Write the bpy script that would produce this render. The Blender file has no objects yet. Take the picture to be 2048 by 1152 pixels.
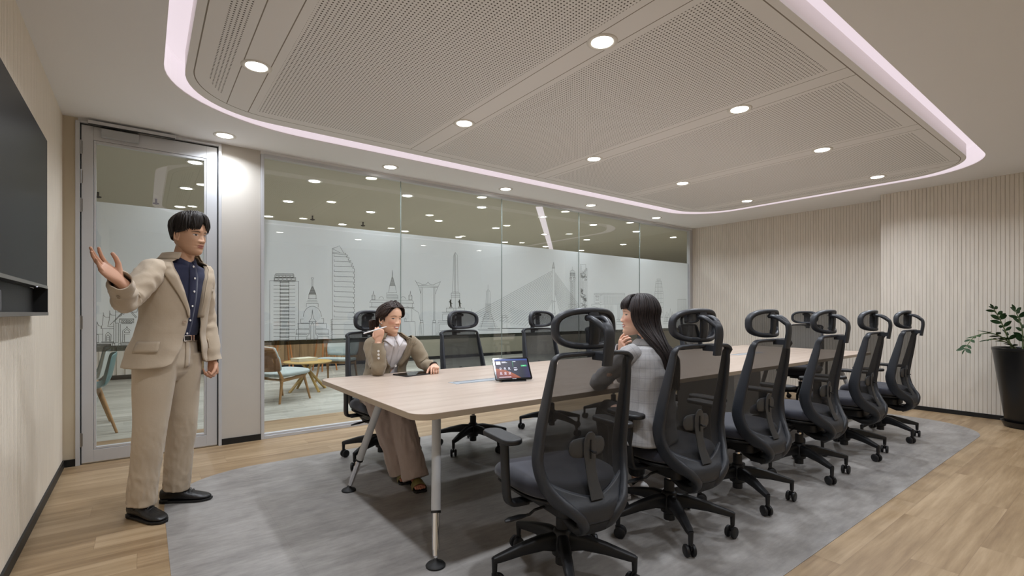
import bpy, bmesh, math, random
import numpy as np
from mathutils import Vector, Matrix, Euler, noise as mnoise
R = math.radians
PI = math.pi
S = bpy.context.scene
COL = S.collection

# ------------------------------------------------------------------ camera, exposure, world
F_PX, YAW, HOR, CAM_H = 973.03, 0.6482, 625.2, 1.2
cam_d = bpy.data.cameras.new('camera')
cam = bpy.data.objects.new('camera', cam_d)
COL.objects.link(cam)
cam_d.sensor_fit = 'HORIZONTAL'
cam_d.sensor_width = 36.0
cam_d.lens = F_PX / 2048 * 36
cam_d.shift_y = (HOR - 576) / 2048
cam_d.clip_start = 0.02
cam.location = (0, 0, CAM_H)
cam.rotation_euler = (PI / 2, 0, -YAW)
S.camera = cam
S.view_settings.view_transform = 'Standard'
S.view_settings.look = 'None'
S.view_settings.gamma = 1
S.view_settings.exposure = 0.0
try:
    S.view_settings.use_curve_mapping = False
except Exception:
    pass
W = bpy.data.worlds.new('world')
S.world = W
W.use_nodes = True
W.node_tree.nodes['Background'].inputs[0].default_value = (1.0, 0.95, 0.88, 1)
W.node_tree.nodes['Background'].inputs[1].default_value = 0.15
S.cycles.transparent_max_bounces = 24
S.cycles.diffuse_bounces = 5
S.cycles.sample_clamp_indirect = 6.0
LAMP_W = 11.0        # watts of one downlight in the meeting room
LAMP_OUT_W = 9.0    # downlights of the lounge beyond the glass

def lamp(name, loc, power, radius=0.055, spread=145, color=(0.93, 0.99, 1.08), parent=None):
    l = bpy.data.lights.new(name, 'AREA')
    l.shape = 'DISK'; l.size = radius * 2; l.energy = power; l.spread = R(spread); l.color = color
    o = bpy.data.objects.new(name, l); COL.objects.link(o); o.location = loc
    if parent: o.parent = parent
    return o

# measured points: a pixel of the photograph on a plane of the room
_s, _c = math.sin(YAW), math.cos(YAW)
def ray(x, y):
    r = (x - 1024) / F_PX; u = -(y - HOR) / F_PX
    return (_s + r * _c, _c - r * _s, u)
def on_y(x, y, Y):
    d = ray(x, y); t = Y / d[1]; return Vector((d[0] * t, Y, CAM_H + d[2] * t))
def on_x(x, y, X):
    d = ray(x, y); t = X / d[0]; return Vector((X, d[1] * t, CAM_H + d[2] * t))
def at_d(x, y, t):
    d = ray(x, y); return Vector((d[0] * t, d[1] * t, CAM_H + d[2] * t))

# ------------------------------------------------------------------ materials
def lin(c):
    return tuple(((v / 255) / 12.92 if v / 255 <= 0.04045 else ((v / 255 + 0.055) / 1.055) ** 2.4) for v in c)
def mat(name, col, rough=0.6, metal=0.0, spec=0.5, sheen=0.0, emis=None, estr=0.0, bump=None, var=None, srgb=True):
    m = bpy.data.materials.new(name); m.use_nodes = True
    nt = m.node_tree; b = nt.nodes['Principled BSDF']
    c = lin(col) if srgb else col
    b.inputs['Base Color'].default_value = (*c, 1)
    b.inputs['Roughness'].default_value = rough
    b.inputs['Metallic'].default_value = metal
    b.inputs['Specular IOR Level'].default_value = spec
    if sheen: b.inputs['Sheen Weight'].default_value = sheen
    if emis:
        b.inputs['Emission Color'].default_value = (*lin(emis), 1)
        b.inputs['Emission Strength'].default_value = estr
    if bump:   # (scale, strength, detail)
        tc = nt.nodes.new('ShaderNodeTexCoord'); n = nt.nodes.new('ShaderNodeTexNoise')
        n.inputs['Scale'].default_value = bump[0]; n.inputs['Detail'].default_value = bump[2]
        bp = nt.nodes.new('ShaderNodeBump'); bp.inputs['Strength'].default_value = bump[1]; bp.inputs['Distance'].default_value = 0.01
        nt.links.new(tc.outputs['Object'], n.inputs['Vector']); nt.links.new(n.outputs['Fac'], bp.inputs['Height'])
        nt.links.new(bp.outputs[0], b.inputs['Normal'])
    if var:    # (scale vec, amount): value variation of the base colour
        tc = nt.nodes.new('ShaderNodeTexCoord'); mp = nt.nodes.new('ShaderNodeMapping'); n = nt.nodes.new('ShaderNodeTexNoise')
        mp.inputs['Scale'].default_value = var[0]; n.inputs['Scale'].default_value = 1; n.inputs['Detail'].default_value = 4
        nt.links.new(tc.outputs['Object'], mp.inputs[0]); nt.links.new(mp.outputs[0], n.inputs['Vector'])
        rp = nt.nodes.new('ShaderNodeValToRGB')
        a = var[1]
        rp.color_ramp.elements[0].position = 0.3; rp.color_ramp.elements[1].position = 0.7
        rp.color_ramp.elements[0].color = (*[v * (1 - a) for v in c], 1); rp.color_ramp.elements[1].color = (*[min(1, v * (1 + a)) for v in c], 1)
        nt.links.new(n.outputs['Fac'], rp.inputs[0]); nt.links.new(rp.outputs[0], b.inputs['Base Color'])
    return m

class NT:
    """small helper to write node maths"""
    def __init__(s, m):
        s.t = m.node_tree; s.b = s.t.nodes['Principled BSDF']
    def n(s, k, **kw):
        x = s.t.nodes.new(k)
        for a, v in kw.items(): setattr(x, a, v)
        return x
    def l(s, a, b): s.t.links.new(a, b)
    def m(s, op, a, b=None, c=None):
        x = s.n('ShaderNodeMath', operation=op)
        for i, v in enumerate((a, b, c)):
            if v is None: continue
            if isinstance(v, (int, float)): x.inputs[i].default_value = v
            else: s.l(v, x.inputs[i])
        return x.outputs[0]
    def mix(s, f, a, b):
        x = s.n('ShaderNodeMix', data_type='RGBA')
        for i, v in ((0, f), (6, a), (7, b)):
            if isinstance(v, (int, float)): x.inputs[i].default_value = v
            elif isinstance(v, tuple): x.inputs[i].default_value = (*v, 1)
            else: s.l(v, x.inputs[i])
        return x.outputs[2]
    def xyz(s):
        tc = s.n('ShaderNodeTexCoord'); sp = s.n('ShaderNodeSeparateXYZ'); s.l(tc.outputs['Object'], sp.inputs[0])
        return tc.outputs['Object'], sp.outputs[0], sp.outputs[1], sp.outputs[2]
    def noise(s, vec, scale, detail=4, sc=None, rough=0.5):
        if sc:
            mp = s.n('ShaderNodeMapping'); mp.inputs['Scale'].default_value = sc; s.l(vec, mp.inputs[0]); vec = mp.outputs[0]
        n = s.n('ShaderNodeTexNoise'); n.inputs['Scale'].default_value = scale; n.inputs['Detail'].default_value = detail
        n.inputs['Roughness'].default_value = rough
        s.l(vec, n.inputs['Vector']); return n.outputs['Fac']
    def ramp(s, f, stops):
        r = s.n('ShaderNodeValToRGB'); cr = r.color_ramp
        while len(cr.elements) < len(stops): cr.elements.new(0.5)
        for e, (p, c) in zip(cr.elements, stops):
            e.position = p; e.color = (*c, 1) if isinstance(c, tuple) else (c, c, c, 1)
        s.l(f, r.inputs[0]); return r.outputs[0]

M = {}
M['ceil'] = mat('ceiling_paint', (235, 235, 235), 0.8, bump=(60, 0.03, 2))
M['white_wall'] = mat('wall_paint', (192, 186, 177), 0.6)
M['cream_wall'] = mat('cream_paint', (196, 184, 162), 0.7)
M['flute'] = mat('fluted_panel', (218, 210, 198), 0.6, var=((30, 30, 3), 0.05))
M['base'] = mat('black_skirting', (14, 14, 15), 0.5)
M['alu'] = mat('brushed_aluminium', (198, 199, 202), 0.42, metal=0.25)
M['alu_dark'] = mat('aluminium_shadow_gap', (60, 62, 64), 0.5, metal=0.4)
M['steel'] = mat('satin_steel', (150, 148, 145), 0.3, metal=1)
M['chrome'] = mat('chrome', (225, 225, 228), 0.06, metal=1)
M['blackp'] = mat('black_plastic', (22, 22, 24), 0.45, bump=(400, 0.05, 1))
M['chairp'] = mat('charcoal_nylon', (42, 45, 51), 0.42, bump=(600, 0.04, 1))
M['chair_dark'] = mat('black_nylon', (19, 19, 21), 0.5)
M['chair_seat'] = mat('navy_charcoal_fabric', (38, 39, 50), 0.8, sheen=0.25, bump=(900, 0.15, 1))
M['rubber'] = mat('black_rubber', (14, 14, 14), 0.6)
M['legwhite'] = mat('white_powder_coat', (205, 208, 212), 0.35)
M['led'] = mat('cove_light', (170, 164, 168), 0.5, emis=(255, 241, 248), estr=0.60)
M['bulb'] = mat('downlight_lens', (255, 250, 240), 0.4, emis=(255, 250, 240), estr=14.0)
M['ring'] = mat('downlight_trim', (225, 222, 215), 0.4)
M['cove'] = mat('cove_paint', (222, 216, 216), 0.8)

def thin_glass(name, tint, refl):
    m = bpy.data.materials.new(name); m.use_nodes = True; nt = m.node_tree; nt.nodes.clear()
    o = nt.nodes.new('ShaderNodeOutputMaterial'); mx = nt.nodes.new('ShaderNodeMixShader')
    t = nt.nodes.new('ShaderNodeBsdfTransparent'); g = nt.nodes.new('ShaderNodeBsdfGlossy'); f = nt.nodes.new('ShaderNodeMath')
    mu = nt.nodes.new('ShaderNodeMath'); mu.operation = 'MULTIPLY'; mu.inputs[1].default_value = refl; mu.use_clamp = True
        # Schlick reflectance, the same from both sides of the sheet
    ge = nt.nodes.new('ShaderNodeNewGeometry'); dt = nt.nodes.new('ShaderNodeVectorMath'); dt.operation = 'DOT_PRODUCT'
    nt.links.new(ge.outputs['Normal'], dt.inputs[0]); nt.links.new(ge.outputs['Incoming'], dt.inputs[1])
    ab = nt.nodes.new('ShaderNodeMath'); ab.operation = 'ABSOLUTE'; nt.links.new(dt.outputs['Value'], ab.inputs[0])
    om = nt.nodes.new('ShaderNodeMath'); om.operation = 'SUBTRACT'; om.inputs[0].default_value = 1; nt.links.new(ab.outputs[0], om.inputs[1])
    pw = nt.nodes.new('ShaderNodeMath'); pw.operation = 'POWER'; pw.inputs[1].default_value = 5; nt.links.new(om.outputs[0], pw.inputs[0])
    f.operation = 'MULTIPLY_ADD'; f.inputs[1].default_value = 0.96; f.inputs[2].default_value = 0.04; nt.links.new(pw.outputs[0], f.inputs[0])
    t.inputs[0].default_value = (*tint, 1); g.inputs[0].default_value = (0.95, 0.97, 0.96, 1); g.inputs['Roughness'].default_value = 0.0
    nt.links.new(f.outputs[0], mu.inputs[0]); nt.links.new(mu.outputs[0], mx.inputs[0])
    nt.links.new(t.outputs[0], mx.inputs[1]); nt.links.new(g.outputs[0], mx.inputs[2]); nt.links.new(mx.outputs[0], o.inputs[0])
    return m
M['glass'] = thin_glass('clear_glass', (0.965, 0.98, 0.972), 1.7)

def film_mat():
    m = bpy.data.materials.new('frosted_film'); m.use_nodes = True; nt = m.node_tree; nt.nodes.clear()
    o = nt.nodes.new('ShaderNodeOutputMaterial'); m1 = nt.nodes.new('ShaderNodeMixShader'); m2 = nt.nodes.new('ShaderNodeMixShader')
    d = nt.nodes.new('ShaderNodeBsdfDiffuse'); t = nt.nodes.new('ShaderNodeBsdfTranslucent'); tr = nt.nodes.new('ShaderNodeBsdfTransparent')
    d.inputs[0].default_value = (0.86, 0.87, 0.88, 1); t.inputs[0].default_value = (0.93, 0.94, 0.95, 1); tr.inputs[0].default_value = (0.9, 0.93, 0.92, 1)
    m1.inputs[0].default_value = 0.5; m2.inputs[0].default_value = 0.1
    nt.links.new(d.outputs[0], m1.inputs[1]); nt.links.new(t.outputs[0], m1.inputs[2])
    nt.links.new(m1.outputs[0], m2.inputs[1]); nt.links.new(tr.outputs[0], m2.inputs[2]); nt.links.new(m2.outputs[0], o.inputs[0])
    return m
M['film'] = film_mat()
M['ink'] = mat('film_print_ink', (84, 89, 88), 0.7)

def mesh_fabric(name, col, dens, scale):
    m = bpy.data.materials.new(name); m.use_nodes = True; k = NT(m); nt = m.node_tree
    b = k.b; b.inputs['Base Color'].default_value = (*lin(col), 1); b.inputs['Roughness'].default_value = 0.7
    vec, x, y, z = k.xyz()
    wx = k.m('SINE', k.m('MULTIPLY', x, scale * 1.1)); wz = k.m('SINE', k.m('MULTIPLY', z, scale))
    h = k.m('MULTIPLY', wx, wz)
    fac = k.m('ADD', k.m('MULTIPLY', k.m('GREATER_THAN', h, 0.0), 0.22), dens)
    tr = nt.nodes.new('ShaderNodeBsdfTransparent'); mx = nt.nodes.new('ShaderNodeMixShader')
    nt.links.new(fac, mx.inputs[0]); nt.links.new(tr.outputs[0], mx.inputs[1]); nt.links.new(b.outputs[0], mx.inputs[2])
    nt.links.new(mx.outputs[0], nt.nodes['Material Output'].inputs[0])
    return m
M['mesh'] = mesh_fabric('black_mesh_fabric', (22, 22, 24), 0.68, 2000)
M['mesh_head'] = mesh_fabric('black_headrest_mesh', (22, 22, 24), 0.66, 2000)

def wood_floor(name, cols, w, l, grain=1.0):
    m = bpy.data.materials.new(name); m.use_nodes = True; k = NT(m); b = k.b
    vec, x, y, z = k.xyz()
    row = k.m('FLOOR', k.m('DIVIDE', y, w))
    rnd = k.n('ShaderNodeTexWhiteNoise', noise_dimensions='1D'); k.l(row, rnd.inputs['W'])
    xs = k.m('ADD', k.m('DIVIDE', x, l), k.m('MULTIPLY', rnd.outputs['Value'], 7.0))
    cell = k.m('FLOOR', xs)
    r2 = k.n('ShaderNodeTexWhiteNoise', noise_dimensions='2D')
    cb = k.n('ShaderNodeCombineXYZ'); k.l(cell, cb.inputs[0]); k.l(row, cb.inputs[1]); k.l(cb.outputs[0], r2.inputs['Vector'])
    off = k.n('ShaderNodeCombineXYZ'); k.l(k.m('MULTIPLY', r2.outputs['Value'], 31.0), off.inputs[0]); k.l(k.m('MULTIPLY', r2.outputs['Value'], 17.0), off.inputs[2])
    va = k.n('ShaderNodeVectorMath', operation='ADD'); k.l(vec, va.inputs[0]); k.l(off.outputs[0], va.inputs[1])
    n1 = k.noise(va.outputs[0], 1.0, 5, (1.3, 16, 1), 0.6)
    n2 = k.noise(va.outputs[0], 1.0, 3, (3.0, 70, 1), 0.7)
    n3 = k.noise(va.outputs[0], 1.0, 2, (2.2, 5, 1))
    knot = k.ramp(n3, [(0.70, 0.0), (0.80, 1.0)])
    f = k.m('ADD', k.m('MULTIPLY', n1, 0.75), k.m('MULTIPLY', n2, 0.25))
    f = k.m('ADD', f, k.m('MULTIPLY', k.m('SUBTRACT', r2.outputs['Value'], 0.5), 0.16))
    c = k.ramp(f, [(0.30, cols[0]), (0.48, cols[1]), (0.66, cols[2])])
    c = k.mix(k.m('MULTIPLY', knot, 0.45 * grain), c, cols[3])
    ey = k.m('PINGPONG', y, w / 2); ex = k.m('PINGPONG', k.m('MULTIPLY', xs, l), l / 2)
    e = k.m('MINIMUM', ey, ex)
    seam = k.m('MULTIPLY', k.m('LESS_THAN', e, 0.0012), 0.35)
    c = k.mix(seam, c, cols[3])
    k.l(c, b.inputs['Base Color']); b.inputs['Roughness'].default_value = 0.42; b.inputs['Specular IOR Level'].default_value = 0.4
    return m
M['wood_floor'] = wood_floor('oak_plank_floor', [lin((128, 104, 76)), lin((150, 126, 95)), lin((170, 146, 115)), lin((92, 68, 48))], 0.18, 1.22)
def cloudy(name, cols, sc, extra=None, rough=0.45):
    m = bpy.data.materials.new(name); m.use_nodes = True; k = NT(m)
    vec, x, y, z = k.xyz()
    n1 = k.noise(vec, 1.0, 6, sc, 0.62); n2 = k.noise(vec, 1.0, 3, (sc[0] * 5, sc[1] * 9, 1), 0.6)
    n3 = k.noise(vec, 1.0, 5, (9, 16, 1), 0.7)
    f = k.m('ADD', k.m('ADD', k.m('MULTIPLY', n1, 0.5), k.m('MULTIPLY', n2, 0.22)), k.m('MULTIPLY', n3, 0.28))
    c = k.ramp(f, [(0.33, cols[0]), (0.5, cols[1]), (0.67, cols[2])])
    e = k.m('MINIMUM', k.m('PINGPONG', x, 0.30), k.m('PINGPONG', y, 0.30))
    c = k.mix(k.m('MULTIPLY', k.m('LESS_THAN', e, 0.0012), 0.12), c, (0.05, 0.05, 0.05))
    k.l(c, k.b.inputs['Base Color']); k.b.inputs['Roughness'].default_value = rough; k.b.inputs['Specular IOR Level'].default_value = 0.35
    return m
M['vinyl'] = cloudy('grey_concrete_vinyl', [lin((112, 108, 106)), lin((141, 137, 133)), lin((164, 160, 156))], (1.6, 4.5, 1))
M['vinyl_out'] = wood_floor('pale_grey_plank_floor', [lin((130, 128, 118)), lin((165, 163, 152)), lin((186, 184, 174)), lin((105, 102, 94))], 0.18, 1.22, 0.3)

def table_wood():
    m = bpy.data.materials.new('pale_ash_laminate'); m.use_nodes = True; k = NT(m)
    vec, x, y, z = k.xyz()
    n1 = k.noise(vec, 1.0, 4, (1.6, 22, 1), 0.6); n2 = k.noise(vec, 1.0, 3, (5, 110, 1), 0.7)
    f = k.m('ADD', k.m('MULTIPLY', n1, 0.75), k.m('MULTIPLY', n2, 0.25))
    c = k.ramp(f, [(0.28, lin((164, 144, 128))), (0.5, lin((186, 168, 153))), (0.72, lin((197, 182, 168)))])
    e = k.m('LESS_THAN', k.m('ABSOLUTE', k.m('SUBTRACT', k.m('MODULO', k.m('SUBTRACT', x, 0.97), 1.457), 0.0)), 0.0015)
    c = k.mix(k.m('MULTIPLY', e, 0.4), c, (0.15, 0.11, 0.08))
    k.l(c, k.b.inputs['Base Color']); k.b.inputs['Roughness'].default_value = 0.32; k.b.inputs['Specular IOR Level'].default_value = 0.45
    return m
M['table'] = table_wood()

LX = [0.56 + 1.508 * i for i in range(5)]       # columns of downlights
def perforated():
    m = bpy.data.materials.new('perforated_ceiling_board'); m.use_nodes = True; k = NT(m)
    vec, x, y, z = k.xyz()
    P = 0.021
    u = k.m('SUBTRACT', k.m('FRACT', k.m('DIVIDE', x, P)), 0.5); v = k.m('SUBTRACT', k.m('FRACT', k.m('DIVIDE', y, P)), 0.5)
    rr = k.m('ADD', k.m('MULTIPLY', u, u), k.m('MULTIPLY', v, v))
    dot = k.m('LESS_THAN', rr, 0.23 ** 2)
    # distance to the nearest flat strip that carries the downlights
    q = k.m('SUBTRACT', x, LX[0] - 1.508 / 2)
    xm = k.m('ABSOLUTE', k.m('SUBTRACT', k.m('FLOORED_MODULO', q, 1.508), 1.508 / 2))
    strip = k.m('GREATER_THAN', xm, 0.125)
    line = k.m('LESS_THAN', k.m('ABSOLUTE', k.m('SUBTRACT', xm, 0.075)), 0.003)
    # margin at the edge of the island
    dx = k.m('SUBTRACT', 3.385, k.m('ABSOLUTE', k.m('SUBTRACT', x, 3.595)))
    dy = k.m('SUBTRACT', 1.57, k.m('ABSOLUTE', k.m('SUBTRACT', y, 2.68)))
    # rounded corner distance
    ax = k.m('MAXIMUM', k.m('SUBTRACT', 0.6, dx), 0.0); ay = k.m('MAXIMUM', k.m('SUBTRACT', 0.6, dy), 0.0)
    dd = k.m('SUBTRACT', 0.6, k.m('SQRT', k.m('ADD', k.m('MULTIPLY', ax, ax), k.m('MULTIPLY', ay, ay))))
    inn = k.m('GREATER_THAN', dd, 0.13)
    rim = k.m('LESS_THAN', k.m('ABSOLUTE', k.m('SUBTRACT', dd, 0.045)), 0.0035)
    line = k.m('MULTIPLY', line, k.m('GREATER_THAN', dd, 0.045))
    d = k.m('MULTIPLY', k.m('MULTIPLY', dot, strip), inn)
    ln = k.m('MAXIMUM', line, rim)
    base = lin((232, 231, 229)); dark = lin((80, 75, 68)); ldark = lin((135, 127, 116))
    c = k.mix(d, base, dark); c = k.mix(ln, c, ldark)
    k.l(c, k.b.inputs['Base Color']); k.b.inputs['Roughness'].default_value = 0.7
    return m
M['perf'] = perforated()

# ------------------------------------------------------------------ geometry helpers
class MB:
    def __init__(s): s.v = []; s.f = []; s.mi = []
    def add(s, verts, faces, mi=0, mtx=None):
        o = len(s.v)
        for p in verts:
            p = Vector(p)
            s.v.append(tuple(mtx @ p) if mtx else tuple(p))
        for f in faces: s.f.append(tuple(i + o for i in f)); s.mi.append(mi)
    def box(s, x0, x1, y0, y1, z0, z1, mi=0, mtx=None):
        v = [(x0, y0, z0), (x1, y0, z0), (x1, y1, z0), (x0, y1, z0), (x0, y0, z1), (x1, y0, z1), (x1, y1, z1), (x0, y1, z1)]
        s.add(v, [(0, 3, 2, 1), (4, 5, 6, 7), (0, 1, 5, 4), (1, 2, 6, 5), (2, 3, 7, 6), (3, 0, 4, 7)], mi, mtx)
    def prism(s, pts, z0, z1, mi=0, mtx=None, axis='z'):
        n = len(pts)
        def P(p, z):
            if axis == 'z': return (p[0], p[1], z)
            if axis == 'y': return (p[0], z, p[1])
            return (z, p[0], p[1])
        v = [P(p, z0) for p in pts] + [P(p, z1) for p in pts]
        f = [tuple(range(n))[::-1], tuple(range(n, 2 * n))] + [(i, (i + 1) % n, n + (i + 1) % n, n + i) for i in range(n)]
        s.add(v, f, mi, mtx)
    def rings(s, rings, closed=True, cap=True, mi=0, mtx=None, loop=False):
        n = len(rings[0]); v = [p for r in rings for p in r]; f = []
        m = len(rings)
        for i in range(m if loop else m - 1):
            a = i * n; b = ((i + 1) % m) * n
            for j in range(n if closed else n - 1):
                k = (j + 1) % n
                f.append((a + j, a + k, b + k, b + j))
        if cap and closed and not loop:
            f.append(tuple(range(n))[::-1]); f.append(tuple(range((m - 1) * n, m * n)))
        s.add(v, f, mi, mtx)
    def tube(s, path, rad, n=12, mi=0, mtx=None, flat=None, cap=True, up=None, loop=False, power=2.0):
        """sweep; rad float/list; flat = (a,b) half sizes list or tuple in side/up frame"""
        P = [Vector(p) for p in path]; m = len(P); rs = []
        ref = Vector(up) if up else None
        prev = None
        for i, p in enumerate(P):
            if loop: t = (P[(i + 1) % m] - P[i - 1])
            else: t = (P[min(i + 1, m - 1)] - P[max(i - 1, 0)])
            t.normalize()
            if ref is not None:
                a = ref.cross(t)
                if a.length < 1e-4: a = t.orthogonal()
                a.normalize(); b = t.cross(a)
            else:
                if prev is None: a = t.orthogonal().normalized()
                else:
                    a = prev - t * prev.dot(t); a.normalize()
                prev = a; b = t.cross(a)
            if flat is not None:
                ra, rb = flat[i] if isinstance(flat, list) else flat
            else:
                ra = rb = rad[i] if isinstance(rad, (list, tuple)) else rad
            ring = []
            for j in range(n):
                w = 2 * PI * (j + 0.5) / n; cw, sw = math.cos(w), math.sin(w)
                if power != 2.0:
                    cw = math.copysign(abs(cw) ** (2 / power), cw); sw = math.copysign(abs(sw) ** (2 / power), sw)
                ring.append(p + a * (ra * cw) + b * (rb * sw))
            rs.append(ring)
        s.rings(rs, True, cap, mi, mtx, loop)
    def lathe(s, prof, n=24, mi=0, mtx=None, cap=True):
        rs = [[(r * math.cos(2 * PI * j / n), r * math.sin(2 * PI * j / n), z) for j in range(n)] for r, z in prof]
        s.rings(rs, True, cap, mi, mtx)
    def ball(s, c, r, n=12, m=8, mi=0, mtx=None):
        if isinstance(r, (int, float)): r = (r, r, r)
        rs = []
        for i in range(m + 1):
            ph = -PI / 2 + PI * (i + 0.02) / (m + 0.04)
            rs.append([(c[0] + r[0] * math.cos(ph) * math.cos(2 * PI * j / n), c[1] + r[1] * math.cos(ph) * math.sin(2 * PI * j / n), c[2] + r[2] * math.sin(ph)) for j in range(n)])
        s.rings(rs, True, True, mi, mtx)
    def build(s, name, mats, parent=None, smooth=True, bevel=0, seg=2, subsurf=0, solid=0, angle=40, loc=None, offset=-1):
        me = bpy.data.meshes.new(name); me.from_pydata(s.v, [], s.f); me.update()
        o = bpy.data.objects.new(name, me); COL.objects.link(o)
        if not isinstance(mats, (list, tuple)): mats = [mats]
        for m_ in mats: me.materials.append(m_)
        if len(mats) > 1: me.polygons.foreach_set('material_index', s.mi)
        bm = bmesh.new(); bm.from_mesh(me); bmesh.ops.recalc_face_normals(bm, faces=bm.faces); bm.to_mesh(me); bm.free()
        if parent: o.parent = parent
        if loc: o.location = loc
        if solid:
            md = o.modifiers.new('solid', 'SOLIDIFY'); md.thickness = solid; md.offset = offset
        if bevel:
            md = o.modifiers.new('bevel', 'BEVEL'); md.width = bevel; md.segments = seg; md.limit_method = 'ANGLE'; md.angle_limit = R(35)
            md.harden_normals = False
        if subsurf:
            md = o.modifiers.new('sub', 'SUBSURF'); md.levels = subsurf; md.render_levels = subsurf
        if smooth:
            if subsurf or angle >= 180: me.shade_smooth()
            else:
                me.shade_smooth()
                try: me.set_sharp_from_angle(angle=R(angle))
                except Exception: pass
        return o

def empty(name, loc=(0, 0, 0), rz=0, rot=None):
    o = bpy.data.objects.new(name, None); COL.objects.link(o); o.location = loc
    o.rotation_euler = rot if rot else (0, 0, rz); o.empty_display_size = 0.1
    return o
def tag(o, label=None, cat=None, group=None, kind=None):
    if label: o['label'] = label
    if cat: o['category'] = cat
    if group: o['group'] = group
    if kind: o['kind'] = kind
    return o
def struct(o, label=None):
    o['kind'] = 'structure'
    if label: o['label'] = label
    return o
def copy_tree(o, parent=None):
    c = o.copy(); COL.objects.link(c)
    if parent: c.parent = parent
    for ch in list(o.children): copy_tree(ch, c)
    return c
def rrect(x0, x1, y0, y1, r, n=10):
    pts = []
    for cx, cy, a0 in ((x1 - r, y1 - r, 0), (x0 + r, y1 - r, 90), (x0 + r, y0 + r, 180), (x1 - r, y0 + r, 270)):
        for i in range(n + 1):
            a = R(a0 + 90 * i / n); pts.append((cx + r * math.cos(a), cy + r * math.sin(a)))
    return pts
def catmull(P, n=6, closed=False):
    P = [Vector(p) for p in P]; out = []; m = len(P)
    for i in range(m if closed else m - 1):
        if closed: a, b, c, d = P[i - 1], P[i], P[(i + 1) % m], P[(i + 2) % m]
        else: a, b, c, d = P[max(i - 1, 0)], P[i], P[i + 1], P[min(i + 2, m - 1)]
        for j in range(n):
            t = j / n
            out.append(0.5 * ((2 * b) + (c - a) * t + (2 * a - 5 * b + 4 * c - d) * t * t + (3 * b - a - 3 * c + d) * t ** 3))
    if not closed: out.append(P[-1])
    return out
def interp(t, pts):
    """piecewise smooth scalar table"""
    if t <= pts[0][0]: return pts[0][1]
    for (a, va), (b, vb) in zip(pts, pts[1:]):
        if t <= b:
            u = (t - a) / (b - a); u = u * u * (3 - 2 * u) if False else u
            return va + (vb - va) * u
    return pts[-1][1]
# ------------------------------------------------------------------ the room
XL, XR, XR2, YG, YB, HC = -0.5, 8.0, 7.64, 5.10, -1.3, 2.73
mb = MB(); mb.box(-1.6, 9.6, YB - 0.1, 5.93, -0.1, 0.0)
struct(mb.build('floor', M['wood_floor'], smooth=False))
mb = MB(); mb.prism(rrect(0.10, 7.04, 1.02, 4.27, 0.62, 14), -0.02, 0.002)
struct(mb.build('floor_inlay', M['vinyl'], smooth=False), 'grey concrete-look vinyl with rounded corners laid into the oak floor')

# plain ceiling with the rounded opening of the light cove
def ring_between(outer, x0, x1, y0, y1):
    cx, cy = (x0 + x1) / 2, (y0 + y1) / 2; res = []
    for p in outer:
        dx, dy = p[0] - 3.57, p[1] - 2.7
        t = min(((x1 - 3.57) / dx if dx > 0 else (x0 - 3.57) / dx) if abs(dx) > 1e-6 else 1e9, ((y1 - 2.7) / dy if dy > 0 else (y0 - 2.7) / dy) if abs(dy) > 1e-6 else 1e9)
        res.append((3.57 + dx * t, 2.7 + dy * t))
    return res
def corner_curve():
    # the cove opening: wide soft corners at the glass side, tighter ones at the near side
    pts = []
    def arc(cx, cy, rx, ry, a0, n=16):
        for i in range(n + 1):
            a = R(a0 + 90 * i / n); pts.append((cx + rx * math.cos(a), cy + ry * math.sin(a)))
    arc(7.10 - 0.75, 4.50 - 0.75, 0.75, 0.75, 0)
    arc(0.10 + 1.05, 4.50 - 0.82, 1.05, 0.82, 90)
    arc(0.10 + 0.7, 0.98 + 0.7, 0.7, 0.7, 180)
    arc(7.10 - 0.7, 0.98 + 0.7, 0.7, 0.7, 270)
    return pts
cov = corner_curve()
# densify straight runs so that quads stay tidy
def dens(pts, step=0.25):
    out = []
    for a, b in zip(pts, pts[1:] + pts[:1]):
        L = math.hypot(b[0] - a[0], b[1] - a[1]); n = max(1, int(L / step))
        for i in range(n): out.append((a[0] + (b[0] - a[0]) * i / n, a[1] + (b[1] - a[1]) * i / n))
    return out
cov = dens(cov)
out = ring_between(cov, -1.6, 9.6, YB - 0.1, 5.2)
# exact rectangle corners are added as extra triangles
mb = MB(); n = len(cov)
top = [(x, y, HC + 0.22) for x, y in cov]
mb.rings([[(x, y, HC) for x, y in out], [(x, y, HC) for x, y in cov]], True, False)
for cx_, cy_ in ((-1.6, YB - 0.1), (9.6, YB - 0.1), (9.6, 5.2), (-1.6, 5.2)):
    i = min(range(n), key=lambda i: math.hypot(out[i][0] - cx_, out[i][1] - cy_))
    near = sorted(range(n), key=lambda i: math.hypot(out[i][0] - cx_, out[i][1] - cy_))[:8]
    a = [j for j in near if abs(out[j][0] - cx_) < 1e-6]; b = [j for j in near if abs(out[j][1] - cy_) < 1e-6]
    if a and b:
        mb.add([(*out[a[0]], HC), (cx_, cy_, HC), (*out[b[0]], HC)], [(0, 1, 2)])
o = mb.build('ceiling', M['ceil'], smooth=False); struct(o)
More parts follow.
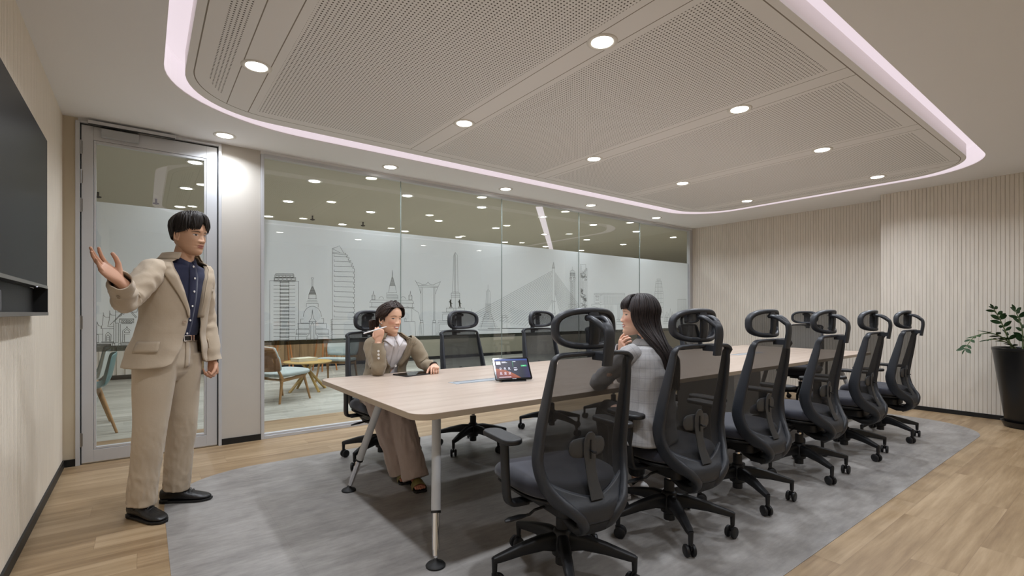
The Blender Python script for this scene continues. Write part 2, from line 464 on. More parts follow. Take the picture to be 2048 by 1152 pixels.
# flip if normals point up: not needed, material is two sided
M['island_side'] = mat('island_edge_paint', (232, 228, 226), 0.7)
mb = MB(); mb.rings([[(x, y, HC) for x, y in cov], [(x, y, HC + 0.006) for x, y in cov]], True, False)
struct(mb.build('trim_1', M['cove'], smooth=True, angle=180), 'fine edge of the ceiling cove')
mb = MB(); mb.box(-1.6, 9.6, YB - 0.1, 5.2, HC + 0.22, HC + 0.3)
struct(mb.build('ceiling_slab', M['cove'], smooth=False))
isl = dens(rrect(0.21, 6.98, 1.11, 4.32, 0.62, 14))
mb = MB(); mb.add([(x, y, HC) for x, y in isl], [tuple(range(len(isl)))], 0); mb.rings([[(x, y, HC) for x, y in isl], [(x, y, HC + 0.022) for x, y in isl]], True, False, 0)
mb.rings([[(x, y, HC + 0.022) for x, y in isl], [(x, y, HC + 0.12) for x, y in isl]], True, False, 1); mb.add([(x, y, HC + 0.12) for x, y in isl], [tuple(range(len(isl)))], 1)
struct(mb.build('ceiling_island', [M['perf'], M['island_side']], smooth=False), 'perforated ceiling panel floating inside the lit cove')
# cove light: diffuser over the gap, upright made to glow as if lit
mid = []
def inset(pts, d):
    res = []; m_ = len(pts)
    for i in range(m_):
        a = Vector(pts[i - 1]); b = Vector(pts[(i + 1) % m_]); t = (b - a); 
        if t.length < 1e-9: res.append(pts[i]); continue
        t.normalize(); nrm = Vector((-t[1], t[0])); res.append((pts[i][0] + nrm[0] * d, pts[i][1] + nrm[1] * d))
    return res
c1, c2 = inset(cov, 0.012), inset(cov, 0.30)
c0 = inset(cov, -0.006)
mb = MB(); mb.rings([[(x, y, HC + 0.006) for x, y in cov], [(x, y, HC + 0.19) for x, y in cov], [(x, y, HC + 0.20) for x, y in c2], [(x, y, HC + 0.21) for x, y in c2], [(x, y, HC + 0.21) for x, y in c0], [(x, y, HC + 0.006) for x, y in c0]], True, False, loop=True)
tag(mb.build('cove_light', M['led'], smooth=False), 'pinkish white light strip with glowing upright edge running round the rounded ceiling cove', 'light')

def downlight(x, y, label, group, power, z=HC, first=None):
    t = empty('downlight', (x, y, z))
    mb = MB(); mb.lathe([(0.062, -0.002), (0.070, -0.006), (0.088, -0.002), (0.088, 0.0005), (0.062, 0.0005)], 32, cap=False)
    a = mb.build('trim_ring', M['ring'], t, angle=180)
    mb = MB(); mb.lathe([(0.0605, -0.0005), (0.0605, -0.003), (0.03, -0.0045), (0.001, -0.005)], 32)
    b = mb.build('lens', M['bulb'], t, angle=180)
    tag(t, label, 'ceiling light', group)
    lamp('lamp', (0, 0, -0.012), power, parent=t)
    return t
COLN = ['nearest the screen wall', 'second from the screen wall', 'in the middle column', 'fourth from the screen wall', 'nearest the far fluted wall']
for i, x in enumerate(LX):
    downlight(x, 4.85, 'round white downlight in the plain ceiling along the glass wall, ' + COLN[i], 'downlights along the glass wall', LAMP_W * 0.75)
    downlight(x, 3.37, 'round white downlight in the perforated panel, glass-side row, ' + COLN[i], 'downlights in the perforated panel', LAMP_W * 1.1)
    if i > 0:
        downlight(x, 1.885, 'round white downlight in the perforated panel, near row, ' + COLN[i], 'downlights in the perforated panel', LAMP_W * 1.25)
    else:
        downlight(x, 1.885, 'round white downlight in the perforated panel over the screen end', 'downlights in the perforated panel', LAMP_W * 1.25)
    downlight(x, 0.18, 'round white downlight in the plain ceiling behind the camera', 'downlights on the near side', LAMP_W * 0.8)
mb = MB(); mb.lathe([(0.001, -0.006), (0.045, -0.005), (0.05, 0.0)], 24)
tag(mb.build('smoke_detector', M['perf'], loc=tuple(Vector((6.72, 1.42, HC)))), 'small flat round cover in the perforated ceiling near its far rounded corner', 'detector')

def fluted(name, axis, const, a0, a1, z0, z1, face, m, pitch=0.036, g=0.005, dp=0.006, thick=0.06):
    """wall with fine vertical grooves; face = +1/-1 towards which the ribs point"""
    prof = []; a = a0
    while a < a1 - 1e-6:
        b = min(a + pitch, a1)
        prof += [(a, const), (b - g, const), (b - g * 0.8, const - face * dp), (b - g * 0.2, const - face * dp)]
        a = b
    prof.append((a1, const))
    back = [(a1, const - face * thick), (a0, const - face * thick)]
    pts = prof + back
    if axis == 'y': P = [(c, a_) for a_, c in pts]
    else: P = pts
    mb = MB(); mb.prism(P, z0, z1)
    o = mb.build(name, m, smooth=False)
    return struct(o)
M['flute_left'] = mat('lit_fluted_panel', (232, 222, 206), 0.6, var=((30, 30, 3), 0.04))  # brighter copy of the fluted panel; missing light put into its colour
fluted('wall_left', 'y', XL, YB, YG, 0, HC, 1, M['flute_left'], pitch=0.030, g=0.004, dp=0.004)
fluted('wall_right', 'y', XR, 2.15, YG + 0.1, 0, HC, -1, M['flute'])
fluted('wall_right_pier', 'y', XR2, YB, 2.15, 0, HC, -1, M['flute'])
mb = MB(); mb.box(XR2 + 0.06, XR + 0.1, 2.09, 2.15, 0, HC); struct(mb.build('wall_right_return', M['flute'], smooth=False))
mb = MB(); mb.box(-0.6, 8.1, YB - 0.1, YB, 0, HC); struct(mb.build('wall_near', M['cream_wall'], smooth=False))
# glass side wall: slim plastered pieces round the door and the glazing
mb = MB(); mb.box(XL, -0.41, YG, YG + 0.12, 0, HC)
struct(mb.build('wall_glass_side', M['cream_wall'], smooth=False))
mb = MB(); mb.box(0.562, 0.882, YG, YG + 0.12, 0, HC)
struct(mb.build('wall_glass_side_panel', M['white_wall'], smooth=False))
mb = MB(); mb.box(-0.41, 0.562, YG, YG + 0.12, 2.71, HC); mb.box(0.882, XR, YG, YG + 0.12, 2.70, HC)
struct(mb.build('wall_glass_side_header', M['ceil'], smooth=False))
# skirtings
mb = MB(); mb.box(XL, XL + 0.012, YB, YG, 0, 0.055); struct(mb.build('baseboard_left', M['base'], smooth=False))
mb = MB(); mb.box(XL, -0.41, YG - 0.012, YG, 0, 0.055); mb.box(0.562, 0.882, YG - 0.012, YG, 0, 0.055); struct(mb.build('baseboard_glass_side', M['base'], smooth=False))
mb = MB(); mb.box(XR2 - 0.012, XR2, YB, 2.15, 0, 0.05); mb.box(XR2 - 0.012, XR, 2.15, 2.162, 0, 0.05); mb.box(XR - 0.012, XR, 2.16, YG, 0, 0.05)
struct(mb.build('baseboard_right', M['base'], smooth=False))

# glazed partition
GX0, GX1, PW = 0.904, 7.93, 1.4019
w1 = empty('window_1', (0, YG, 0)); struct(w1, 'full-height glass partition in five panes with a frosted skyline film')
mb = MB()
mb.box(0.884, 0.912, -0.012, 0.05, 0, 2.70); mb.box(7.90, 7.96, -0.012, 0.05, 0, 2.70)
mb.box(0.912, 7.90, -0.012, 0.05, 2.675, 2.705); mb.box(0.912, 7.90, -0.012, 0.05, 0, 0.03)
mb.box(0.912, 7.90, 0.0, 0.05, 0.03, 0.05); mb.box(7.96, 8.0, 0.0, 0.05, 0, 2.70)
mb.build('window_frame', M['alu'], w1, smooth=False, bevel=0.002)
for k in range(5):
    a = GX0 + k * PW + (0.006 if k == 0 else 0.004); b = GX0 + (k + 1) * PW - 0.004
    if k == 4: b = 7.90
    mb = MB(); mb.box(a, b, 0.012, 0.022, 0.048, 2.68); mb.build('glass_pane', M['glass'], w1, smooth=False)
M['joint'] = mat('clear_joint_strip', (140, 150, 146), 0.2)
for k in range(1, 5):
    x = GX0 + k * PW
    mb = MB(); mb.box(x - 0.0025, x + 0.0025, 0.011, 0.023, 0.05, 2.675)
    mb.build('joint_strip', M['joint'], w1, smooth=False)
FT, FB = 2.0925, 0.93
mb = MB(); mb.box(0.912, 7.90, 0.030, 0.031, FB, FT)
film = mb.build('frosted_film', M['film'], w1, smooth=False)
M['band'] = thin_glass('smoky_band', (0.34, 0.37, 0.36), 0.0)
mb = MB(); mb.box(0.912, 7.90, 0.030, 0.031, FB - 0.045, FB)
mb.build('film_border', M['band'], w1, smooth=False)

# line drawing printed on the film (ribbons on the film's face)
class Lines:
    def __init__(s, Y, w=0.0030): s.mb = MB(); s.Y = Y; s.w = w
    def seg(s, a, b, w=None):
        w = (w or s.w) / 2
        dx, dz = b[0] - a[0], b[1] - a[1]; L = math.hypot(dx, dz)
        if L < 1e-5: return
        nx, nz = -dz / L * w, dx / L * w; ex, ez = dx / L * w, dz / L * w
        Y = s.Y
        s.mb.add([(a[0] - ex + nx, Y, a[1] - ez + nz), (b[0] + ex + nx, Y, b[1] + ez + nz), (b[0] + ex - nx, Y, b[1] + ez - nz), (a[0] - ex - nx, Y, a[1] - ez - nz)], [(0, 1, 2, 3)])
    def pl(s, pts, w=None, close=False):
        for a, b in zip(pts, pts[1:] + (pts[:1] if close else [])): s.seg(a, b, w)
    def rect(s, x0, x1, z0, z1, w=None): s.pl([(x0, z0), (x1, z0), (x1, z1), (x0, z1)], w, True)
LN = Lines(0.0285)
class Crop:
    """coordinates read off an enlarged view of the photograph, put on the plane of the film"""
    def __init__(s, ox, oy, sc, dst, Y=YG + 0.0285): s.a = (ox, oy, sc); s.d = dst; s.Y = Y
    def p(s, u, v):
        q = on_y(s.a[0] + u / s.a[2], s.a[1] + v / s.a[2], s.Y); return (q[0], q[2])
    def pl(s, *pts, w=None, close=False): s.d.pl([s.p(*q) for q in pts], w, close)
    def rect(s, u0, v0, u1, v1, w=None): s.pl((u0, v0), (u1, v0), (u1, v1), (u0, v1), w=w, close=True)
A = Crop(520, 460, 4.8, LN)
# slab tower with balconies
A.pl((93, 1070), (93, 487), (372, 492), (372, 1060)); A.rect(135, 455, 343, 488); A.rect(143, 430, 326, 458); A.rect(152, 416, 318, 430)
for i in range(5):
    A.rect(140 + i * 41, 462, 172 + i * 41, 483); A.rect(152 + i * 35, 435, 178 + i * 35, 452)
A.pl((193, 490), (193, 1062)); A.pl((277, 490), (277, 1062))
for i in range(17):
    v = 495 + i * 35
    A.rect(193, v, 277, v + 9, w=0.005); A.pl((132, v + 3), (192, v + 3)); A.pl((278, v + 3), (336, v + 3))
# bell shaped stupa
A.pl((498, 540), (498, 470), (492, 465), (495, 457), (510, 457), (514, 465), (508, 470), (508, 540))
A.pl((500, 540), (468, 620), (538, 620), (508, 540))
for i in range(9): A.pl((500 - i * 3.4, 545 + i * 8.5), (508 + i * 3.4, 545 + i * 8.5), w=0.006)
A.pl((470, 620), (468, 660), (538, 660), (538, 620)); A.pl((462, 660), (544, 660)); A.pl((455, 675), (545, 675)); A.pl((450, 690), (552, 690)); A.pl((445, 704), (558, 704))
A.pl((445, 704), (445, 740)); A.pl((558, 704), (558, 740))
A.pl(*[(503 - 88 * math.cos(t) - 20 * max(0, -math.sin(t) + .2) * 0, 855 - 122 * math.sin(t) ** 0.8) for t in [PI * i / 24 for i in range(1, 24)]])
A.pl((415, 855), (392, 855), (392, 895), (612, 895), (612, 850), (590, 850)); A.pl((365, 898), (365, 945), (468, 945)); A.pl((362, 898), (470, 898)); A.pl((540, 898), (638, 898), (638, 945), (540, 945))
A.pl((348, 955), (470, 955)); A.pl((540, 955), (655, 955)); A.pl((348, 955), (348, 1005)); A.pl((655, 955), (655, 1005)); A.pl((345, 990), (470, 990)); A.pl((540, 990), (658, 990)); A.pl((343, 1005), (452, 1005)); A.pl((556, 1005), (660, 1005)); A.pl((343, 1020), (340, 1062)); A.pl((660, 1020), (662, 1055)); A.pl((343, 1022), (448, 1022)); A.pl((560, 1022), (662, 1022))
A.pl((503, 765), (500, 800), (494, 845), (470, 880), (540, 880), (513, 845), (506, 800), (503, 765)); A.pl((472, 880), (472, 1000)); A.pl((536, 880), (536, 1000)); A.pl((488, 1058), (488, 915), (503, 885), (518, 915), (518, 1058)); A.pl((448, 1062), (452, 1020), (472, 1000)); A.pl((556, 1060), (556, 1020), (536, 1000)); A.pl((448, 1040), (488, 1040)); A.pl((518, 1040), (556, 1040))
# curved tower with stepped side
A.pl((694, 855), (694, 180), (763, 152), (804, 222)); A.pl((694, 180), (765, 215)); A.pl((694, 215), (824, 224)); A.pl((694, 226), (824, 236), (822, 222)); A.pl((694, 232), (694, 1050))
edge = [(824, 236), (840, 262), (856, 290), (872, 315), (886, 345), (900, 370), (906, 420), (906, 470), (906, 520), (906, 568), (906, 615), (906, 660), (906, 710), (906, 758), (906, 800), (906, 842)]
prev = None
for i, (u, v) in enumerate(edge):
    if prev: A.pl(prev, (u, prev[1] + 3), (u, v - 14), (u - 9, v - 12), (u - 9, v), (u, v))
    prev = (u, v)
for i in range(13):
    v = 252 + i * 48.5; ur = interp(v, [(236, 832), (315, 870), (370, 896), (420, 902), (2000, 902)])
    A.pl((712, v - 16), (712, v), (ur, v + 5))
A.pl((690, 856), (955, 856)); A.pl((690, 905), (955, 906)); A.pl((690, 953), (955, 957)); A.pl((690, 1003), (950, 1003))
for i in range(9): A.pl((690, 862 + i * 21), (682, 862 + i * 21), (682, 872 + i * 21), (690, 872 + i * 21), (690, 883 + i * 21))
B = Crop(700, 480, 5.237, LN)
# mount with a golden spire (partly behind the seated woman)
B.pl((443, 318), (441, 385), (415, 480), (474, 480), (447, 385), (443, 318))
for i in range(8): B.pl((440 - i * 3, 395 + i * 11), (448 + i * 3, 395 + i * 11), w=0.006)
B.pl((415, 483), (405, 545)); B.pl((474, 483), (487, 550)); B.pl((395, 550), (490, 550)); B.pl((392, 570), (495, 570)); B.pl((388, 585), (498, 585)); B.pl((385, 600), (500, 600)); B.pl((388, 612), (500, 612)); B.pl((385, 550), (385, 612)); B.pl((500, 580), (502, 614))
for cx in (245, 632):
    B.pl((cx, 535), (cx - 4, 570), (cx - 18, 585), (cx + 18, 585), (cx + 4, 570), (cx, 535)); B.rect(cx - 18, 585, cx + 18, 625); B.pl((cx - 9, 585), (cx - 9, 625)); B.pl((cx + 9, 585), (cx + 9, 625))
for cx in (328, 556): B.pl(*[(cx + 25 * math.cos(t), 618 - 24 * math.sin(t)) for t in [PI * i / 8 for i in range(9)]])
B.pl((222, 628), (655, 632)); B.pl((222, 628), (205, 655), (670, 662), (655, 632)); B.pl((228, 657), (228, 700)); B.pl((652, 662), (652, 708)); B.pl((205, 700), (672, 706)); B.pl((205, 708), (672, 714)); B.pl((520, 725), (600, 700), (640, 708), (718, 760), (740, 860), (755, 1010)); B.pl((648, 720), (648, 852)); B.pl((570, 855), (680, 855), (690, 1010)); B.pl((572, 852), (572, 825), (580, 815), (588, 825), (588, 852))
# giant ceremonial swing
B.pl((682, 422), (700, 450), (722, 448), (760, 468), (800, 462), (817, 440), (834, 462), (870, 470), (905, 455), (948, 436)); B.pl((682, 422), (722, 492), (918, 500), (948, 436)); B.pl((712, 478), (922, 484)); B.pl((722, 492), (740, 560), (745, 492)); B.pl((918, 500), (892, 565))
for cx in (751, 882):
    B.pl((cx - 7, 495), (cx - 7, 840)); B.pl((cx + 7, 495), (cx + 7, 840)); B.rect(cx - 13, 840, cx + 13, 865); B.pl((cx - 18, 865), (cx - 18, 1010)); B.pl((cx + 18, 865), (cx + 18, 1010)); B.pl((cx - 18, 868), (cx + 18, 868))
B.pl((700, 1015), (900, 1008))
# obelisk monument
B.pl((1103, 130), (1088, 160), (1074, 545), (1133, 545), (1124, 160), (1103, 130)); B.pl((1103, 130), (1103, 750)); B.pl((1098, 150), (1098, 545)); B.rect(1060, 560, 1150, 580); B.pl((1074, 545), (1060, 560)); B.pl((1133, 545), (1150, 560)); B.pl((1064, 580), (1060, 640)); B.pl((1148, 580), (1150, 640)); B.pl((1058, 598), (1152, 598))
for cx in (1052, 1146): # small standing figures
    B.pl((cx, 632), (cx, 650), w=0.018); B.pl((cx, 648), (cx + 4, 680), w=0.022); B.pl((cx + 2, 680), (cx - 6, 712), w=0.01); B.pl((cx + 4, 680), (cx + 16, 708), w=0.01); B.pl((cx - 14, 646), (cx + 18, 665), w=0.007)
B.rect(1008, 714, 1200, 752); B.pl((1085, 714), (1085, 752)); B.pl((1118, 714), (1118, 752)); B.pl((965, 757), (1240, 757)); B.rect(968, 775, 1080, 843); B.pl((922, 845), (1080, 845)); B.rect(922, 860, 1060, 965); B.rect(938, 880, 1050, 950); B.pl((905, 975), (1080, 975)); B.pl((900, 990), (1080, 990)); B.pl((900, 1005), (1080, 1005))
# second slim monument
B.pl((1446, 470), (1446, 515), (1428, 545), (1424, 670), (1472, 670), (1468, 545), (1446, 515)); B.pl((1440, 530), (1438, 670)); B.pl((1454, 530), (1456, 670)); B.pl((1418, 670), (1476, 670)); B.rect(1420, 680, 1474, 755)
for i in range(4): B.pl((1432 + i * 10, 680), (1432 + i * 10, 755))
for i in range(9):
    w_ = 28 + i * 9; B.pl((1446 - w_, 765 + i * 18), (1446 + w_, 765 + i * 18))
B.pl((1418, 765), (1370, 925)); B.pl((1474, 765), (1525, 925)); B.pl((1340, 935), (1571, 935)); B.pl((1350, 950), (1571, 950)); B.pl((1275, 725), (1275, 760))
C = Crop(980, 500, 4.876, LN)
# cable-stayed bridge
C.pl((620, 118), (605, 178), (632, 178), (620, 118)); C.pl((608, 178), (606, 640)); C.pl((630, 178), (632, 640)); C.pl((600, 495), (640, 500)); C.pl((614, 500), (603, 640)); C.pl((622, 500), (640, 640)); C.pl((608, 620), (636, 620))
for i in range(8): C.pl((619 - i * 1.6, 125 + i * 7), (621 + i * 1.6, 125 + i * 7))
for i in range(24):
    t = i / 23
    C.pl((604, 205 + t * 300), (-190 + t * 640, 640 + t * 125 - (1 - t) * 0))
    if i < 17: C.pl((634, 220 + t * 300), (905 - t * 300, 590 + t * 90))
C.pl((120, 765), (420, 765), w=0.01); C.pl((-20, 765), (100, 765), w=0.006); C.rect(120, 640, 165, 765); C.pl((150, 640), (150, 660)); C.pl((105, 660), (180, 660))
# hotel tower with crown
C.pl((803, 165), (803, 200)); C.rect(782, 205, 828, 222); C.pl((790, 205), (797, 195), (810, 195), (818, 205)); C.rect(780, 225, 830, 250); C.rect(784, 250, 826, 262)
for i in range(9): C.pl((782 + i * 5.7, 226), (782 + i * 5.7, 250), w=0.005)
C.rect(779, 262, 831, 300); C.rect(782, 300, 830, 580); C.rect(797, 300, 812, 580); C.pl((789, 300), (789, 580)); C.pl((822, 300), (822, 580))
for q in (790, 820): C.pl(*[(q + 8 * math.cos(t), 275 + 12 * math.sin(t)) for t in [2 * PI * i / 12 for i in range(13)]], w=0.006)
for i in range(12): C.pl(*[(804 + 6 * math.cos(t), 318 + i * 22 + 9 * math.sin(t)) for t in [2 * PI * j / 8 for j in range(9)]])
C.pl((765, 530), (845, 530)); C.pl((770, 540), (770, 590)); C.pl((840, 540), (840, 590))
# pixelated tower
C.rect(880, 140, 934, 600); C.pl((890, 150), (890, 370)); C.pl((900, 200), (900, 430)); C.pl((934, 180), (946, 180), (946, 600)); C.pl((910, 300), (910, 420)); C.pl((922, 290), (922, 470))
random.seed(5)
for i in range(55):
    u = 884 + random.random() * 56; v = random.choice([random.uniform(182, 290), random.uniform(375, 565), random.uniform(425, 560)])
    if v > 300: u = 884 + random.random() * min(60, (v - 360) * 0.45)
    C.rect(u, v, min(946, u + random.uniform(6, 18)), v + random.uniform(6, 16), w=0.004)
# slab office block
C.rect(1016, 424, 1315, 530); C.pl((1016, 432), (1315, 436)); C.rect(1074, 440, 1092, 512); C.rect(1030, 455, 1062, 492); C.rect(1038, 463, 1054, 484)
for i in range(19):
    for j in range(6): C.pl((1104 + i * 11, 446 + j * 14), (1104 + i * 11, 450 + j * 14), w=0.006)
for j in range(6):
    for i in range(4): 
        if j in (0, 5): C.pl((1028 + i * 11, 446 + j * 14), (1030 + i * 11, 450 + j * 14), w=0.008)
C.pl((990, 530), (1078, 530), (1078, 570), (990, 545), (990, 530)); C.pl((1120, 530), (1120, 600)); C.pl((1198, 535), (1198, 700)); C.pl((1245, 535), (1245, 700)); C.pl((1300, 530), (1300, 600))
for i in range(6):
    for j in range(12):
        C.pl((1130 + i * 11, 545 + j * 14), (1130 + i * 11, 549 + j * 14), w=0.006)
        if i < 5: C.pl((1250 + i * 11, 545 + j * 14), (1250 + i * 11, 549 + j * 14), w=0.006)
C.rect(1232, 680, 1290, 780); C.pl((1232, 700), (1290, 700)); C.pl((1232, 725), (1290, 725)); C.pl((1245, 680), (1255, 665), (1265, 680)); C.pl((1225, 780), (1300, 780))
# tapering tower and low spires on the right
C.rect(1628, 283, 1662, 296); C.rect(1622, 305, 1670, 330); C.rect(1615, 330, 1676, 362); C.rect(1610, 362, 1682, 405); C.rect(1606, 405, 1688, 660)
for i in range(5): C.pl((1618 + i * 14, 300), (1618 + i * 14, 660))
for i in range(6): C.pl((1606, 425 + i * 45), (1688, 425 + i * 45))
C.pl(*[(1550 + 26 * math.cos(t), 462 - 28 * math.sin(t)) for t in [PI * i / 10 for i in range(11)]]); C.pl(*[(1550 + 16 * math.cos(t), 462 - 18 * math.sin(t)) for t in [PI * i / 10 for i in range(11)]])
C.rect(1830, 480, 1912, 600)
for i in range(9): C.pl((1838 + i * 9, 482), (1838 + i * 9, 600))
for cx, hgt in ((1725, 40), (1740, 25), (1758, 70), (1776, 40), (1790, 22), (1710, 15)):
    C.pl((cx, 645 - hgt * 1.1), (cx - 7, 660), (cx + 7, 660), (cx, 645 - hgt * 1.1)); C.rect(cx - 8, 660, cx + 8, 700)
C.pl((1690, 700), (1830, 700)); C.pl((1690, 720), (1830, 720))
C.pl((990, 780), (1930, 770))
sk = LN.mb.build('skyline_drawing', M['ink'], film, smooth=False); 

# door 1
d1 = empty('door_1', (0, YG, 0)); struct(d1, 'aluminium framed glass door with frosted skyline film')
mb = MB()
mb.box(-0.425, -0.398, -0.02, 0.06, 0, 2.705); mb.box(0.538, 0.562, -0.02, 0.06, 0, 2.705); mb.box(-0.398, 0.538, -0.02, 0.06, 2.695, 2.71)
mb.build('door_frame', M['alu'], d1, smooth=False, bevel=0.002)
mb = MB(); mb.box(-0.398, -0.392, 0.01, 0.05, 0, 2.695); mb.box(0.530, 0.538, 0.01, 0.05, 0, 2.695); mb.box(-0.398, 0.538, 0.01, 0.05, 2.685, 2.695)
mb.build('door_seal', M['alu_dark'], d1, smooth=False)
mb = MB()
mb.box(-0.390, -0.318, 0, 0.045, 0.012, 2.683); mb.box(0.446, 0.528, 0, 0.045, 0.012, 2.683)
mb.box(-0.318, 0.446, 0, 0.045, 2.575, 2.683); mb.box(-0.318, 0.446, 0, 0.045, 0.012, 0.108)
leaf = mb.build('door_leaf', M['alu'], d1, smooth=False, bevel=0.002)
mb = MB()
mb.box(-0.316, -0.302, 0.004, 0.04, 0.11, 2.573); mb.box(0.430, 0.444, 0.004, 0.04, 0.11, 2.573); mb.box(-0.302, 0.43, 0.004, 0.04, 2.552, 2.573); mb.box(-0.302, 0.43, 0.004, 0.04, 0.11, 0.128)
mb.build('glazing_bead', M['alu'], leaf, smooth=False, bevel=0.002)
mb = MB(); mb.box(-0.302, 0.43, 0.014, 0.024, 0.128, 2.552); mb.build('glass_pane', M['glass'], leaf, smooth=False)
mb = MB(); mb.box(-0.302, 0.43, 0.030, 0.031, FB, FT); dfilm = mb.build('frosted_film', M['film'], d1, smooth=False)
mb = MB(); mb.box(-0.302, 0.43, 0.030, 0.031, FB - 0.045, FB); mb.build('film_border', M['band'], d1, smooth=False)
LN = Lines(0.0285, 0.0032); D = Crop(180, 590, 9.6, LN)
D.pl((128, 1000), (128, 600)); D.pl((133, 595), (135, 515), (165, 590), (215, 600)); D.pl((128, 752), (245, 752)); D.pl((215, 600), (225, 640)); D.rect(128, 765, 165, 912)
D.pl((255, 340), (262, 385), (280, 415), (310, 428), (375, 428)); D.pl((255, 385), (240, 560), (208, 640), (245, 648), (450, 648)); D.pl((378, 305), (380, 350), (405, 380), (435, 388), (490, 388)); D.pl((378, 360), (368, 480), (342, 605), (455, 608)); D.pl((245, 648), (245, 890)); D.pl((455, 540), (455, 910))
D.pl((292, 890), (298, 760), (345, 712), (405, 765), (400, 890)); D.pl((318, 890), (318, 790), (345, 762), (372, 790), (372, 890)); D.rect(318, 820, 372, 860); D.rect(228, 892, 450, 912); D.pl((128, 920), (495, 920)); D.rect(128, 942, 402, 975); 
for i in range(26): D.pl((135 + i * 10.5, 942), (135 + i * 10.5, 975))
D.pl((128, 995), (700, 995)); D.pl((490, 290), (490, 540)); D.pl((640, 310), (385, 575)); D.pl((700, 262), (460, 520)); D.pl((730, 275), (880, 440)); D.pl((760, 275), (900, 430)); D.pl((660, 330), (650, 370), (620, 360), (600, 400), (560, 410))
D.pl((500, 325), (610, 330)); D.pl((800, 330), (900, 328), (920, 255)); D.rect(498, 540, 545, 912); D.rect(570, 455, 840, 535); D.pl((575, 470), (840, 470))
for i in range(5): D.pl(*[(617 + i * 45 + 15 * math.cos(t), 508 - 24 * math.sin(t)) for t in [2 * PI * j / 10 for j in range(11)]])
D.pl((610, 552), (800, 552)); D.pl((580, 560), (582, 912)); D.pl((708, 605), (690, 640), (625, 690), (630, 850), (615, 905), (800, 905)); D.pl((708, 605), (726, 640), (780, 680)); D.pl((708, 660), (660, 700), (660, 722), (760, 722), (755, 700), (708, 660)); D.pl((660, 905), (660, 752), (760, 752))
for v in (918, 935, 955, 975): D.pl((590, v), (900, v))
D.pl((430, 995), (440, 925), (475, 925), (480, 995)); D.pl((550, 995), (555, 925), (590, 925), (600, 995))
LN.mb.build('skyline_drawing', M['ink'], dfilm, smooth=False)
for z in [on_y(162, y, YG)[2] for y in (294, 353, 410, 645, 880)]:
    mb = MB(); mb.tube([(-0.395, -0.008, z - 0.055), (-0.395, -0.008, z + 0.055)], 0.008, 10)
    mb.box(-0.408, -0.382, -0.004, 0.0, z - 0.05, z + 0.05); mb.build('hinge', M['steel'], d1, angle=50)
M['closer'] = mat('grey_enamel', (168, 170, 172), 0.4)
mb = MB(); mb.box(-0.27, -0.03, -0.050, 0.0, 2.600, 2.665); closer = mb.build('door_closer', M['closer'], d1, smooth=False, bevel=0.004)
mb = MB(); mb.box(-0.35, 0.22, -0.062, -0.022, 2.686, 2.712); mb.build('closer_rail', M['alu'], d1, smooth=False, bevel=0.003)
mb = MB(); mb.box(-0.345, 0.215, -0.060, -0.024, 2.680, 2.686); mb.build('rail_slot', M['alu_dark'], d1, smooth=False)
mb = MB(); mb.tube([(-0.15, -0.03, 2.66), (-0.15, -0.03, 2.68), (0.18, -0.036, 2.685)], 0.006, 8); mb.build('closer_arm', M['steel'], d1)
mb = MB(); mb.tube([(0.50, 0.0, 1.02), (0.50, -0.05, 1.02)], 0.011, 12); mb.tube([(0.505, -0.05, 1.02), (0.385, -0.052, 1.02)], 0.010, 10); mb.lathe([(0.026, 0), (0.026, 0.008)], 20, mtx=Matrix.Translation((0.50, 0, 1.02)) @ Matrix.Rotation(R(90), 4, 'X'))
mb.build('door_handle', M['steel'], d1)
mb = MB(); mb.lathe([(0.022, 0), (0.022, 0.01)], 20, mtx=Matrix.Translation((0.495, 0, 0.93)) @ Matrix.Rotation(R(90), 4, 'X')); mb.build('lock_cylinder', M['steel'], d1)

# ------------------------------------------------------------------ lounge beyond the glass
YF = 11.2
mb = MB(); mb.box(-3.5, 14.5, 5.93, YF, -0.1, 0.0); struct(mb.build('floor_lounge', M['vinyl_out'], smooth=False))
mb = MB(); mb.box(-3.5, 14.5, 5.22, YF, HC, HC + 0.1); M['ceil_out'] = mat('olive_white_ceiling_paint', (186, 180, 162), 0.8); struct(mb.build('ceiling_lounge', M['ceil_out'], smooth=False))
fluted('wall_lounge_far', 'x', YF, -3.5, 0.75, 0, HC, -1, M['flute'], pitch=0.12, g=0.05, dp=0.03)
def panel_wood():
    m = bpy.data.materials.new('oak_wall_panel'); m.use_nodes = True; k = NT(m); vec, x, y, z = k.xyz()
    n1 = k.noise(vec, 1.0, 4, (14, 14, 1.2), 0.6); c = k.ramp(n1, [(0.3, lin((128, 100, 66))), (0.6, lin((160, 130, 92)))])
    e = k.m('LESS_THAN', k.m('PINGPONG', x, 0.15), 0.004); c = k.mix(e, c, lin((60, 45, 30)))
    k.l(c, k.b.inputs['Base Color']); k.b.inputs['Roughness'].default_value = 0.5; return m
M['panel'] = panel_wood()
mb = MB(); mb.box(0.75, 4.6, YF, YF + 0.1, 0, HC); struct(mb.build('wall_lounge_panelled', M['panel'], smooth=False))
M['olive'] = mat('olive_grey_paint', (150, 146, 128), 0.6)
mb = MB(); mb.box(4.6, 14.5, YF, YF + 0.1, 0, HC); struct(mb.build('wall_lounge_plain', M['olive'], smooth=False))
mb = MB(); mb.box(-3.6, -3.5, 5.2, YF, 0, HC); struct(mb.build('wall_lounge_left', M['cream_wall'], smooth=False))
mb = MB(); mb.box(14.5, 14.6, 5.2, YF, 0, HC); struct(mb.build('wall_lounge_right', M['cream_wall'], smooth=False))
mb = MB(); mb.box(8.1, 14.5, 5.1, 5.2, 0, HC); mb.box(-3.5, -0.5, 5.22, 5.3, 0, HC); struct(mb.build('wall_lounge_near', M['cream_wall'], smooth=False))
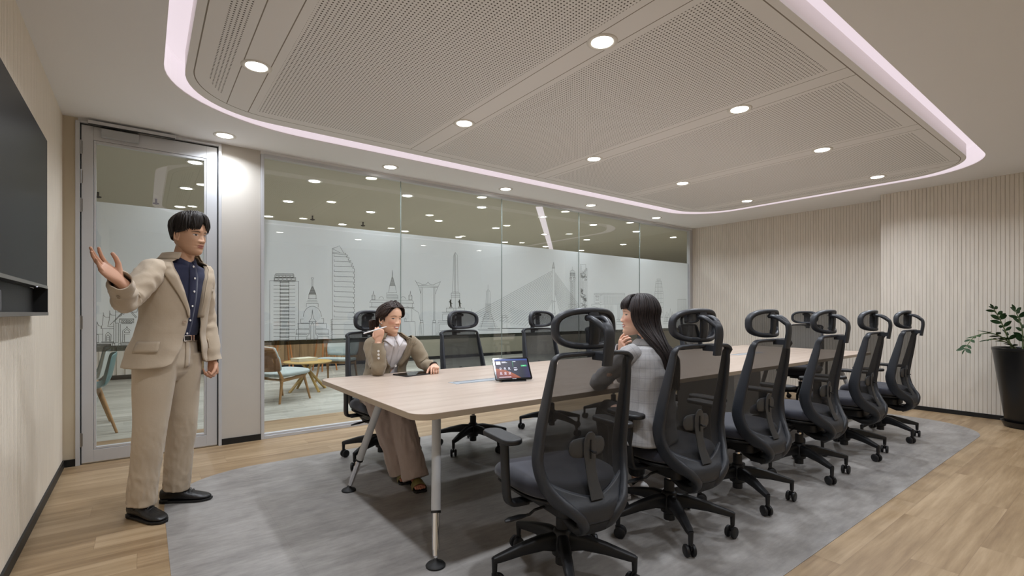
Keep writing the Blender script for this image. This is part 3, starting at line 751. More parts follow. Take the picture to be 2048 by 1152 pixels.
mb = MB(); mb.box(-3.5, 14.5, YF - 0.015, YF, 0, 0.08); struct(mb.build('baseboard_lounge', M['base'], smooth=False))
mb = MB(); mb.box(9.0, 11.0, YF - 0.5, YF, 0.0, HC); struct(mb.build('wall_lounge_pier', M['flute'], smooth=False))
k_ = 0
rowname = ['row nearest the glass', 'second row from the glass', 'third row from the glass', 'row by the far wall']
for j, y in enumerate((5.9, 7.19, 8.5, 9.8)):
    for i in range(8):
        x = 0.42 + 1.165 * i if j < 2 else 0.42 + 1.165 * i
        downlight(x, y, 'small downlight in the lounge ceiling beyond the glass, ' + rowname[j], 'lounge downlights, ' + rowname[j], LAMP_OUT_W)
# slanting light line of the lounge ceiling
a, b = Vector((4.55, 5.36, HC - 0.004)), Vector((7.9, 8.85, HC - 0.004))
dr = (b - a).normalized(); sd = Vector((-dr.y, dr.x, 0)) * 0.05
mb = MB(); mb.add([a - sd, b - sd, b + sd, a + sd, a - sd + Vector((0, 0, .003)), b - sd + Vector((0, 0, .003)), b + sd + Vector((0, 0, .003)), a + sd + Vector((0, 0, .003))], [(0, 1, 2, 3), (7, 6, 5, 4), (0, 4, 5, 1), (1, 5, 6, 2), (2, 6, 7, 3), (3, 7, 4, 0)])
tag(mb.build('linear_light', M['led'], smooth=False), 'slanting pinkish white light line in the lounge ceiling behind the glass', 'light')
# small black sprinkler heads hanging from the lounge ceiling
for i, (u, v) in enumerate(((196, 396), (312, 409), (625, 441), (726, 453))):
    d_ = ray(u, v); t_ = (2.655 - CAM_H) / d_[2]; p_ = Vector((d_[0] * t_, d_[1] * t_, HC))
    mb = MB(); mb.tube([(0, 0, 0), (0, 0, -0.075)], 0.012, 10); mb.lathe([(0.001, -0.055), (0.035, -0.056), (0.035, -0.068), (0.001, -0.070)], 16)
    tag(mb.build('sprinkler_head', M['base'], loc=tuple(p_)), ('small black sprinkler head above the film of the door, at its left edge', 'small black sprinkler head seen above the film in the middle of the door', 'small black sprinkler head above the film, left one behind the first pane', 'small black sprinkler head above the film, right one behind the first pane')[i], 'sprinkler', 'sprinkler heads in the lounge')
# ------------------------------------------------------------------ conference table
tb = tag(empty('conference_table', (0, 0, 0)), 'long pale ash conference table on splayed white legs in the middle of the room', 'table')
TX0, TX1, TY0, TY1, TZ = 0.972, 6.80, 1.985, 3.505, 0.74
mb = MB(); mb.prism(rrect(TX0, TX1, TY0, TY1, 0.09, 8), TZ - 0.030, TZ)
mb.build('tabletop', M['table'], tb, bevel=0.0025, smooth=False)
M['edge'] = mat('table_edge_band', (168, 150, 128), 0.45)
mb = MB(); mb.rings([[(x, y, TZ - 0.0295) for x, y in rrect(TX0 - 0.0012, TX1 + 0.0012, TY0 - 0.0012, TY1 + 0.0012, 0.09, 8)], [(x, y, TZ - 0.0025) for x, y in rrect(TX0 - 0.0012, TX1 + 0.0012, TY0 - 0.0012, TY1 + 0.0012, 0.09, 8)]], True, False)
mb.build('edge_band', M['edge'], tb, angle=180)
mb = MB()
for y in (2.42, 3.07): mb.box(1.25, 6.52, y - 0.02, y + 0.02, TZ - 0.065, TZ - 0.03)
for x in (1.25, 3.88, 6.52): mb.box(x - 0.02, x + 0.02, 2.2, 3.29, TZ - 0.065, TZ - 0.03)
mb.build('under_frame', M['legwhite'], tb, smooth=False)
for sx in (0, 1):
    for sy in (0, 1):
        foot = Vector((1.10 if sx == 0 else 6.67, 2.05 if sy == 0 else 3.27, 0.012)); topp = Vector((1.245 if sx == 0 else 6.53, 2.31 if sy == 0 else 3.00, TZ - 0.03))
        dv = (topp - foot).normalized()
        p = lambda h: foot + dv * ((h - foot.z) / dv.z)
        mb = MB(); mb.tube([p(0.225), p(TZ - 0.03)], 0.0235, 24); lg = mb.build('leg', M['legwhite'], tb, angle=50)
        mb = MB(); mb.tube([p(0.217), p(0.228)], 0.025, 24); mb.build('collar', M['blackp'], lg, angle=50)
        mb = MB(); mb.tube([p(0.07), p(0.22)], 0.0175, 24); mb.tube([p(0.045), p(0.072)], 0.0145, 24); mb.tube([p(0.03), p(0.047)], [0.006, 0.011], 16)
        mb.build('chrome_extension', M['chrome'], lg, angle=50)
        mb = MB(); mb.lathe([(0.046, 0.003), (0.047, 0.009), (0.040, 0.017), (0.016, 0.026), (0.010, 0.036)], 28, mtx=Matrix.Translation((foot.x, foot.y, 0)))
        mb.build('foot', M['rubber'], lg, angle=50)
M['ped'] = mat('pale_grey_metal', (222, 225, 228), 0.5)
mb = MB(); mb.box(4.53, 5.05, 2.44, 3.06, 0.003, TZ - 0.03); mb.build('pedestal', M['ped'], tb, smooth=False, bevel=0.003)
M['flap'] = mat('silver_flap', (178, 184, 190), 0.35, metal=0.4)
for x0 in (1.60, 3.35, 5.1):
    mb = MB(); mb.box(x0, x0 + 0.62, 2.70, 2.81, TZ - 0.002, TZ + 0.0012); cb = mb.build('cable_flap', M['flap'], tb, smooth=False)
    mb = MB(); mb.box(x0 + 0.03, x0 + 0.59, 2.712, 2.716, TZ, TZ + 0.0018); mb.box(x0 + 0.03, x0 + 0.59, 2.790, 2.797, TZ, TZ + 0.0018); mb.build('flap_slot', M['blackp'], cb, smooth=False)

# ------------------------------------------------------------------ task chair
def make_chair():
    root = empty('office_chair', (0, 0, 0))
    # five-star base: one moulded arm each, caster under its tip
    mb = MB(); mb.lathe([(0.030, 0.055), (0.030, 0.09), (0.046, 0.10), (0.050, 0.16), (0.040, 0.205), (0.030, 0.215)], 24)
    mb.build('base_hub', M['chair_dark'], root, angle=50)
    mb = MB(); mb.lathe([(0.028, 0.20), (0.028, 0.275)], 20); mb.lathe([(0.014, 0.27), (0.014, 0.34)], 16); gl = mb.build('gas_lift', M['chair_dark'], root, angle=50)
    mb = MB(); mb.lathe([(0.0165, 0.268), (0.0165, 0.290)], 16); mb.build('piston_collar', M['chrome'], gl, angle=50)
    for k in range(5):
        an = R(26 + 72 * k)
        mb = MB()
        path = [(0.035, 0, 0.158), (0.10, 0, 0.163), (0.20, 0, 0.148), (0.30, 0, 0.125), (0.325, 0, 0.120)]
        fl = [(0.026, 0.042), (0.025, 0.034), (0.022, 0.025), (0.018, 0.017), (0.014, 0.014)]
        mb.tube(path, 0, 16, flat=fl, up=(0, 0, 1), power=3.5)
        mb.tube([(0.322, 0, 0.128), (0.322, 0, 0.062)], [0.014, 0.011], 12)
        ob = mb.build('base_arm', M['chair_dark'], root, angle=45); ob.rotation_euler[2] = an
        sw = R(35 + 50 * k)      # castor swivel
        hood = Matrix.Translation((0.322, 0, 0)) @ Matrix.Rotation(sw, 4, 'Z')
        mb = MB()
        mb.tube([(-0.002, 0, 0.066), (0.004, 0, 0.050), (0.010, 0, 0.032)], 0, 12, flat=[(0.006, 0.014), (0.006, 0.02), (0.006, 0.012)], up=(0, 0, 1), mtx=hood)
        ca = mb.build('castor', M['chair_dark'], root, angle=50); ca.rotation_euler[2] = an
        for sgn in (-1, 1):
            mb = MB(); ax = Matrix.Translation((0.012, sgn * 0.017, 0.0305)) @ Matrix.Rotation(R(90), 4, 'X')
            mb.lathe([(0.006, -0.010), (0.024, -0.010), (0.0295, -0.006), (0.0305, 0.0), (0.0295, 0.006), (0.024, 0.010), (0.006, 0.010)], 28, mtx=hood @ ax)
            mb.build('wheel', M['chair_dark'], ca, angle=40)
    # mechanism and levers under the seat
    mb = MB(); mb.prism(rrect(-0.11, 0.11, -0.16, 0.13, 0.04, 6), 0.325, 0.385); mb.box(-0.27, 0.27, -0.03, 0.03, 0.372, 0.388); mb.build('mechanism', M['chair_dark'], root, bevel=0.008)
    mb = MB(); mb.tube([(-0.10, -0.02, 0.34), (-0.16, -0.02, 0.335), (-0.18, -0.01, 0.315), (-0.20, 0.0, 0.31)], 0.006, 8); mb.tube([(-0.195, 0.0, 0.31), (-0.22, 0.005, 0.308), (-0.27, 0.01, 0.303), (-0.29, 0.012, 0.300)], 0, 12, flat=[(0.010, 0.006), (0.019, 0.008), (0.018, 0.008), (0.008, 0.005)], up=(0, 0, 1)); mb.build('tilt_lever', M['chair_dark'], root)
    mb = MB(); mb.tube([(0.10, 0.06, 0.345), (0.19, 0.06, 0.335)], 0.006, 8); mb.tube([(0.18, 0.06, 0.335), (0.22, 0.06, 0.332), (0.28, 0.06, 0.325)], 0, 12, flat=[(0.012, 0.006), (0.019, 0.008), (0.01, 0.005)], up=(0, 0, 1)); mb.build('height_lever', M['chair_dark'], root)
    # seat pan and cushion
    def seat_ring(grow, z, sag=0.0, fz=0.0):
        pts = []
        for i in range(48):
            a = 2 * PI * i / 48; c, s_ = math.cos(a), math.sin(a)
            x = (0.245 + grow) * math.copysign(abs(c) ** 0.55, c); y = 0.055 + (0.255 + grow) * math.copysign(abs(s_) ** 0.6, s_)
            if y < 0: x *= 1 - 0.13 * (abs(y) / 0.2) ** 2
            zz = z - fz * max(0, (y - 0.17) / 0.14) ** 2 + 0.012 * (x / 0.25) ** 2
            pts.append((x, y, zz))
        return pts
    mb = MB(); mb.rings([seat_ring(-0.09, 0.382, fz=0.02), seat_ring(-0.03, 0.386, fz=0.035), seat_ring(-0.004, 0.405, fz=0.04), seat_ring(-0.004, 0.418, fz=0.04)]); mb.build('seat_pan', M['chair_dark'], root, subsurf=1)
    mb = MB(); mb.rings([seat_ring(-0.03, 0.412, fz=0.035), seat_ring(-0.002, 0.418, fz=0.037), seat_ring(0.006, 0.438, fz=0.032), seat_ring(0.002, 0.468, fz=0.03), seat_ring(-0.02, 0.486, fz=0.028), seat_ring(-0.06, 0.492, fz=0.02), seat_ring(-0.15, 0.488, fz=0.01)]); mb.build('seat', M['chair_seat'], root, subsurf=1)
    # back profile: y and half width by height (outer frame)
    ys = [(0.27, -0.10), (0.285, -0.16), (0.31, -0.20), (0.35, -0.232), (0.40, -0.215), (0.44, -0.172), (0.48, -0.140), (0.53, -0.118), (0.60, -0.108), (0.70, -0.128), (0.80, -0.155), (0.90, -0.182), (1.00, -0.208), (1.04, -0.216)]
    ws = [(0.27, 0.05), (0.30, 0.060), (0.34, 0.085), (0.38, 0.130), (0.42, 0.172), (0.47, 0.208), (0.53, 0.228), (0.60, 0.231), (0.70, 0.227), (0.80, 0.220), (0.90, 0.211), (0.98, 0.203), (1.04, 0.192)]
    ys = [(z_, y_ + 0.010) for z_, y_ in ys]
    def wing(z): return interp(z, [(0.28, 0.026), (0.36, 0.034), (0.45, 0.040), (0.6, 0.040), (0.8, 0.032), (0.95, 0.024), (1.04, 0.017)])
    def yc(x, z):
        w = interp(z, ws); y = interp(z, ys) - wing(z) * 1.25; d = max(0.0, 1 - (x / max(w, 0.01)) ** 2)
        return y - d * (0.022 if z > 0.45 else 0.022 * max(0, (z - 0.27) / 0.18) + 0.0)
    half = []
    zs = [0.285, 0.31, 0.34, 0.37, 0.40, 0.43, 0.46, 0.50, 0.55, 0.60, 0.66, 0.72, 0.78, 0.84, 0.90, 0.95, 0.985]
    for z in zs: half.append((-interp(z, ws), interp(z, ys), z))
    half += [(-0.204, -0.209, 1.008), (-0.190, -0.214, 1.024), (-0.162, -0.222, 1.034), (-0.10, -0.238, 1.037), (-0.05, -0.249, 1.038)]
    left = [Vector(p) for p in half]
    right = [Vector((-p[0], p[1], p[2])) for p in half][::-1]
    full = left + [Vector((0, -0.254, 1.038))] + right
    # each section is a flat rounded bar, wide low down and slimmer at the top
    for p in full:
        if p.z > 1.0: p.y = yc(p.x, 1.03) + wing(1.03)
    full = catmull(full, 2); n = len(full); fl = []
    for i, p in enumerate(full):
        z = p.z; wd = interp(z, [(0.28, 0.040), (0.36, 0.046), (0.45, 0.036), (0.55, 0.032), (0.7, 0.027), (0.95, 0.021), (1.04, 0.019)])
        fl.append((wing(z), wd))
    mb = MB(); rs = []
    for i, p in enumerate(full):
        t = (full[min(i + 1, n - 1)] - full[max(i - 1, 0)]).normalized()
        outw = Vector((p.x, 0.0, 0.0)) if abs(p.x) > 0.13 and p.z < 1.0 else Vector((p.x * 0.8, 0, (p.z - 0.9) * 1.0 if p.z > 0.95 else 0))
        if outw.length < 1e-4: outw = Vector((0, 0, 1))
        outw.normalize(); b = t.cross(outw).normalized(); a = b.cross(t).normalized()
        if a.dot(outw) < 0: a = -a
        if b.y < 0: b = -b
        ra, rb = fl[i][0], fl[i][1] * 0.5
        # a = in-plane (visible from behind), b = depth
        ring = []
        for j in range(16):
            w = 2 * PI * j / 16; cw, sw = math.cos(w), math.sin(w)
            cw = math.copysign(abs(cw) ** (2 / 3), cw); sw = math.copysign(abs(sw) ** (2 / 3), sw)
            ring.append(p - a * (fl[i][1] * 0.40) + a * (fl[i][1] * 0.50 * cw) + a * (fl[i][1] * 0.22 * (1 - sw) * 0.5 - fl[i][1] * .11) - Vector((0, 1, 0)) * ra + b * (ra * sw))
        rs.append(ring)
    mb.rings(rs); mb.build('back_frame', M['chairp'], root, angle=60)
    # lower shell joining the two sides
    rows = []
    for v_ in range(15):
        row = []
        for i in range(25):
            u = -1 + i / 12
            # V shaped upper edge: the shell stops low in the middle
            lim = 0.440 + 0.075 * abs(u) ** 1.8; zz = 0.285 + (lim - 0.285) * v_ / 14
            x = u * (interp(zz, ws) - 0.010)
            row.append((x, yc(x, zz) - 0.002, zz))
        rows.append(row)
    mb = MB(); mb.rings(rows, closed=False, cap=False); mb.build('lower_shell', M['chairp'], root, solid=0.010, offset=0, angle=60)
    # spine reaching forward under the seat
    mb = MB(); mb.tube([(0, -0.262, 0.345), (0, -0.240, 0.312), (0, -0.20, 0.292), (0, -0.14, 0.290), (0, -0.08, 0.308), (0, -0.03, 0.335)], 0, 20, flat=[(0.060, 0.012), (0.072, 0.022), (0.076, 0.026), (0.070, 0.026), (0.06, 0.024), (0.05, 0.018)], up=(0, 0, 1), power=3); mb.build('spine', M['chair_dark'], root)
    # mesh
    rows = []
    for i in range(22):
        v = i / 21; row = []
        for j in range(17):
            u = -1 + j / 8
            z = 0.44 + 0.075 * abs(u) ** 1.8; z = z + (1.034 - 0.016 * abs(u) ** 4 - z) * v
            w = interp(z, ws) - 0.018; x = u * w
            if z > 0.98: x *= 1 - (z - 0.98) * 0.6
            row.append((x, yc(x, z), z))
        rows.append(row)
    mb = MB(); mb.rings(rows, closed=False, cap=False); mb.build('back_mesh', M['mesh'], root, angle=180)
    # lumbar support
    mb = MB(); pth = [(0, -0.256, 0.43), (0, -0.226, 0.49), (0, -0.208, 0.55), (0, -0.202, 0.61), (0, -0.204, 0.655), (0, -0.207, 0.685), (0, -0.209, 0.697)]
    mb.tube(pth, 0, 20, flat=[(0.034, 0.005), (0.028, 0.0055), (0.026, 0.0055), (0.032, 0.0055), (0.033, 0.005), (0.024, 0.005), (0.010, 0.004)], up=(0, -1, 0), power=3)
    M.setdefault('lumb', mat('grey_nylon', (58, 59, 61), 0.4))
    lu = mb.build('lumbar_support', M['lumb'], root)
    mb = MB(); mb.tube([(-0.094, -0.182, 0.63), (-0.088, -0.183, 0.63), (-0.074, -0.185, 0.63), (-0.045, -0.189, 0.63), (0, -0.192, 0.63), (0.045, -0.189, 0.63), (0.074, -0.185, 0.63), (0.088, -0.183, 0.63), (0.094, -0.182, 0.63)], 0, 16, flat=[(0.012, 0.003), (0.026, 0.006), (0.037, 0.007), (0.042, 0.008), (0.042, 0.008), (0.042, 0.008), (0.037, 0.007), (0.026, 0.006), (0.012, 0.003)], up=(0, -1, 0), power=2.6); mb.build('lumbar_pad', M['lumb'], lu)
    mb = MB(); mb.box(-0.003, 0.003, -0.2125, -0.2070, 0.585, 0.665); mb.build('slot', M['rubber'], lu, smooth=False)
    mb = MB(); mb.tube([(0, -0.205, 0.622), (0, -0.228, 0.616), (0.012, -0.233, 0.616)], 0.0045, 8); mb.build('lumbar_knob', M['chair_dark'], lu)
    # head rest: curved ring, mesh, centre post and the arched bracket
    def hr(x, z):  # curvature: edges come forward
        return -0.225 + 0.075 * (abs(x) / 0.165) ** 2.2 + 0.01 * ((z - 1.13) / 0.08) ** 2
    ring = []
    for i in range(40):
        a = 2 * PI * i / 40; c, s_ = math.cos(a), math.sin(a)
        x = 0.150 * math.copysign(abs(c) ** 0.62, c); z = 1.130 + 0.072 * math.copysign(abs(s_) ** 0.72, s_)
        if s_ > 0: z += 0.004 * (1 - (x / .15) ** 2)
        ring.append(Vector((x, hr(x, z), z)))
    mb = MB(); mb.tube(ring, 0, 16, flat=(0.0135, 0.021), loop=True, power=2.8, up=(0, 1, 0)); mb.build('headrest_frame', M['chairp'], root, angle=60)
    rows = []
    for i in range(9):
        v = -1 + i / 4
        rows.append([(0.150 * u * math.sqrt(max(0.02, 1 - 0.55 * abs(v) ** 3)), hr(0.15 * u, 1.13 + 0.07 * v) + 0.004, 1.130 + 0.072 * v * (1 - 0.35 * abs(u) ** 5)) for u in [(-1 + j / 8) for j in range(17)]])
    mb = MB(); mb.rings(rows, closed=False, cap=False); mb.build('headrest_mesh', M['mesh_head'], root, angle=180)
    mb = MB(); mb.tube([(0, -0.226, 1.06), (0, -0.234, 1.10), (0, -0.236, 1.16), (0, -0.226, 1.20)], 0, 12, flat=(0.026, 0.009), up=(0, -1, 0), power=3); mb.build('headrest_post', M['chairp'], root)
    mb = MB()
    for sx in (-1, 1):
        mb.tube(catmull([(sx * 0.030, -0.232, 1.176), (sx * 0.031, -0.262, 1.172), (sx * 0.026, -0.292, 1.155), (sx * 0.012, -0.318, 1.130)], 3), 0, 12, flat=(0.014, 0.011), up=(0, -0.3, 1))
    mb.tube(catmull([(0, -0.300, 1.150), (0, -0.322, 1.128), (0, -0.328, 1.09), (0, -0.322, 1.04), (0, -0.314, 0.985)], 3), 0, 14, flat=(0.025, 0.011), up=(0, -1, 0), power=3)
    mb.box(-0.022, 0.022, -0.315, -0.245, 1.005, 1.035)
    mb.tube([(-0.04, -0.232, 1.176), (0.04, -0.232, 1.176)], 0.013, 12)
    mb.build('headrest_bracket', M['chairp'], root, angle=50)
    # arm rests
    for sx in (-1, 1):
        mb = MB()
        mb.tube(catmull([(sx * 0.20, -0.015, 0.382), (sx * 0.27, -0.015, 0.385), (sx * 0.292, -0.012, 0.41), (sx * 0.296, -0.005, 0.50), (sx * 0.300, 0.0, 0.655)], 4), 0, 14, flat=[(0.012 + 0.0, 0.03)] * 17, up=(0, 1, 0), power=3)
        ar = mb.build('armrest', M['chair_dark'], root, angle=50)
        mb = MB(); pts = rrect(sx * 0.305 - 0.045, sx * 0.305 + 0.045, -0.115, 0.135, 0.042, 6)
        mb.prism(pts, 0.655, 0.680); mb.build('arm_pad', M['blackp'], ar, bevel=0.009, seg=3)
    return root

chair0 = make_chair()
near = [(1.525, 1.635, -8, 'large nearest black mesh task chair at the near corner of the table'),
        (2.325, 1.625, -9, 'black mesh task chair in which the woman in the grey checked jacket sits'),
        (3.095, 1.645, -4, 'black mesh task chair just behind the long-haired woman, third of the near row'),
        (3.970, 1.630, -2, 'fourth black mesh chair of the near row, overlapping the chair at the table end'),
        (4.845, 1.626, 1, 'last but one black mesh chair of the near row'),
        (5.750, 1.620, 0, 'last black mesh chair of the near row, closest to the potted plant')]
far = [(1.56, 3.84, 184, 'black mesh task chair behind the woman in the brown blazer'),
       (2.35, 3.68, 181, 'empty black mesh chair by the glass wall, next to the woman in the brown blazer'),
       (3.31, 3.70, 178, 'empty black mesh chair by the glass wall, seen left of the nearest headrest'),
       (4.22, 3.68, 180, 'black mesh chair by the glass wall, its headrest hidden behind the nearest chair'),
       (5.13, 3.68, 182, 'black mesh chair by the glass wall hidden behind the long-haired woman'),
       (6.02, 3.68, 180, 'black mesh chair by the glass wall seen through the second headrest')]
first = True
for row, grp in ((near, 'black mesh chairs along the near side of the table'), (far, 'black mesh chairs along the glass side of the table'), ([(7.02, 2.86, 97, 'black mesh task chair facing us at the far end of the table')], None)):
    for x, y, a, lab in row:
        c = chair0 if first else copy_tree(chair0); first = False
        c.location = (x, y, 0.002); c.rotation_euler = (0, 0, R(a)); tag(c, lab, 'chair')
        if grp: c['group'] = grp

# ------------------------------------------------------------------ touch console on the table
M['screen_glass'] = mat('black_glass', (10, 10, 11), 0.12, spec=0.4)
def console_screen():
    m = bpy.data.materials.new('console_screen'); m.use_nodes = True; k = NT(m); vec, x, y, z = k.xyz()
    # colours of the picture on the lit screen: dark violet sky above an orange planet rim
    d = k.m('ADD', k.m('MULTIPLY', k.m('POWER', k.m('ABSOLUTE', k.m('ADD', x, 0.13)), 2.0), 2.4), z)
    sky = k.ramp(k.m('MULTIPLY', k.m('ADD', x, 0.125), 4.0), [(0.0, lin((66, 22, 58))), (0.45, lin((30, 24, 66))), (0.75, lin((20, 24, 60))), (1.0, lin((40, 30, 110)))])
    pl = k.ramp(k.m('MULTIPLY', k.m('SUBTRACT', 0.092, d), 12.0), [(0.0, lin((230, 120, 50))), (0.4, lin((190, 70, 30))), (1.0, lin((120, 24, 30)))])
    msk = k.m('LESS_THAN', d, 0.088)
    c = k.mix(msk, sky, pl)
    c = k.mix(k.m('GREATER_THAN', z, 0.148), c, lin((40, 90, 200)))
    k.b.inputs['Base Color'].default_value = (0.01, 0.01, 0.01, 1); k.b.inputs['Roughness'].default_value = 0.35; k.b.inputs['Specular IOR Level'].default_value = 0.2
    k.l(c, k.b.inputs['Emission Color']); k.b.inputs['Emission Strength'].default_value = 0.5
    return m
M['cscreen'] = console_screen()
M['swhite'] = mat('screen_white', (210, 210, 220), 0.5, emis=(220, 220, 235), estr=0.7)
M['sgreen'] = mat('screen_green', (20, 140, 80), 0.5, emis=(20, 150, 84), estr=0.7)
A_ = Vector((1.850, 2.617, TZ)); B_ = Vector((2.085, 2.528, TZ)); ang = math.atan2(B_.y - A_.y, B_.x - A_.x)
cn = empty('touch_console', (*((A_ + B_) / 2)[:2], TZ), ang); tag(cn, 'small black touch-screen console with orange and violet screen standing on the table', 'tablet')
tilt = Matrix.Rotation(R(-38), 4, 'X')
mb = MB(); mb.prism(rrect(-0.128, 0.128, 0.0, 0.172, 0.010, 5), -0.006, 0.006, axis='y', mtx=Matrix.Translation((0, 0, 0.012)) @ tilt); mb.build('housing', M['screen_glass'], cn, bevel=0.002)
tm = Matrix.Translation((0, 0, 0.012)) @ tilt
mb = MB(); mb.box(-0.116, 0.116, -0.0068, -0.0060, 0.012, 0.160); sc = mb.build('screen', M['cscreen'], cn, smooth=False); sc.matrix_local = tm
LNs = Lines(-0.0072, 0.0015)
LNs.rect(-0.106, -0.078, 0.118, 0.142, 0.001)
for i in range(6): LNs.seg((-0.106, 0.120 + i * 0.004), (-0.078, 0.120 + i * 0.004), 0.0042)
for a, b in (((-0.066, 0.138), (-0.040, 0.138)), ((-0.066, 0.131), (-0.030, 0.131)), ((0.012, 0.139), (0.030, 0.139)), ((0.012, 0.078), (0.034, 0.078)), ((0.012, 0.070), (0.026, 0.070)), ((-0.100, 0.020), (-0.020, 0.020)), ((0.012, 0.09), (0.03, 0.09))): LNs.seg(a, b, 0.003)
for i in range(3):
    for j in range(2):
        x, z = -0.082 + i * 0.030 - j * 0.002, 0.088 - j * 0.036
        for q in range(8):
            t0, t1 = q * PI / 4, (q + 1) * PI / 4; LNs.seg((x + .0055 * math.cos(t0), z + .0055 * math.sin(t0)), (x + .0055 * math.cos(t1), z + .0055 * math.sin(t1)), 0.002)
        LNs.seg((x - 0.008, z - 0.011), (x + 0.008, z - 0.011), 0.0018)
o = LNs.mb.build('screen_icons', M['swhite'], sc, smooth=False)
LNs = Lines(-0.0072, 0.0015); LNs.seg((0.008, 0.142), (0.008, 0.098), 0.0015); LNs.seg((0.070, 0.104), (0.098, 0.104), 0.012)
LNs.mb.build('join_button', M['sgreen'], sc, smooth=False)
# maker's word under the screen and text on the button
def text(name, body, size, mtx, m, parent, ext=0.0):
    cu = bpy.data.curves.new(name, 'FONT'); cu.body = body; cu.size = size; cu.align_x = 'CENTER'; cu.align_y = 'CENTER'; cu.extrude = ext
    tmp = bpy.data.objects.new('tmp', cu); COL.objects.link(tmp); dg = bpy.context.evaluated_depsgraph_get(); me = bpy.data.meshes.new_from_object(tmp.evaluated_get(dg)); bpy.data.objects.remove(tmp, do_unlink=True)
    me.materials.clear(); me.materials.append(m); o = bpy.data.objects.new(name, me); COL.objects.link(o); o.parent = parent; o.matrix_local = mtx
    return o
text('maker_mark', 'HUAWEI', 0.007, Matrix.Translation((0.0, -0.0075, 0.0055)) @ Matrix.Rotation(R(90), 4, 'X'), M['swhite'], sc)
text('button_word', 'Start', 0.007, Matrix.Translation((0.084, -0.0076, 0.104)) @ Matrix.Rotation(R(90), 4, 'X'), M['swhite'], sc)
mb = MB(); mb.prism([(-0.004, 0.0), (0.085, 0.0), (0.062, 0.085)], -0.085, 0.085, axis='x'); mb.build('stand', M['blackp'], cn, smooth=False, bevel=0.003)
# tablet in front of the seated woman
tq = [Vector((1.481, 3.451)), Vector((1.512, 3.215)), Vector((1.72, 3.265))]
tl = empty('tablet', (1.60, 3.33, TZ), R(12)); tag(tl, 'dark tablet lying flat on the table before the woman in the brown blazer', 'tablet')
mb = MB(); mb.prism(rrect(-0.124, 0.124, -0.088, 0.088, 0.011, 5), 0.0005, 0.0075); mb.build('body', M['blackp'], tl, bevel=0.0015)
mb = MB(); mb.prism(rrect(-0.119, 0.119, -0.083, 0.083, 0.008, 5), 0.0075, 0.0082); mb.build('screen', M['screen_glass'], tl, smooth=False)

# ------------------------------------------------------------------ screen wall: television over a shelf
tv = empty('television', (XL, 2.95, 0)); tag(tv, 'large black television on the fluted wall at the left edge of the picture', 'television')
M['tvglass'] = mat('tv_glass', (17, 17, 18), 0.34, spec=0.08)
Y0, Y1 = -0.85, 0.815
mb = MB(); mb.box(0.012, 0.066, Y0, Y1, 1.336, 2.172); mb.build('cabinet', M['blackp'], tv, smooth=False, bevel=0.004)
mb = MB(); mb.box(0.066, 0.0685, Y0 + 0.008, Y1 - 0.008, 1.350, 2.164); mb.build('screen', M['tvglass'], tv, smooth=False)
M['tvbar'] = mat('grey_trim', (120, 118, 112), 0.4, metal=0.3)
mb = MB(); mb.box(0.066, 0.070, Y0, Y1 - 0.006, 1.334, 1.350); br = mb.build('bottom_bezel', M['tvbar'], tv, smooth=False)
mb = MB(); mb.ball((0.067, 0.49, 1.333), 0.004, 10, 6); mb.build('status_light', M['swhite'], br)
sh = empty('wall_shelf', (XL, 2.95, 0)); tag(sh, 'black open wall box with a grey lower edge under the television', 'shelf')
mb = MB(); mb.box(0.007, 0.012, Y0, Y1 + 0.004, 1.188, 1.336); mb.box(0.012, 0.070, Y1 - 0.004, Y1 + 0.006, 1.188, 1.336); mb.build('back_panel', M['base'], sh, smooth=False)
M['ledge'] = mat('grey_shelf_board', (104, 100, 94), 0.5)
mb = MB(); mb.box(0.007, 0.072, Y0, Y1 + 0.008, 1.184, 1.202); mb.build('shelf_board', M['ledge'], sh, smooth=False, bevel=0.001)
M['spk'] = mat('grey_speaker_cloth', (84, 82, 84), 0.8)
sp = empty('speaker', (XL + 0.043, 2.565, 1.202)); tag(sp, 'small grey speaker box on the shelf under the television, cut by the left edge', 'speaker')
mb = MB(); mb.box(-0.026, 0.022, -0.16, 0.105, 0, 0.085); mb.build('body', M['spk'], sp, bevel=0.003)
mb = MB(); mb.box(0.0225, 0.0235, -0.155, 0.10, 0.006, 0.079); mb.build('grille', M['spk'], sp, smooth=False)

# ------------------------------------------------------------------ potted plant
px, py = 7.33, 0.80
pot = empty('potted_plant', (px, py, 0)); tag(pot, 'green leafy plant in a tall black tapered pot before the fluted wall', 'plant')
M['pot'] = mat('black_pot_glaze', (17, 17, 18), 0.32)
mb = MB(); mb.lathe([(0.01, 0.03), (0.155, 0.03), (0.165, 0.05), (0.262, 0.80), (0.268, 0.805), (0.268, 0.83), (0.258, 0.832), (0.250, 0.82), (0.245, 0.78), (0.01, 0.77)], 56, cap=False); mb.build('vessel', M['pot'], pot, angle=35)
mb = MB(); mb.lathe([(0.01, 0.003), (0.17, 0.003), (0.195, 0.06), (0.20, 0.062), (0.192, 0.062), (0.168, 0.02), (0.01, 0.02)], 48, cap=False); mb.build('saucer', M['pot'], pot, angle=35)
M['soil'] = mat('dark_soil', (44, 34, 26), 0.95, bump=(80, 0.6, 3))
mb = MB(); mb.lathe([(0.244, 0.778), (0.15, 0.79), (0.01, 0.795)], 40, cap=False); mb.build('soil', M['soil'], pot, angle=180)
M['leaf'] = mat('glossy_dark_green_leaf', (34, 62, 30), 0.55, spec=0.3, var=((20, 20, 20), 0.3))
M['stem'] = mat('green_leaf_stem', (92, 104, 66), 0.5)
random.seed(11)
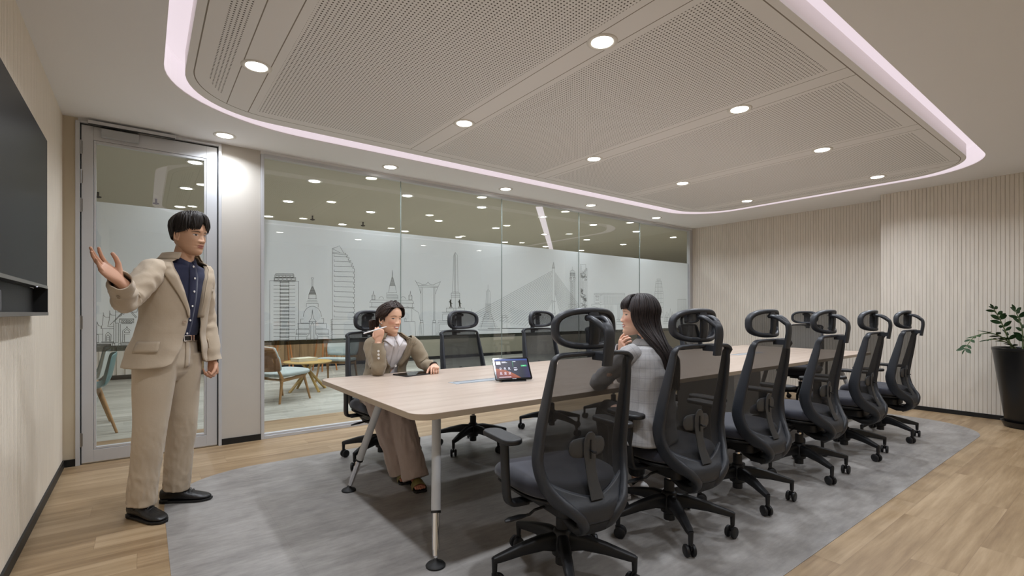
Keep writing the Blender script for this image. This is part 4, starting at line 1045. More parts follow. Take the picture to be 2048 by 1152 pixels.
def leaf_mesh(mb, base, d, up, L, W_):
    d = d.normalized(); side = d.cross(up).normalized(); nrm = side.cross(d).normalized(); rows = []
    for i in range(7):
        t = i / 6; w = W_ * math.sin(PI * min(1, t * 0.93 + 0.05)) ** 0.8; c = base + d * (L * t) - nrm * (0.12 * L * t * t)
        rows.append([c - side * w + nrm * (0.12 * w), c - side * w * .5 + nrm * 0.01 * w, c, c + side * w * .5 + nrm * .01 * w, c + side * w + nrm * (0.12 * w)])
    mb.rings(rows, closed=False, cap=False)
def frond(pts, nleaf, L):
    P = catmull([p + Vector((0, 0, 0.785)) for p in pts], 8); n = len(P)
    mb = MB(); mb.tube(P, [0.007 * (1 - 0.75 * i / (n - 1)) + 0.0012 for i in range(n)], 8); st = mb.build('stem', M['stem'], pot)
    lb = MB()
    for k in range(nleaf):
        t = 0.28 + 0.70 * k / (nleaf - 1); i = min(n - 2, int(t * (n - 1))); p = P[i]; d = (P[i + 1] - P[i]).normalized()
        sd = d.cross(Vector((random.uniform(-.3, .3), random.uniform(-.3, .3), 1))).normalized(); upv = sd.cross(d).normalized()
        for sg in (-1, 1):
            if random.random() < 0.1: continue
            dd = (sd * sg * 0.9 + d * 0.55 + upv * random.uniform(-.1, .5)).normalized(); l = L * (1 - 0.35 * abs(t - 0.55)) * random.uniform(.75, 1.1)
            leaf_mesh(lb, p + dd * 0.004, dd, upv if upv.z > 0 else -upv, l, l * 0.24)
    leaf_mesh(lb, P[-1], (P[-1] - P[-2]), Vector((0.2, 0, 1)), L * 0.7, L * 0.16)
    lb.build('leaflets', M['leaf'], st, angle=180)
Rv = Vector((_c, -_s, 0)); Dv = Vector((_s, _c, 0)); Zv = Vector((0, 0, 1))
def fr(*p): return [Rv * a + Dv * b + Zv * c for a, b, c in p]
frond(fr((-0.08, 0.0, 0), (-0.20, 0.02, 0.13), (-0.36, 0.02, 0.20), (-0.52, 0.03, 0.16), (-0.62, 0.03, 0.03)), 11, 0.085)
frond(fr((-0.07, 0.02, 0), (-0.20, -0.02, 0.09), (-0.38, -0.04, 0.14), (-0.47, -0.04, 0.13)), 6, 0.09)
frond(fr((-0.09, 0.05, 0), (-0.16, 0.05, 0.18), (-0.22, 0.06, 0.34), (-0.29, 0.06, 0.46)), 10, 0.085)
frond(fr((-0.04, -0.05, 0), (0.0, -0.1, 0.20), (0.06, -0.14, 0.36), (0.12, -0.17, 0.50)), 10, 0.10)
frond(fr((0.03, -0.02, 0), (0.02, -0.06, 0.22), (-0.02, -0.12, 0.36), (-0.10, -0.16, 0.44)), 8, 0.09)
frond(fr((0.08, 0.0, 0), (0.13, -0.06, 0.22), (0.20, -0.14, 0.40), (0.26, -0.20, 0.48)), 10, 0.10)
frond(fr((0.02, 0.06, 0), (0.03, 0.08, 0.25), (-0.02, 0.10, 0.44)), 9, 0.10)
frond(fr((0.08, -0.08, 0), (0.16, -0.18, 0.12), (0.26, -0.34, 0.20), (0.34, -0.46, 0.14)), 9, 0.09)
frond(fr((0.0, -0.08, 0), (0.02, -0.2, 0.14), (0.04, -0.34, 0.22), (0.08, -0.44, 0.2)), 8, 0.10)

# ------------------------------------------------------------------ lounge furniture
M['ply'] = mat('brown_plywood', (128, 92, 58), 0.45, var=((3, 40, 40), 0.12))
M['oakleg'] = mat('oak_leg', (160, 122, 78), 0.5, var=((60, 60, 4), 0.1))
M['blue_cloth'] = mat('pale_blue_grey_wool', (160, 168, 164), 0.85, bump=(500, 0.2, 2))
def lounge_chair(loc, rz, label, grp='lounge chairs by the low round table'):
    r = empty('lounge_chair', loc, rz); tag(r, label, 'chair', grp)
    # local: faces +y, width along x; seat 0.40 high
    def padrow(pts, w, th, bow):
        rows = []
        for (y, z, nx, nz) in pts:
            row = []
            for j in range(13):
                u = -1 + j / 6; row.append((u * w, y + bow * (1 - u * u) * nx, z + bow * (1 - u * u) * nz))
            rows.append(row)
        return rows
    mb = MB(); mb.rings([[(0.31 * math.copysign(abs(math.cos(a)) ** .5, math.cos(a)) * g, 0.02 + 0.27 * g * math.copysign(abs(math.sin(a)) ** .5, math.sin(a)), z + 0.06 * (0.02 + 0.27 * math.sin(a)) - 0.05 * 0) for a in [2 * PI * i / 36 for i in range(36)]] for g, z in ((0.92, 0.345), (1.0, 0.36), (1.0, 0.395), (0.93, 0.41), (0.6, 0.405))])
    mb.build('seat', M['blue_cloth'], r, subsurf=1)
    rows = []
    for i in range(9):
        t = i / 8; z = 0.42 + 0.34 * t; row = []
        for j in range(13):
            u = -1 + j / 6; w = 0.30 * (1 - 0.10 * abs(2 * t - 1) ** 3); row.append((u * w, -0.25 - 0.10 * t - 0.055 * (1 - u * u), z - 0.02 * u * u * (1 if t > .5 else -1)))
        rows.append(row)
    mb = MB(); mb.rings(rows, closed=False, cap=False); mb.build('backrest_shell', M['ply'], r, solid=0.018, offset=1, angle=60)
    mb = MB(); mb.rings([[(x * 0.95, y + 0.024, z) for x, y, z in row] for row in rows], closed=False, cap=False); mb.build('backrest_pad', M['blue_cloth'], r, solid=0.03, offset=0, angle=60)
    for sx in (-1, 1):
        mb = MB(); mb.tube([(sx * 0.27, 0.24, 0.0), (sx * 0.235, 0.16, 0.345)], [0.013, 0.020], 12); mb.build('leg', M['oakleg'], r)
        mb = MB(); mb.tube([(sx * 0.27, -0.26, 0.0), (sx * 0.245, -0.20, 0.33), (sx * 0.235, -0.335, 0.60)], [0.014, 0.021, 0.013], 12); mb.build('leg', M['oakleg'], r)
        mb = MB(); mb.tube([(sx * 0.235, 0.17, 0.33), (sx * 0.24, -0.20, 0.30)], 0, 12, flat=(0.012, 0.022), up=(0, 0, 1), power=3); mb.build('side_rail', M['oakleg'], r)
    mb = MB(); mb.tube([(-0.235, 0.15, 0.33), (0.235, 0.15, 0.33)], 0.014, 10); mb.tube([(-0.24, -0.19, 0.305), (0.24, -0.19, 0.305)], 0.014, 10); mb.build('cross_rail', M['oakleg'], r)
    return r
lounge_chair((1.52, 7.26, 0), R(-62), 'lounge chair with brown plywood back and pale blue seat, seen from behind through the glass')
lounge_chair((2.72, 8.72, 0), R(140), 'lounge chair with pale blue back facing us beyond the round table', None)
M['ytop'] = mat('yellow_oak_top', (176, 146, 84), 0.4, var=((3, 30, 3), 0.06))
rt = empty('round_table', (2.02, 7.88, 0)); tag(rt, 'low round oak table with crossed legs between the lounge chairs behind the glass', 'table')
mb = MB(); mb.lathe([(0.30, 0.428), (0.345, 0.436), (0.35, 0.447), (0.345, 0.452), (0.01, 0.452), ], 48); mb.build('tabletop', M['ytop'], rt, angle=40)
for a in (0.3, 0.3 + PI / 2, 0.3 + PI, 0.3 + 1.5 * PI):
    mb = MB(); c_, s2 = math.cos(a), math.sin(a); mb.tube([(c_ * 0.30, s2 * 0.30, 0.0), (-c_ * 0.10, -s2 * 0.10, 0.43)], 0, 10, flat=(0.018, 0.018), power=4); mb.build('leg', M['ytop'], rt, smooth=False)
bk = empty('book', (1.98, 7.95, 0.452), R(20)); tag(bk, 'thick cream book lying on the low round oak table behind the glass', 'book')
M['bookc'] = mat('cream_book_cover', (196, 190, 166), 0.6); M['pages'] = mat('book_pages', (222, 216, 198), 0.8)
mb = MB(); mb.box(-0.16, 0.16, -0.11, 0.11, 0.0, 0.004); mb.box(-0.16, 0.16, -0.11, 0.11, 0.046, 0.050); mb.box(-0.16, 0.16, -0.114, -0.11, 0.0, 0.05); mb.build('cover', M['bookc'], bk, smooth=False)
mb = MB(); mb.box(-0.155, 0.155, -0.11, 0.105, 0.004, 0.046); mb.build('pages', M['pages'], bk, smooth=False)
# bar stools by the panelled wall, shell chairs seen through the door
M['stoolw'] = mat('orange_oak', (170, 112, 62), 0.5)
for q, (x, y) in enumerate(((2.15, 10.2), (3.0, 10.4))):
    r = empty('bar_stool', (x, y, 0), 0.3 * q); tag(r, ('tall oak bar stool by the panelled wall behind the low round table', 'tall oak bar stool by the panelled wall, seen right of the round table')[q], 'stool', 'oak bar stools beyond the glass')
    for a in range(4):
        an = PI / 4 + a * PI / 2; mb = MB(); mb.tube([(0.24 * math.cos(an), 0.24 * math.sin(an), 0), (0.13 * math.cos(an), 0.13 * math.sin(an), 0.74)], [0.015, 0.017], 10); mb.build('leg', M['stoolw'], r)
    mb = MB(); w = 0.145
    for a in range(4):
        an = PI / 4 + a * PI / 2; bn = an + PI / 2; mb.tube([(0.205 * math.cos(an), 0.205 * math.sin(an), 0.25), (0.205 * math.cos(bn), 0.205 * math.sin(bn), 0.25)], 0.009, 8)
    mb.build('footrest', M['stoolw'], r)
    mb = MB(); mb.lathe([(0.01, 0.735), (0.17, 0.735), (0.185, 0.75), (0.18, 0.775), (0.01, 0.77)], 32); mb.build('seat', M['stoolw'], r)
M['teal'] = mat('teal_shell_plastic', (86, 122, 124), 0.45)
M['palegrey'] = mat('pale_grey_shell_plastic', (172, 180, 176), 0.45)
def shell_chair(loc, rz, m, label):
    r = empty('shell_chair', loc, rz); tag(r, label, 'chair', 'shell chairs seen through the glass door')
    rows = []
    prof = [(0.22, 0.44), (0.18, 0.445), (0.08, 0.43), (-0.05, 0.425), (-0.14, 0.445), (-0.19, 0.50), (-0.215, 0.60), (-0.235, 0.72), (-0.25, 0.80)]
    for i, (y, z) in enumerate(prof):
        row = []; w = interp(i, [(0, 0.19), (2, 0.225), (4, 0.23), (6, 0.22), (8, 0.17)])
        for j in range(11):
            u = -1 + j / 5; row.append((u * w, y + (0.05 * u * u if i > 4 else 0), z + (0.035 * u * u if i <= 4 else -0.02 * u * u * (i == 8))))
        rows.append(row)
    mb = MB(); mb.rings(rows, closed=False, cap=False); mb.build('shell', m, r, solid=0.012, subsurf=1)
    for sx in (-1, 1):
        for sy in (-1, 1):
            mb = MB(); mb.tube([(sx * 0.22, sy * 0.23, 0), (sx * 0.10, sy * 0.10, 0.425)], [0.012, 0.018], 10); mb.build('leg', M['oakleg'], r)
for q, (x, y, m_, lab) in enumerate(((-0.46, 6.45, 'teal', 'nearest'), (-0.54, 7.15, 'palegrey', 'second'), (-0.58, 7.85, 'teal', 'farthest'))):
    shell_chair((x, y, 0), R(95), M[m_], lab + ' shell chair on oak legs, cut by the left edge of the door glass')
# ------------------------------------------------------------------ people: shared builders
def nz(p, s=8.0, seed=0.0):
    return mnoise.noise(Vector((p[0] * s + seed, p[1] * s, p[2] * s + seed * 1.7)))

def remesh_chunk(mb, voxel, smooth=2):
    """one closed skin from overlapping pieces"""
    me = bpy.data.meshes.new('tmp'); me.from_pydata([tuple(v) for v in mb.v], [], mb.f); me.update()
    bm = bmesh.new(); bm.from_mesh(me); bmesh.ops.recalc_face_normals(bm, faces=bm.faces); bm.to_mesh(me); bm.free()
    o = bpy.data.objects.new('tmp', me); COL.objects.link(o)
    m = o.modifiers.new('r', 'REMESH'); m.mode = 'VOXEL'; m.voxel_size = voxel; m.adaptivity = 0
    if smooth:
        sm = o.modifiers.new('s', 'SMOOTH'); sm.iterations = smooth; sm.factor = 0.5
    dg = bpy.context.evaluated_depsgraph_get(); ev = o.evaluated_get(dg); em = ev.to_mesh()
    n = len(em.vertices); co = np.empty(n * 3, dtype=np.float32); em.vertices.foreach_get('co', co); co = co.reshape(-1, 3).astype(float)
    fs = [tuple(p.vertices) for p in em.polygons]
    ev.to_mesh_clear(); bpy.data.objects.remove(o, do_unlink=True); bpy.data.meshes.remove(me)
    return co, fs

def skin_material(name, rough=0.5):
    m = bpy.data.materials.new(name); m.use_nodes = True; k = NT(m)
    a = k.n('ShaderNodeVertexColor', layer_name='tone'); k.l(a.outputs[0], k.b.inputs['Base Color'])
    k.b.inputs['Roughness'].default_value = rough; k.b.inputs['Specular IOR Level'].default_value = 0.4
    return m
M['skin'] = skin_material('skin')

def g2(x, z, cx, cz, sx, sz):
    return np.exp(-((x - cx) / sx) ** 2 / 2 - ((z - cz) / sz) ** 2 / 2)
HEAD_T = [(-0.120, .010, .058, .036), (-0.116, .022, .070, .012), (-0.108, .034, .077, -.008), (-0.095, .047, .0805, -.034), (-0.075, .0585, .081, -.060),
          (-0.055, .0650, .083, -.078), (-0.030, .0700, .083, -.092), (0.0, .0735, .081, -.100), (0.03, .0750, .088, -.102), (0.06, .0715, .083, -.097),
          (0.085, .061, .069, -.083), (0.102, .043, .047, -.062), (0.112, .022, .018, -.036), (0.115, .006, -.004, -.018)]
def head_chunk(smile=0.0, female=False, neck_pts=None, ears=True):
    """head in its own frame: origin between the eyes' level and the ears, +y the face, +x the person's right, eye level z=0"""
    zs = np.concatenate([np.linspace(-0.120, -0.10, 10), np.linspace(-0.0975, 0.03, 56), np.linspace(0.0335, 0.100, 22), np.linspace(0.1025, 0.115, 8)])
    T = np.array(HEAD_T); w = np.interp(zs, T[:, 0], T[:, 1]); f = np.interp(zs, T[:, 0], T[:, 2]); b = np.interp(zs, T[:, 0], T[:, 3])
    # smooth the tables
    for arr in (w, f, b):
        for _ in range(3): arr[1:-1] = 0.25 * arr[:-2] + 0.5 * arr[1:-1] + 0.25 * arr[2:]
    if female: w = w * np.interp(zs, [-.12, -.08, -.03, .02], [.92, .97, 1.03, 1.03])
    N = 120; rings = []
    for i, z in enumerate(zs):
        cy = float(np.interp(z, [-.12, -.09, -.06], [.03, .004, -.012]))
        cy = max(min(cy, f[i] - 0.01), b[i] + 0.01) if f[i] - b[i] > 0.02 else (f[i] + b[i]) / 2
        a = 2 * PI * np.arange(N) / N
        # more points towards the face
        a = a + 0.28 * np.sin(a - PI / 2) * 0 
        c, s = np.cos(a), np.sin(a)
        pf = 2.35; x = w[i] * np.sign(c) * np.abs(c) ** (2 / pf)
        y = np.where(s > 0, cy + (f[i] - cy) * np.abs(s) ** (2 / 1.95), cy - (cy - b[i]) * np.abs(s) ** (2 / 2.2))
        # cheeks narrow towards the face
        t = np.clip((y - 0.02) / 0.07, 0, 1); x = x * (1 - float(np.interp(z, [-.12, -.06, -.02], [.15, .12, .09])) * t * np.clip((0.03 - z) / 0.1, 0, 1))
        fm = np.clip((y - 0.02) / 0.04, 0, 1)
        zz = np.full(N, z)
        d = np.zeros(N)
        ns = 0.9 if female else 1.0
        # nose
        rid = np.interp(z, [-.046, -.041, -.034, -.026, -.01, .006, .016, .024], [0, .010, .0190, .0165, .0108, .0058, .0025, 0]) * ns
        sx = np.interp(z, [-.045, -.034, -.02, .0, .015], [.0105, .0095, .0072, .0062, .007])
        d += rid * np.exp(-(x / sx) ** 2 / 2)
        for q in (-1, 1):
            d += .0085 * ns * g2(x, zz, q * .0125, -.0375, .0055, .0055)
            d += -.0105 * g2(x, zz, q * .031, .003, .0145, .0105)
            d += .0075 * g2(x, zz, q * .0315, -.001, .0125, .0075)
            d += .0028 * g2(x, zz, q * .030, .021, .018, .006)
            d += (.0035 + .004 * smile) * g2(x, zz, q * .043, -.028, .014, .013)
            d += -.0035 * smile * g2(x, zz, q * .034, -.052, .004, .012)
            d += -.003 * g2(x, zz, q * (.026 + .003 * smile), -.0635 + .003 * smile, .005, .004)
        lw = .0155 + .004 * smile
        d += (.0052 + .0012 * female) * g2(x, zz, 0, -.0595, lw, .0042) + (.0058 + .001 * female) * g2(x, zz, 0, -.0705, lw * .85, .0048)
        d += -.0042 * g2(x, zz, 0, -.0650, lw, .0022) - .0030 * g2(x, zz, 0, -.0815, .013, .0050) + .0055 * g2(x, zz, 0, -.100, .015, .010)
        y = y + d * fm
        rings.append([(x[j], y[j], z) for j in range(N)])
    mb = MB(); mb.rings(rings)
    if ears:
        for q in (-1, 1):
            e = Matrix.Translation((q * .0745, -.012, -.012)) @ Matrix.Rotation(R(-12), 4, 'X') @ Matrix.Rotation(q * R(24), 4, 'Z')
            mb.tube([(0, .010 * math.cos(t) * 1.25 - 0.004, .027 * math.sin(t)) for t in [2 * PI * i / 20 for i in range(20)]], 0.0046, 8, loop=True, mtx=e)
            mb.ball((q * -0.001, 0, 0), (.0042, .013, .025), 12, 8, mtx=e); mb.ball((0, .003, -.024), (.005, .008, .009), 10, 8, mtx=e)
    if neck_pts: mb.tube([p for p, r in neck_pts], [r for p, r in neck_pts], 28)
    return mb

def paint_head(co, base, lip, brow, smile=0.0, gaze=(0.0, 0.0), female=False, blush=0.0):
    """natural colours of a face by place (lips, brows, eyes, teeth), shade painted into mouth line and nostrils"""
    x, y, z = co[:, 0], co[:, 1], co[:, 2]; n = len(co)
    c = np.tile(np.array(lin(base)), (n, 1)); front = (y > 0.045)
    def over(mask, col):
        mk = np.clip(mask, 0, 1)[:, None]; nonlocal c; c = c * (1 - mk) + np.array(lin(col)) * mk
    bl = (g2(x, z, .042, -.030, .018, .014) + g2(x, z, -.042, -.030, .018, .014)) * front * blush
    over(bl, (205, 128, 108))
    lw = .0215 + .005 * smile
    for zc, hh in ((-.0598, .0046), (-.0702, .0056)):
        zz = z - zc - smile * .006 * (x / lw) ** 2; m = 1 - ((x / lw) ** 2 + (zz / hh) ** 2); over(np.clip(m * 5, 0, 1) * front, lip)
    ml = np.clip(1 - np.abs((z + .0648 - smile * .007 * (x / lw) ** 2) / (.0011 + .0)), 0, 1) * (np.abs(x) < lw) * front
    if smile > 0.4:
        m = 1 - ((x / (lw * .82)) ** 2 + ((z + .0648 - .006 * (x / lw) ** 2) / (.0042 * smile + .001)) ** 2); over(np.clip(m * 5, 0, 1) * front, (235, 230, 222))
        over(np.clip(1 - np.abs((z + .0648 + .0045 * smile - smile * .009 * (x / lw) ** 2) / .0011), 0, 1) * (np.abs(x) < lw * .9) * front, (90, 45, 42))
    else: over(ml, (95, 48, 42))  # shade of the mouth crease painted in, too thin to model
    for q in (-1, 1):
        ex = x * q - .0315; ez = z - .0005; 
        arch = -.0020 * (ex / .012) ** 2
        eh = .0050 - .0016 * smile
        m = 1 - ((ex / .0125) ** 2 + ((ez) / eh) ** 2); over(np.clip(m * 6, 0, 1) * front, (208, 196, 188))
        ir = 1 - np.hypot(x - (q * .0315 + gaze[0]), z - gaze[1]) / .0060
        over(np.clip(ir * 8, 0, 1) * np.clip(m * 6, 0, 1) * front, (34, 22, 18))
        up = np.clip(1.3 - np.abs((ez - eh * np.sqrt(np.clip(1 - (ex / .0135) ** 2, 0, 1)) - .0004) / .0015), 0, 1) * (np.abs(ex) < .0138)
        over(up * front, (40, 26, 22))
        lo = np.clip(1 - np.abs((ez + eh * np.sqrt(np.clip(1 - (ex / .0125) ** 2, 0, 1)) + .0004) / .0009), 0, 1) * (np.abs(ex) < .012)
        over(lo * front * 0.5, (110, 75, 62))
        bz = .0205 - .004 * np.clip((ex) / .018, -1, 1) ** 2 - .0008 * (ex / .01) + (.001 if female else 0)
        bh = np.where(ex < 0, .0030, .0030 - .0018 * np.clip(ex / .020, 0, 1)) * (0.8 if female else 1.1)
        bm_ = np.clip(1.4 - np.abs((z - bz) / bh), 0, 1) * np.clip((.0205 - np.abs(ex - .001)) / .003, 0, 1); over(bm_ * front * (0.75 if female else 0.9), brow)
        nm = 1 - (((x - q * .0075) / .0040) ** 2 + ((z + .0445) / .0024) ** 2); over(np.clip(nm * 4, 0, 1) * (y > .08), (92, 52, 42))  # nostrils: shade of the openings painted on
    return c

def frame_mtx(origin, fwd, up=(0, 0, 1)):
    f = Vector(fwd).normalized(); u = Vector(up); r = f.cross(u).normalized(); u = r.cross(f).normalized()
    m = Matrix(((r.x, f.x, u.x, origin[0]), (r.y, f.y, u.y, origin[1]), (r.z, f.z, u.z, origin[2]), (0, 0, 0, 1)))
    return m

def hand_chunk(side, curl, thumb, spread=0.05, scale=1.0, wrist_r=(0.027, 0.020)):
    """hand from the wrist: +y along the fingers, +z the back of the hand, thumb on +x*side... curl: list of 4 (a,b,c) in degrees towards the palm"""
    mb = MB()
    base = [(.027, .086, .0), (.0085, .092, .002), (-.0105, .088, .001), (-.028, .078, -.002)]
    lens = [(.040, .025, .020), (.045, .029, .021), (.042, .027, .020), (.032, .020, .018)]
    rad = [(.0092, .0080, .0072, .0060), (.0095, .0083, .0073, .0060), (.0090, .0078, .0070, .0057), (.0080, .0069, .0062, .0050)]
    rows = [(-0.035, wrist_r[0], wrist_r[1], 0), (0.0, .0265, .0185, 0), (.020, .033, .0175, 0), (.050, .0395, .0150, 0), (.075, .0405, .0130, 0), (.090, .037, .0105, 0), (.096, .030, .007, 0)]
    rs = []
    for y, a, b, _ in rows:
        rs.append([(side * a * math.copysign(abs(math.cos(t)) ** .8, math.cos(t)), y - 0.10 * abs(a * math.cos(t)) * (y > .06) * (1 if math.cos(t) * 1 < 0 else 0.4), b * math.copysign(abs(math.sin(t)) ** .8, math.sin(t)) - .003) for t in [2 * PI * i / 24 for i in range(24)]])
    mb.rings(rs)
    for q in range(4):
        bx, by, bz = base[q]; p = Vector((side * bx, by - .012, bz - .002)); an = side * spread * (1.5 - q) ; pth = [p - Vector((0, .016, 0))]; pth.append(p); rr = [rad[q][0], rad[q][0]]; ca = 0
        for l, c_, r_ in zip(lens[q], curl[q], rad[q][1:]):
            ca += R(c_); d = Vector((math.sin(an) * math.cos(ca), math.cos(an) * math.cos(ca), -math.sin(ca)))
            m1 = pth[-1] + d * (l * .5); pth += [m1, pth[-1] + d * l]; rr += [r_ * 1.0, r_ * 1.06]
            if len(pth) == 4: pth[-1] = pth[-1]
        pth.append(pth[-1] + d * 0.004); rr[-1] = rad[q][3] * 1.0; rr.append(rad[q][3] * 0.5)
        mb.tube(pth, rr, 12)
    # thumb: leaves the side of the palm near its base
    t0 = [Vector((side * .018, .012, -.006)), Vector((side * .034, .030, -.012))]
    d = Vector((side * thumb[0], thumb[1], thumb[2])).normalized()
    d2 = Vector((side * thumb[3], thumb[4], thumb[5])).normalized()
    p1 = t0[1]; p2 = p1 + d * .034; p3 = p2 + (d * .4 + d2 * .6).normalized() * .027; p4 = p3 + d2 * .022
    mb.tube([t0[0], p1, p1.lerp(p2, .5), p2, p2.lerp(p3, .5), p3, p4, p4 + d2 * .004], [.014, .0150, .0125, .0112, .0098, .0098, .0075, .004], 12)
    if scale != 1.0: mb.v = [(v[0] * scale, v[1] * scale, v[2] * scale) for v in mb.v]
    return mb

class Body:
    """collects remeshed pieces of one person into one skin mesh with colours"""
    def __init__(s): s.v = []; s.f = []; s.c = []
    def add(s, co, fs, col, mtx=None):
        o = len(s.v)
        if mtx is not None:
            A_ = np.array(mtx); co = co @ A_[:3, :3].T + A_[:3, 3]
        s.v += [tuple(p) for p in co]; s.f += [tuple(i + o for i in f) for f in fs]
        if isinstance(col, tuple): col = np.tile(np.array(lin(col)), (len(co), 1))
        s.c += [tuple(q) for q in col]
    def build(s, name, parent):
        me = bpy.data.meshes.new(name); me.from_pydata(s.v, [], s.f); me.update()
        at = me.color_attributes.new('tone', 'FLOAT_COLOR', 'POINT')
        flat = np.ones((len(s.v), 4)); flat[:, :3] = np.array(s.c); at.data.foreach_set('color', flat.ravel())
        me.materials.append(M['skin']); me.shade_smooth()
        o = bpy.data.objects.new(name, me); COL.objects.link(o); o.parent = parent
        return o

def limb(mb, pts, rs, n=16): mb.tube(catmull(pts, 5), list(np.interp(np.linspace(0, len(pts) - 1, (len(pts) - 1) * 5 + 1), range(len(pts)), rs)), n)

def sleeve(mb, pts, rs, wr=0.0035, seed=0.0, n=32, flat=None):
    P = catmull(pts, 10); m = len(P); rr = np.interp(np.linspace(0, len(pts) - 1, m), range(len(pts)), rs)
    for _ in range(6): rr[1:-1] = .25 * rr[:-2] + .5 * rr[1:-1] + .25 * rr[2:]
    rows = []; prev = None
    for i, p in enumerate(P):
        t = (P[min(i + 1, m - 1)] - P[max(i - 1, 0)]).normalized()
        a = (prev - t * prev.dot(t)).normalized() if prev is not None else t.orthogonal().normalized(); prev = a; b = t.cross(a)
        # bend: folds gather on the inner side
        t1 = (P[max(i - 3, 0)] - P[max(i - 8, 0)] + Vector((0, 0, 1e-6))).normalized(); t2 = (P[min(i + 8, m - 1)] - P[min(i + 3, m - 1)] + Vector((0, 0, 1e-6))).normalized(); bend = (t2 - t1)
        row = []
        for j in range(n):
            w = 2 * PI * j / n; dirv = a * math.cos(w) + b * math.sin(w); q = p + dirv * rr[i]
            inner = max(0.0, dirv.dot(bend)) * min(1, bend.length)
            q = q + dirv * (wr * nz(q, 14, seed) * 1.3 + wr * 0.8 * nz(q, 30, seed + 3) + inner * .009 * math.sin(i * 1.3 + 3.0 * nz(q, 9, seed)) + wr * 1.6 * (1 - 3.2 * abs(nz(Vector((q.x, q.y, q.z)) + P[0] * .0 + t * (math.cos(w) * .03), 13, seed + 9))) * min(1, i / 8))
            row.append(q)
        rows.append(row)
    mb.rings(rows, cap=False)
    return rows

class Torso:
    """levels: (centre, half width, half depth, forward vector)"""
    def __init__(s, levels, power=2.5): s.L = levels; s.p = power; s.h = [l[0][2] for l in levels]
    def at(s, t):
        i = min(len(s.L) - 2, int(t)); u = t - i; A_, B_ = s.L[i], s.L[i + 1]; u2 = u
        c = Vector(A_[0]).lerp(Vector(B_[0]), u2); a = A_[1] + (B_[1] - A_[1]) * u2; b = A_[2] + (B_[2] - A_[2]) * u2
        f = (Vector(A_[3]) * (1 - u2) + Vector(B_[3]) * u2).normalized(); up = Vector((0, 0, 1)); r = f.cross(up).normalized()
        return c, a, b, f, r
    def point(s, t, th, off=0.0):
        """th in degrees: 0 = person's right, 90 = front"""
        c, a, b, f, r = s.at(t); w = R(th); cw, sw = math.cos(w), math.sin(w)
        e = 2 / s.p; x = math.copysign(abs(cw) ** e, cw); y = math.copysign(abs(sw) ** e, sw)
        return c + r * ((a + off) * x) + f * ((b + off) * y)
def smooth_levels(levels, n=6):
    C_ = catmull([l[0] for l in levels], n); m = len(C_); out = []
    for i, c in enumerate(C_):
        t = i / n; j = min(len(levels) - 2, int(t)); u = t - j; k = u * u * (3 - 2 * u)
        A_, B_ = levels[j], levels[j + 1]
        out.append((c, A_[1] + (B_[1] - A_[1]) * k, A_[2] + (B_[2] - A_[2]) * k, Vector(A_[3]) * (1 - u) + Vector(B_[3]) * u))
    return out

def skull(az, el, off, c=(0, -.010, .016), r=(.0775, .098, .099)):
    ca, sa, ce, se = math.cos(R(az)), math.sin(R(az)), math.cos(R(el)), math.sin(R(el))
    return Vector((c[0] + (r[0] + off) * ca * ce, c[1] + (r[1] + off) * sa * ce, c[2] + (r[2] + off) * se))
def lock(mb, pts, w, th, n=8, taper=0.25, mtx=None, center=Vector((0, -.01, .01))):
    P = catmull(pts, 4); m = len(P); rs = []
    for i, p in enumerate(P):
        t = (P[min(i + 1, m - 1)] - P[max(i - 1, 0)]).normalized(); nrm = (p - center); nrm.z *= 0.8; nrm = (nrm - t * nrm.dot(t)).normalized(); sd = t.cross(nrm)
        u = i / (m - 1); k = (0.55 + 0.45 * min(1, u * 5)) * (1 if u < .6 else 1 - (1 - taper) * ((u - .6) / .4) ** 1.5)
        rs.append([p + sd * (w * k * math.cos(a)) + nrm * (th * k * math.sin(a)) for a in [2 * PI * j / n for j in range(n)]])
    mb.rings(rs, mtx=mtx)
def hair_material(name, col, col2):
    m = bpy.data.materials.new(name); m.use_nodes = True; k = NT(m); vec, x, y, z = k.xyz()
    n1 = k.noise(vec, 1.0, 3, (240, 240, 24), 0.6); c = k.ramp(n1, [(0.35, lin(col)), (0.7, lin(col2))]); k.l(c, k.b.inputs['Base Color'])
    k.b.inputs['Roughness'].default_value = 0.5; k.b.inputs['Specular IOR Level'].default_value = 0.35
    bp = k.n('ShaderNodeBump'); bp.inputs['Strength'].default_value = 0.35; bp.inputs['Distance'].default_value = 0.003; k.l(n1, bp.inputs['Height']); k.l(bp.outputs[0], k.b.inputs['Normal'])
    return m

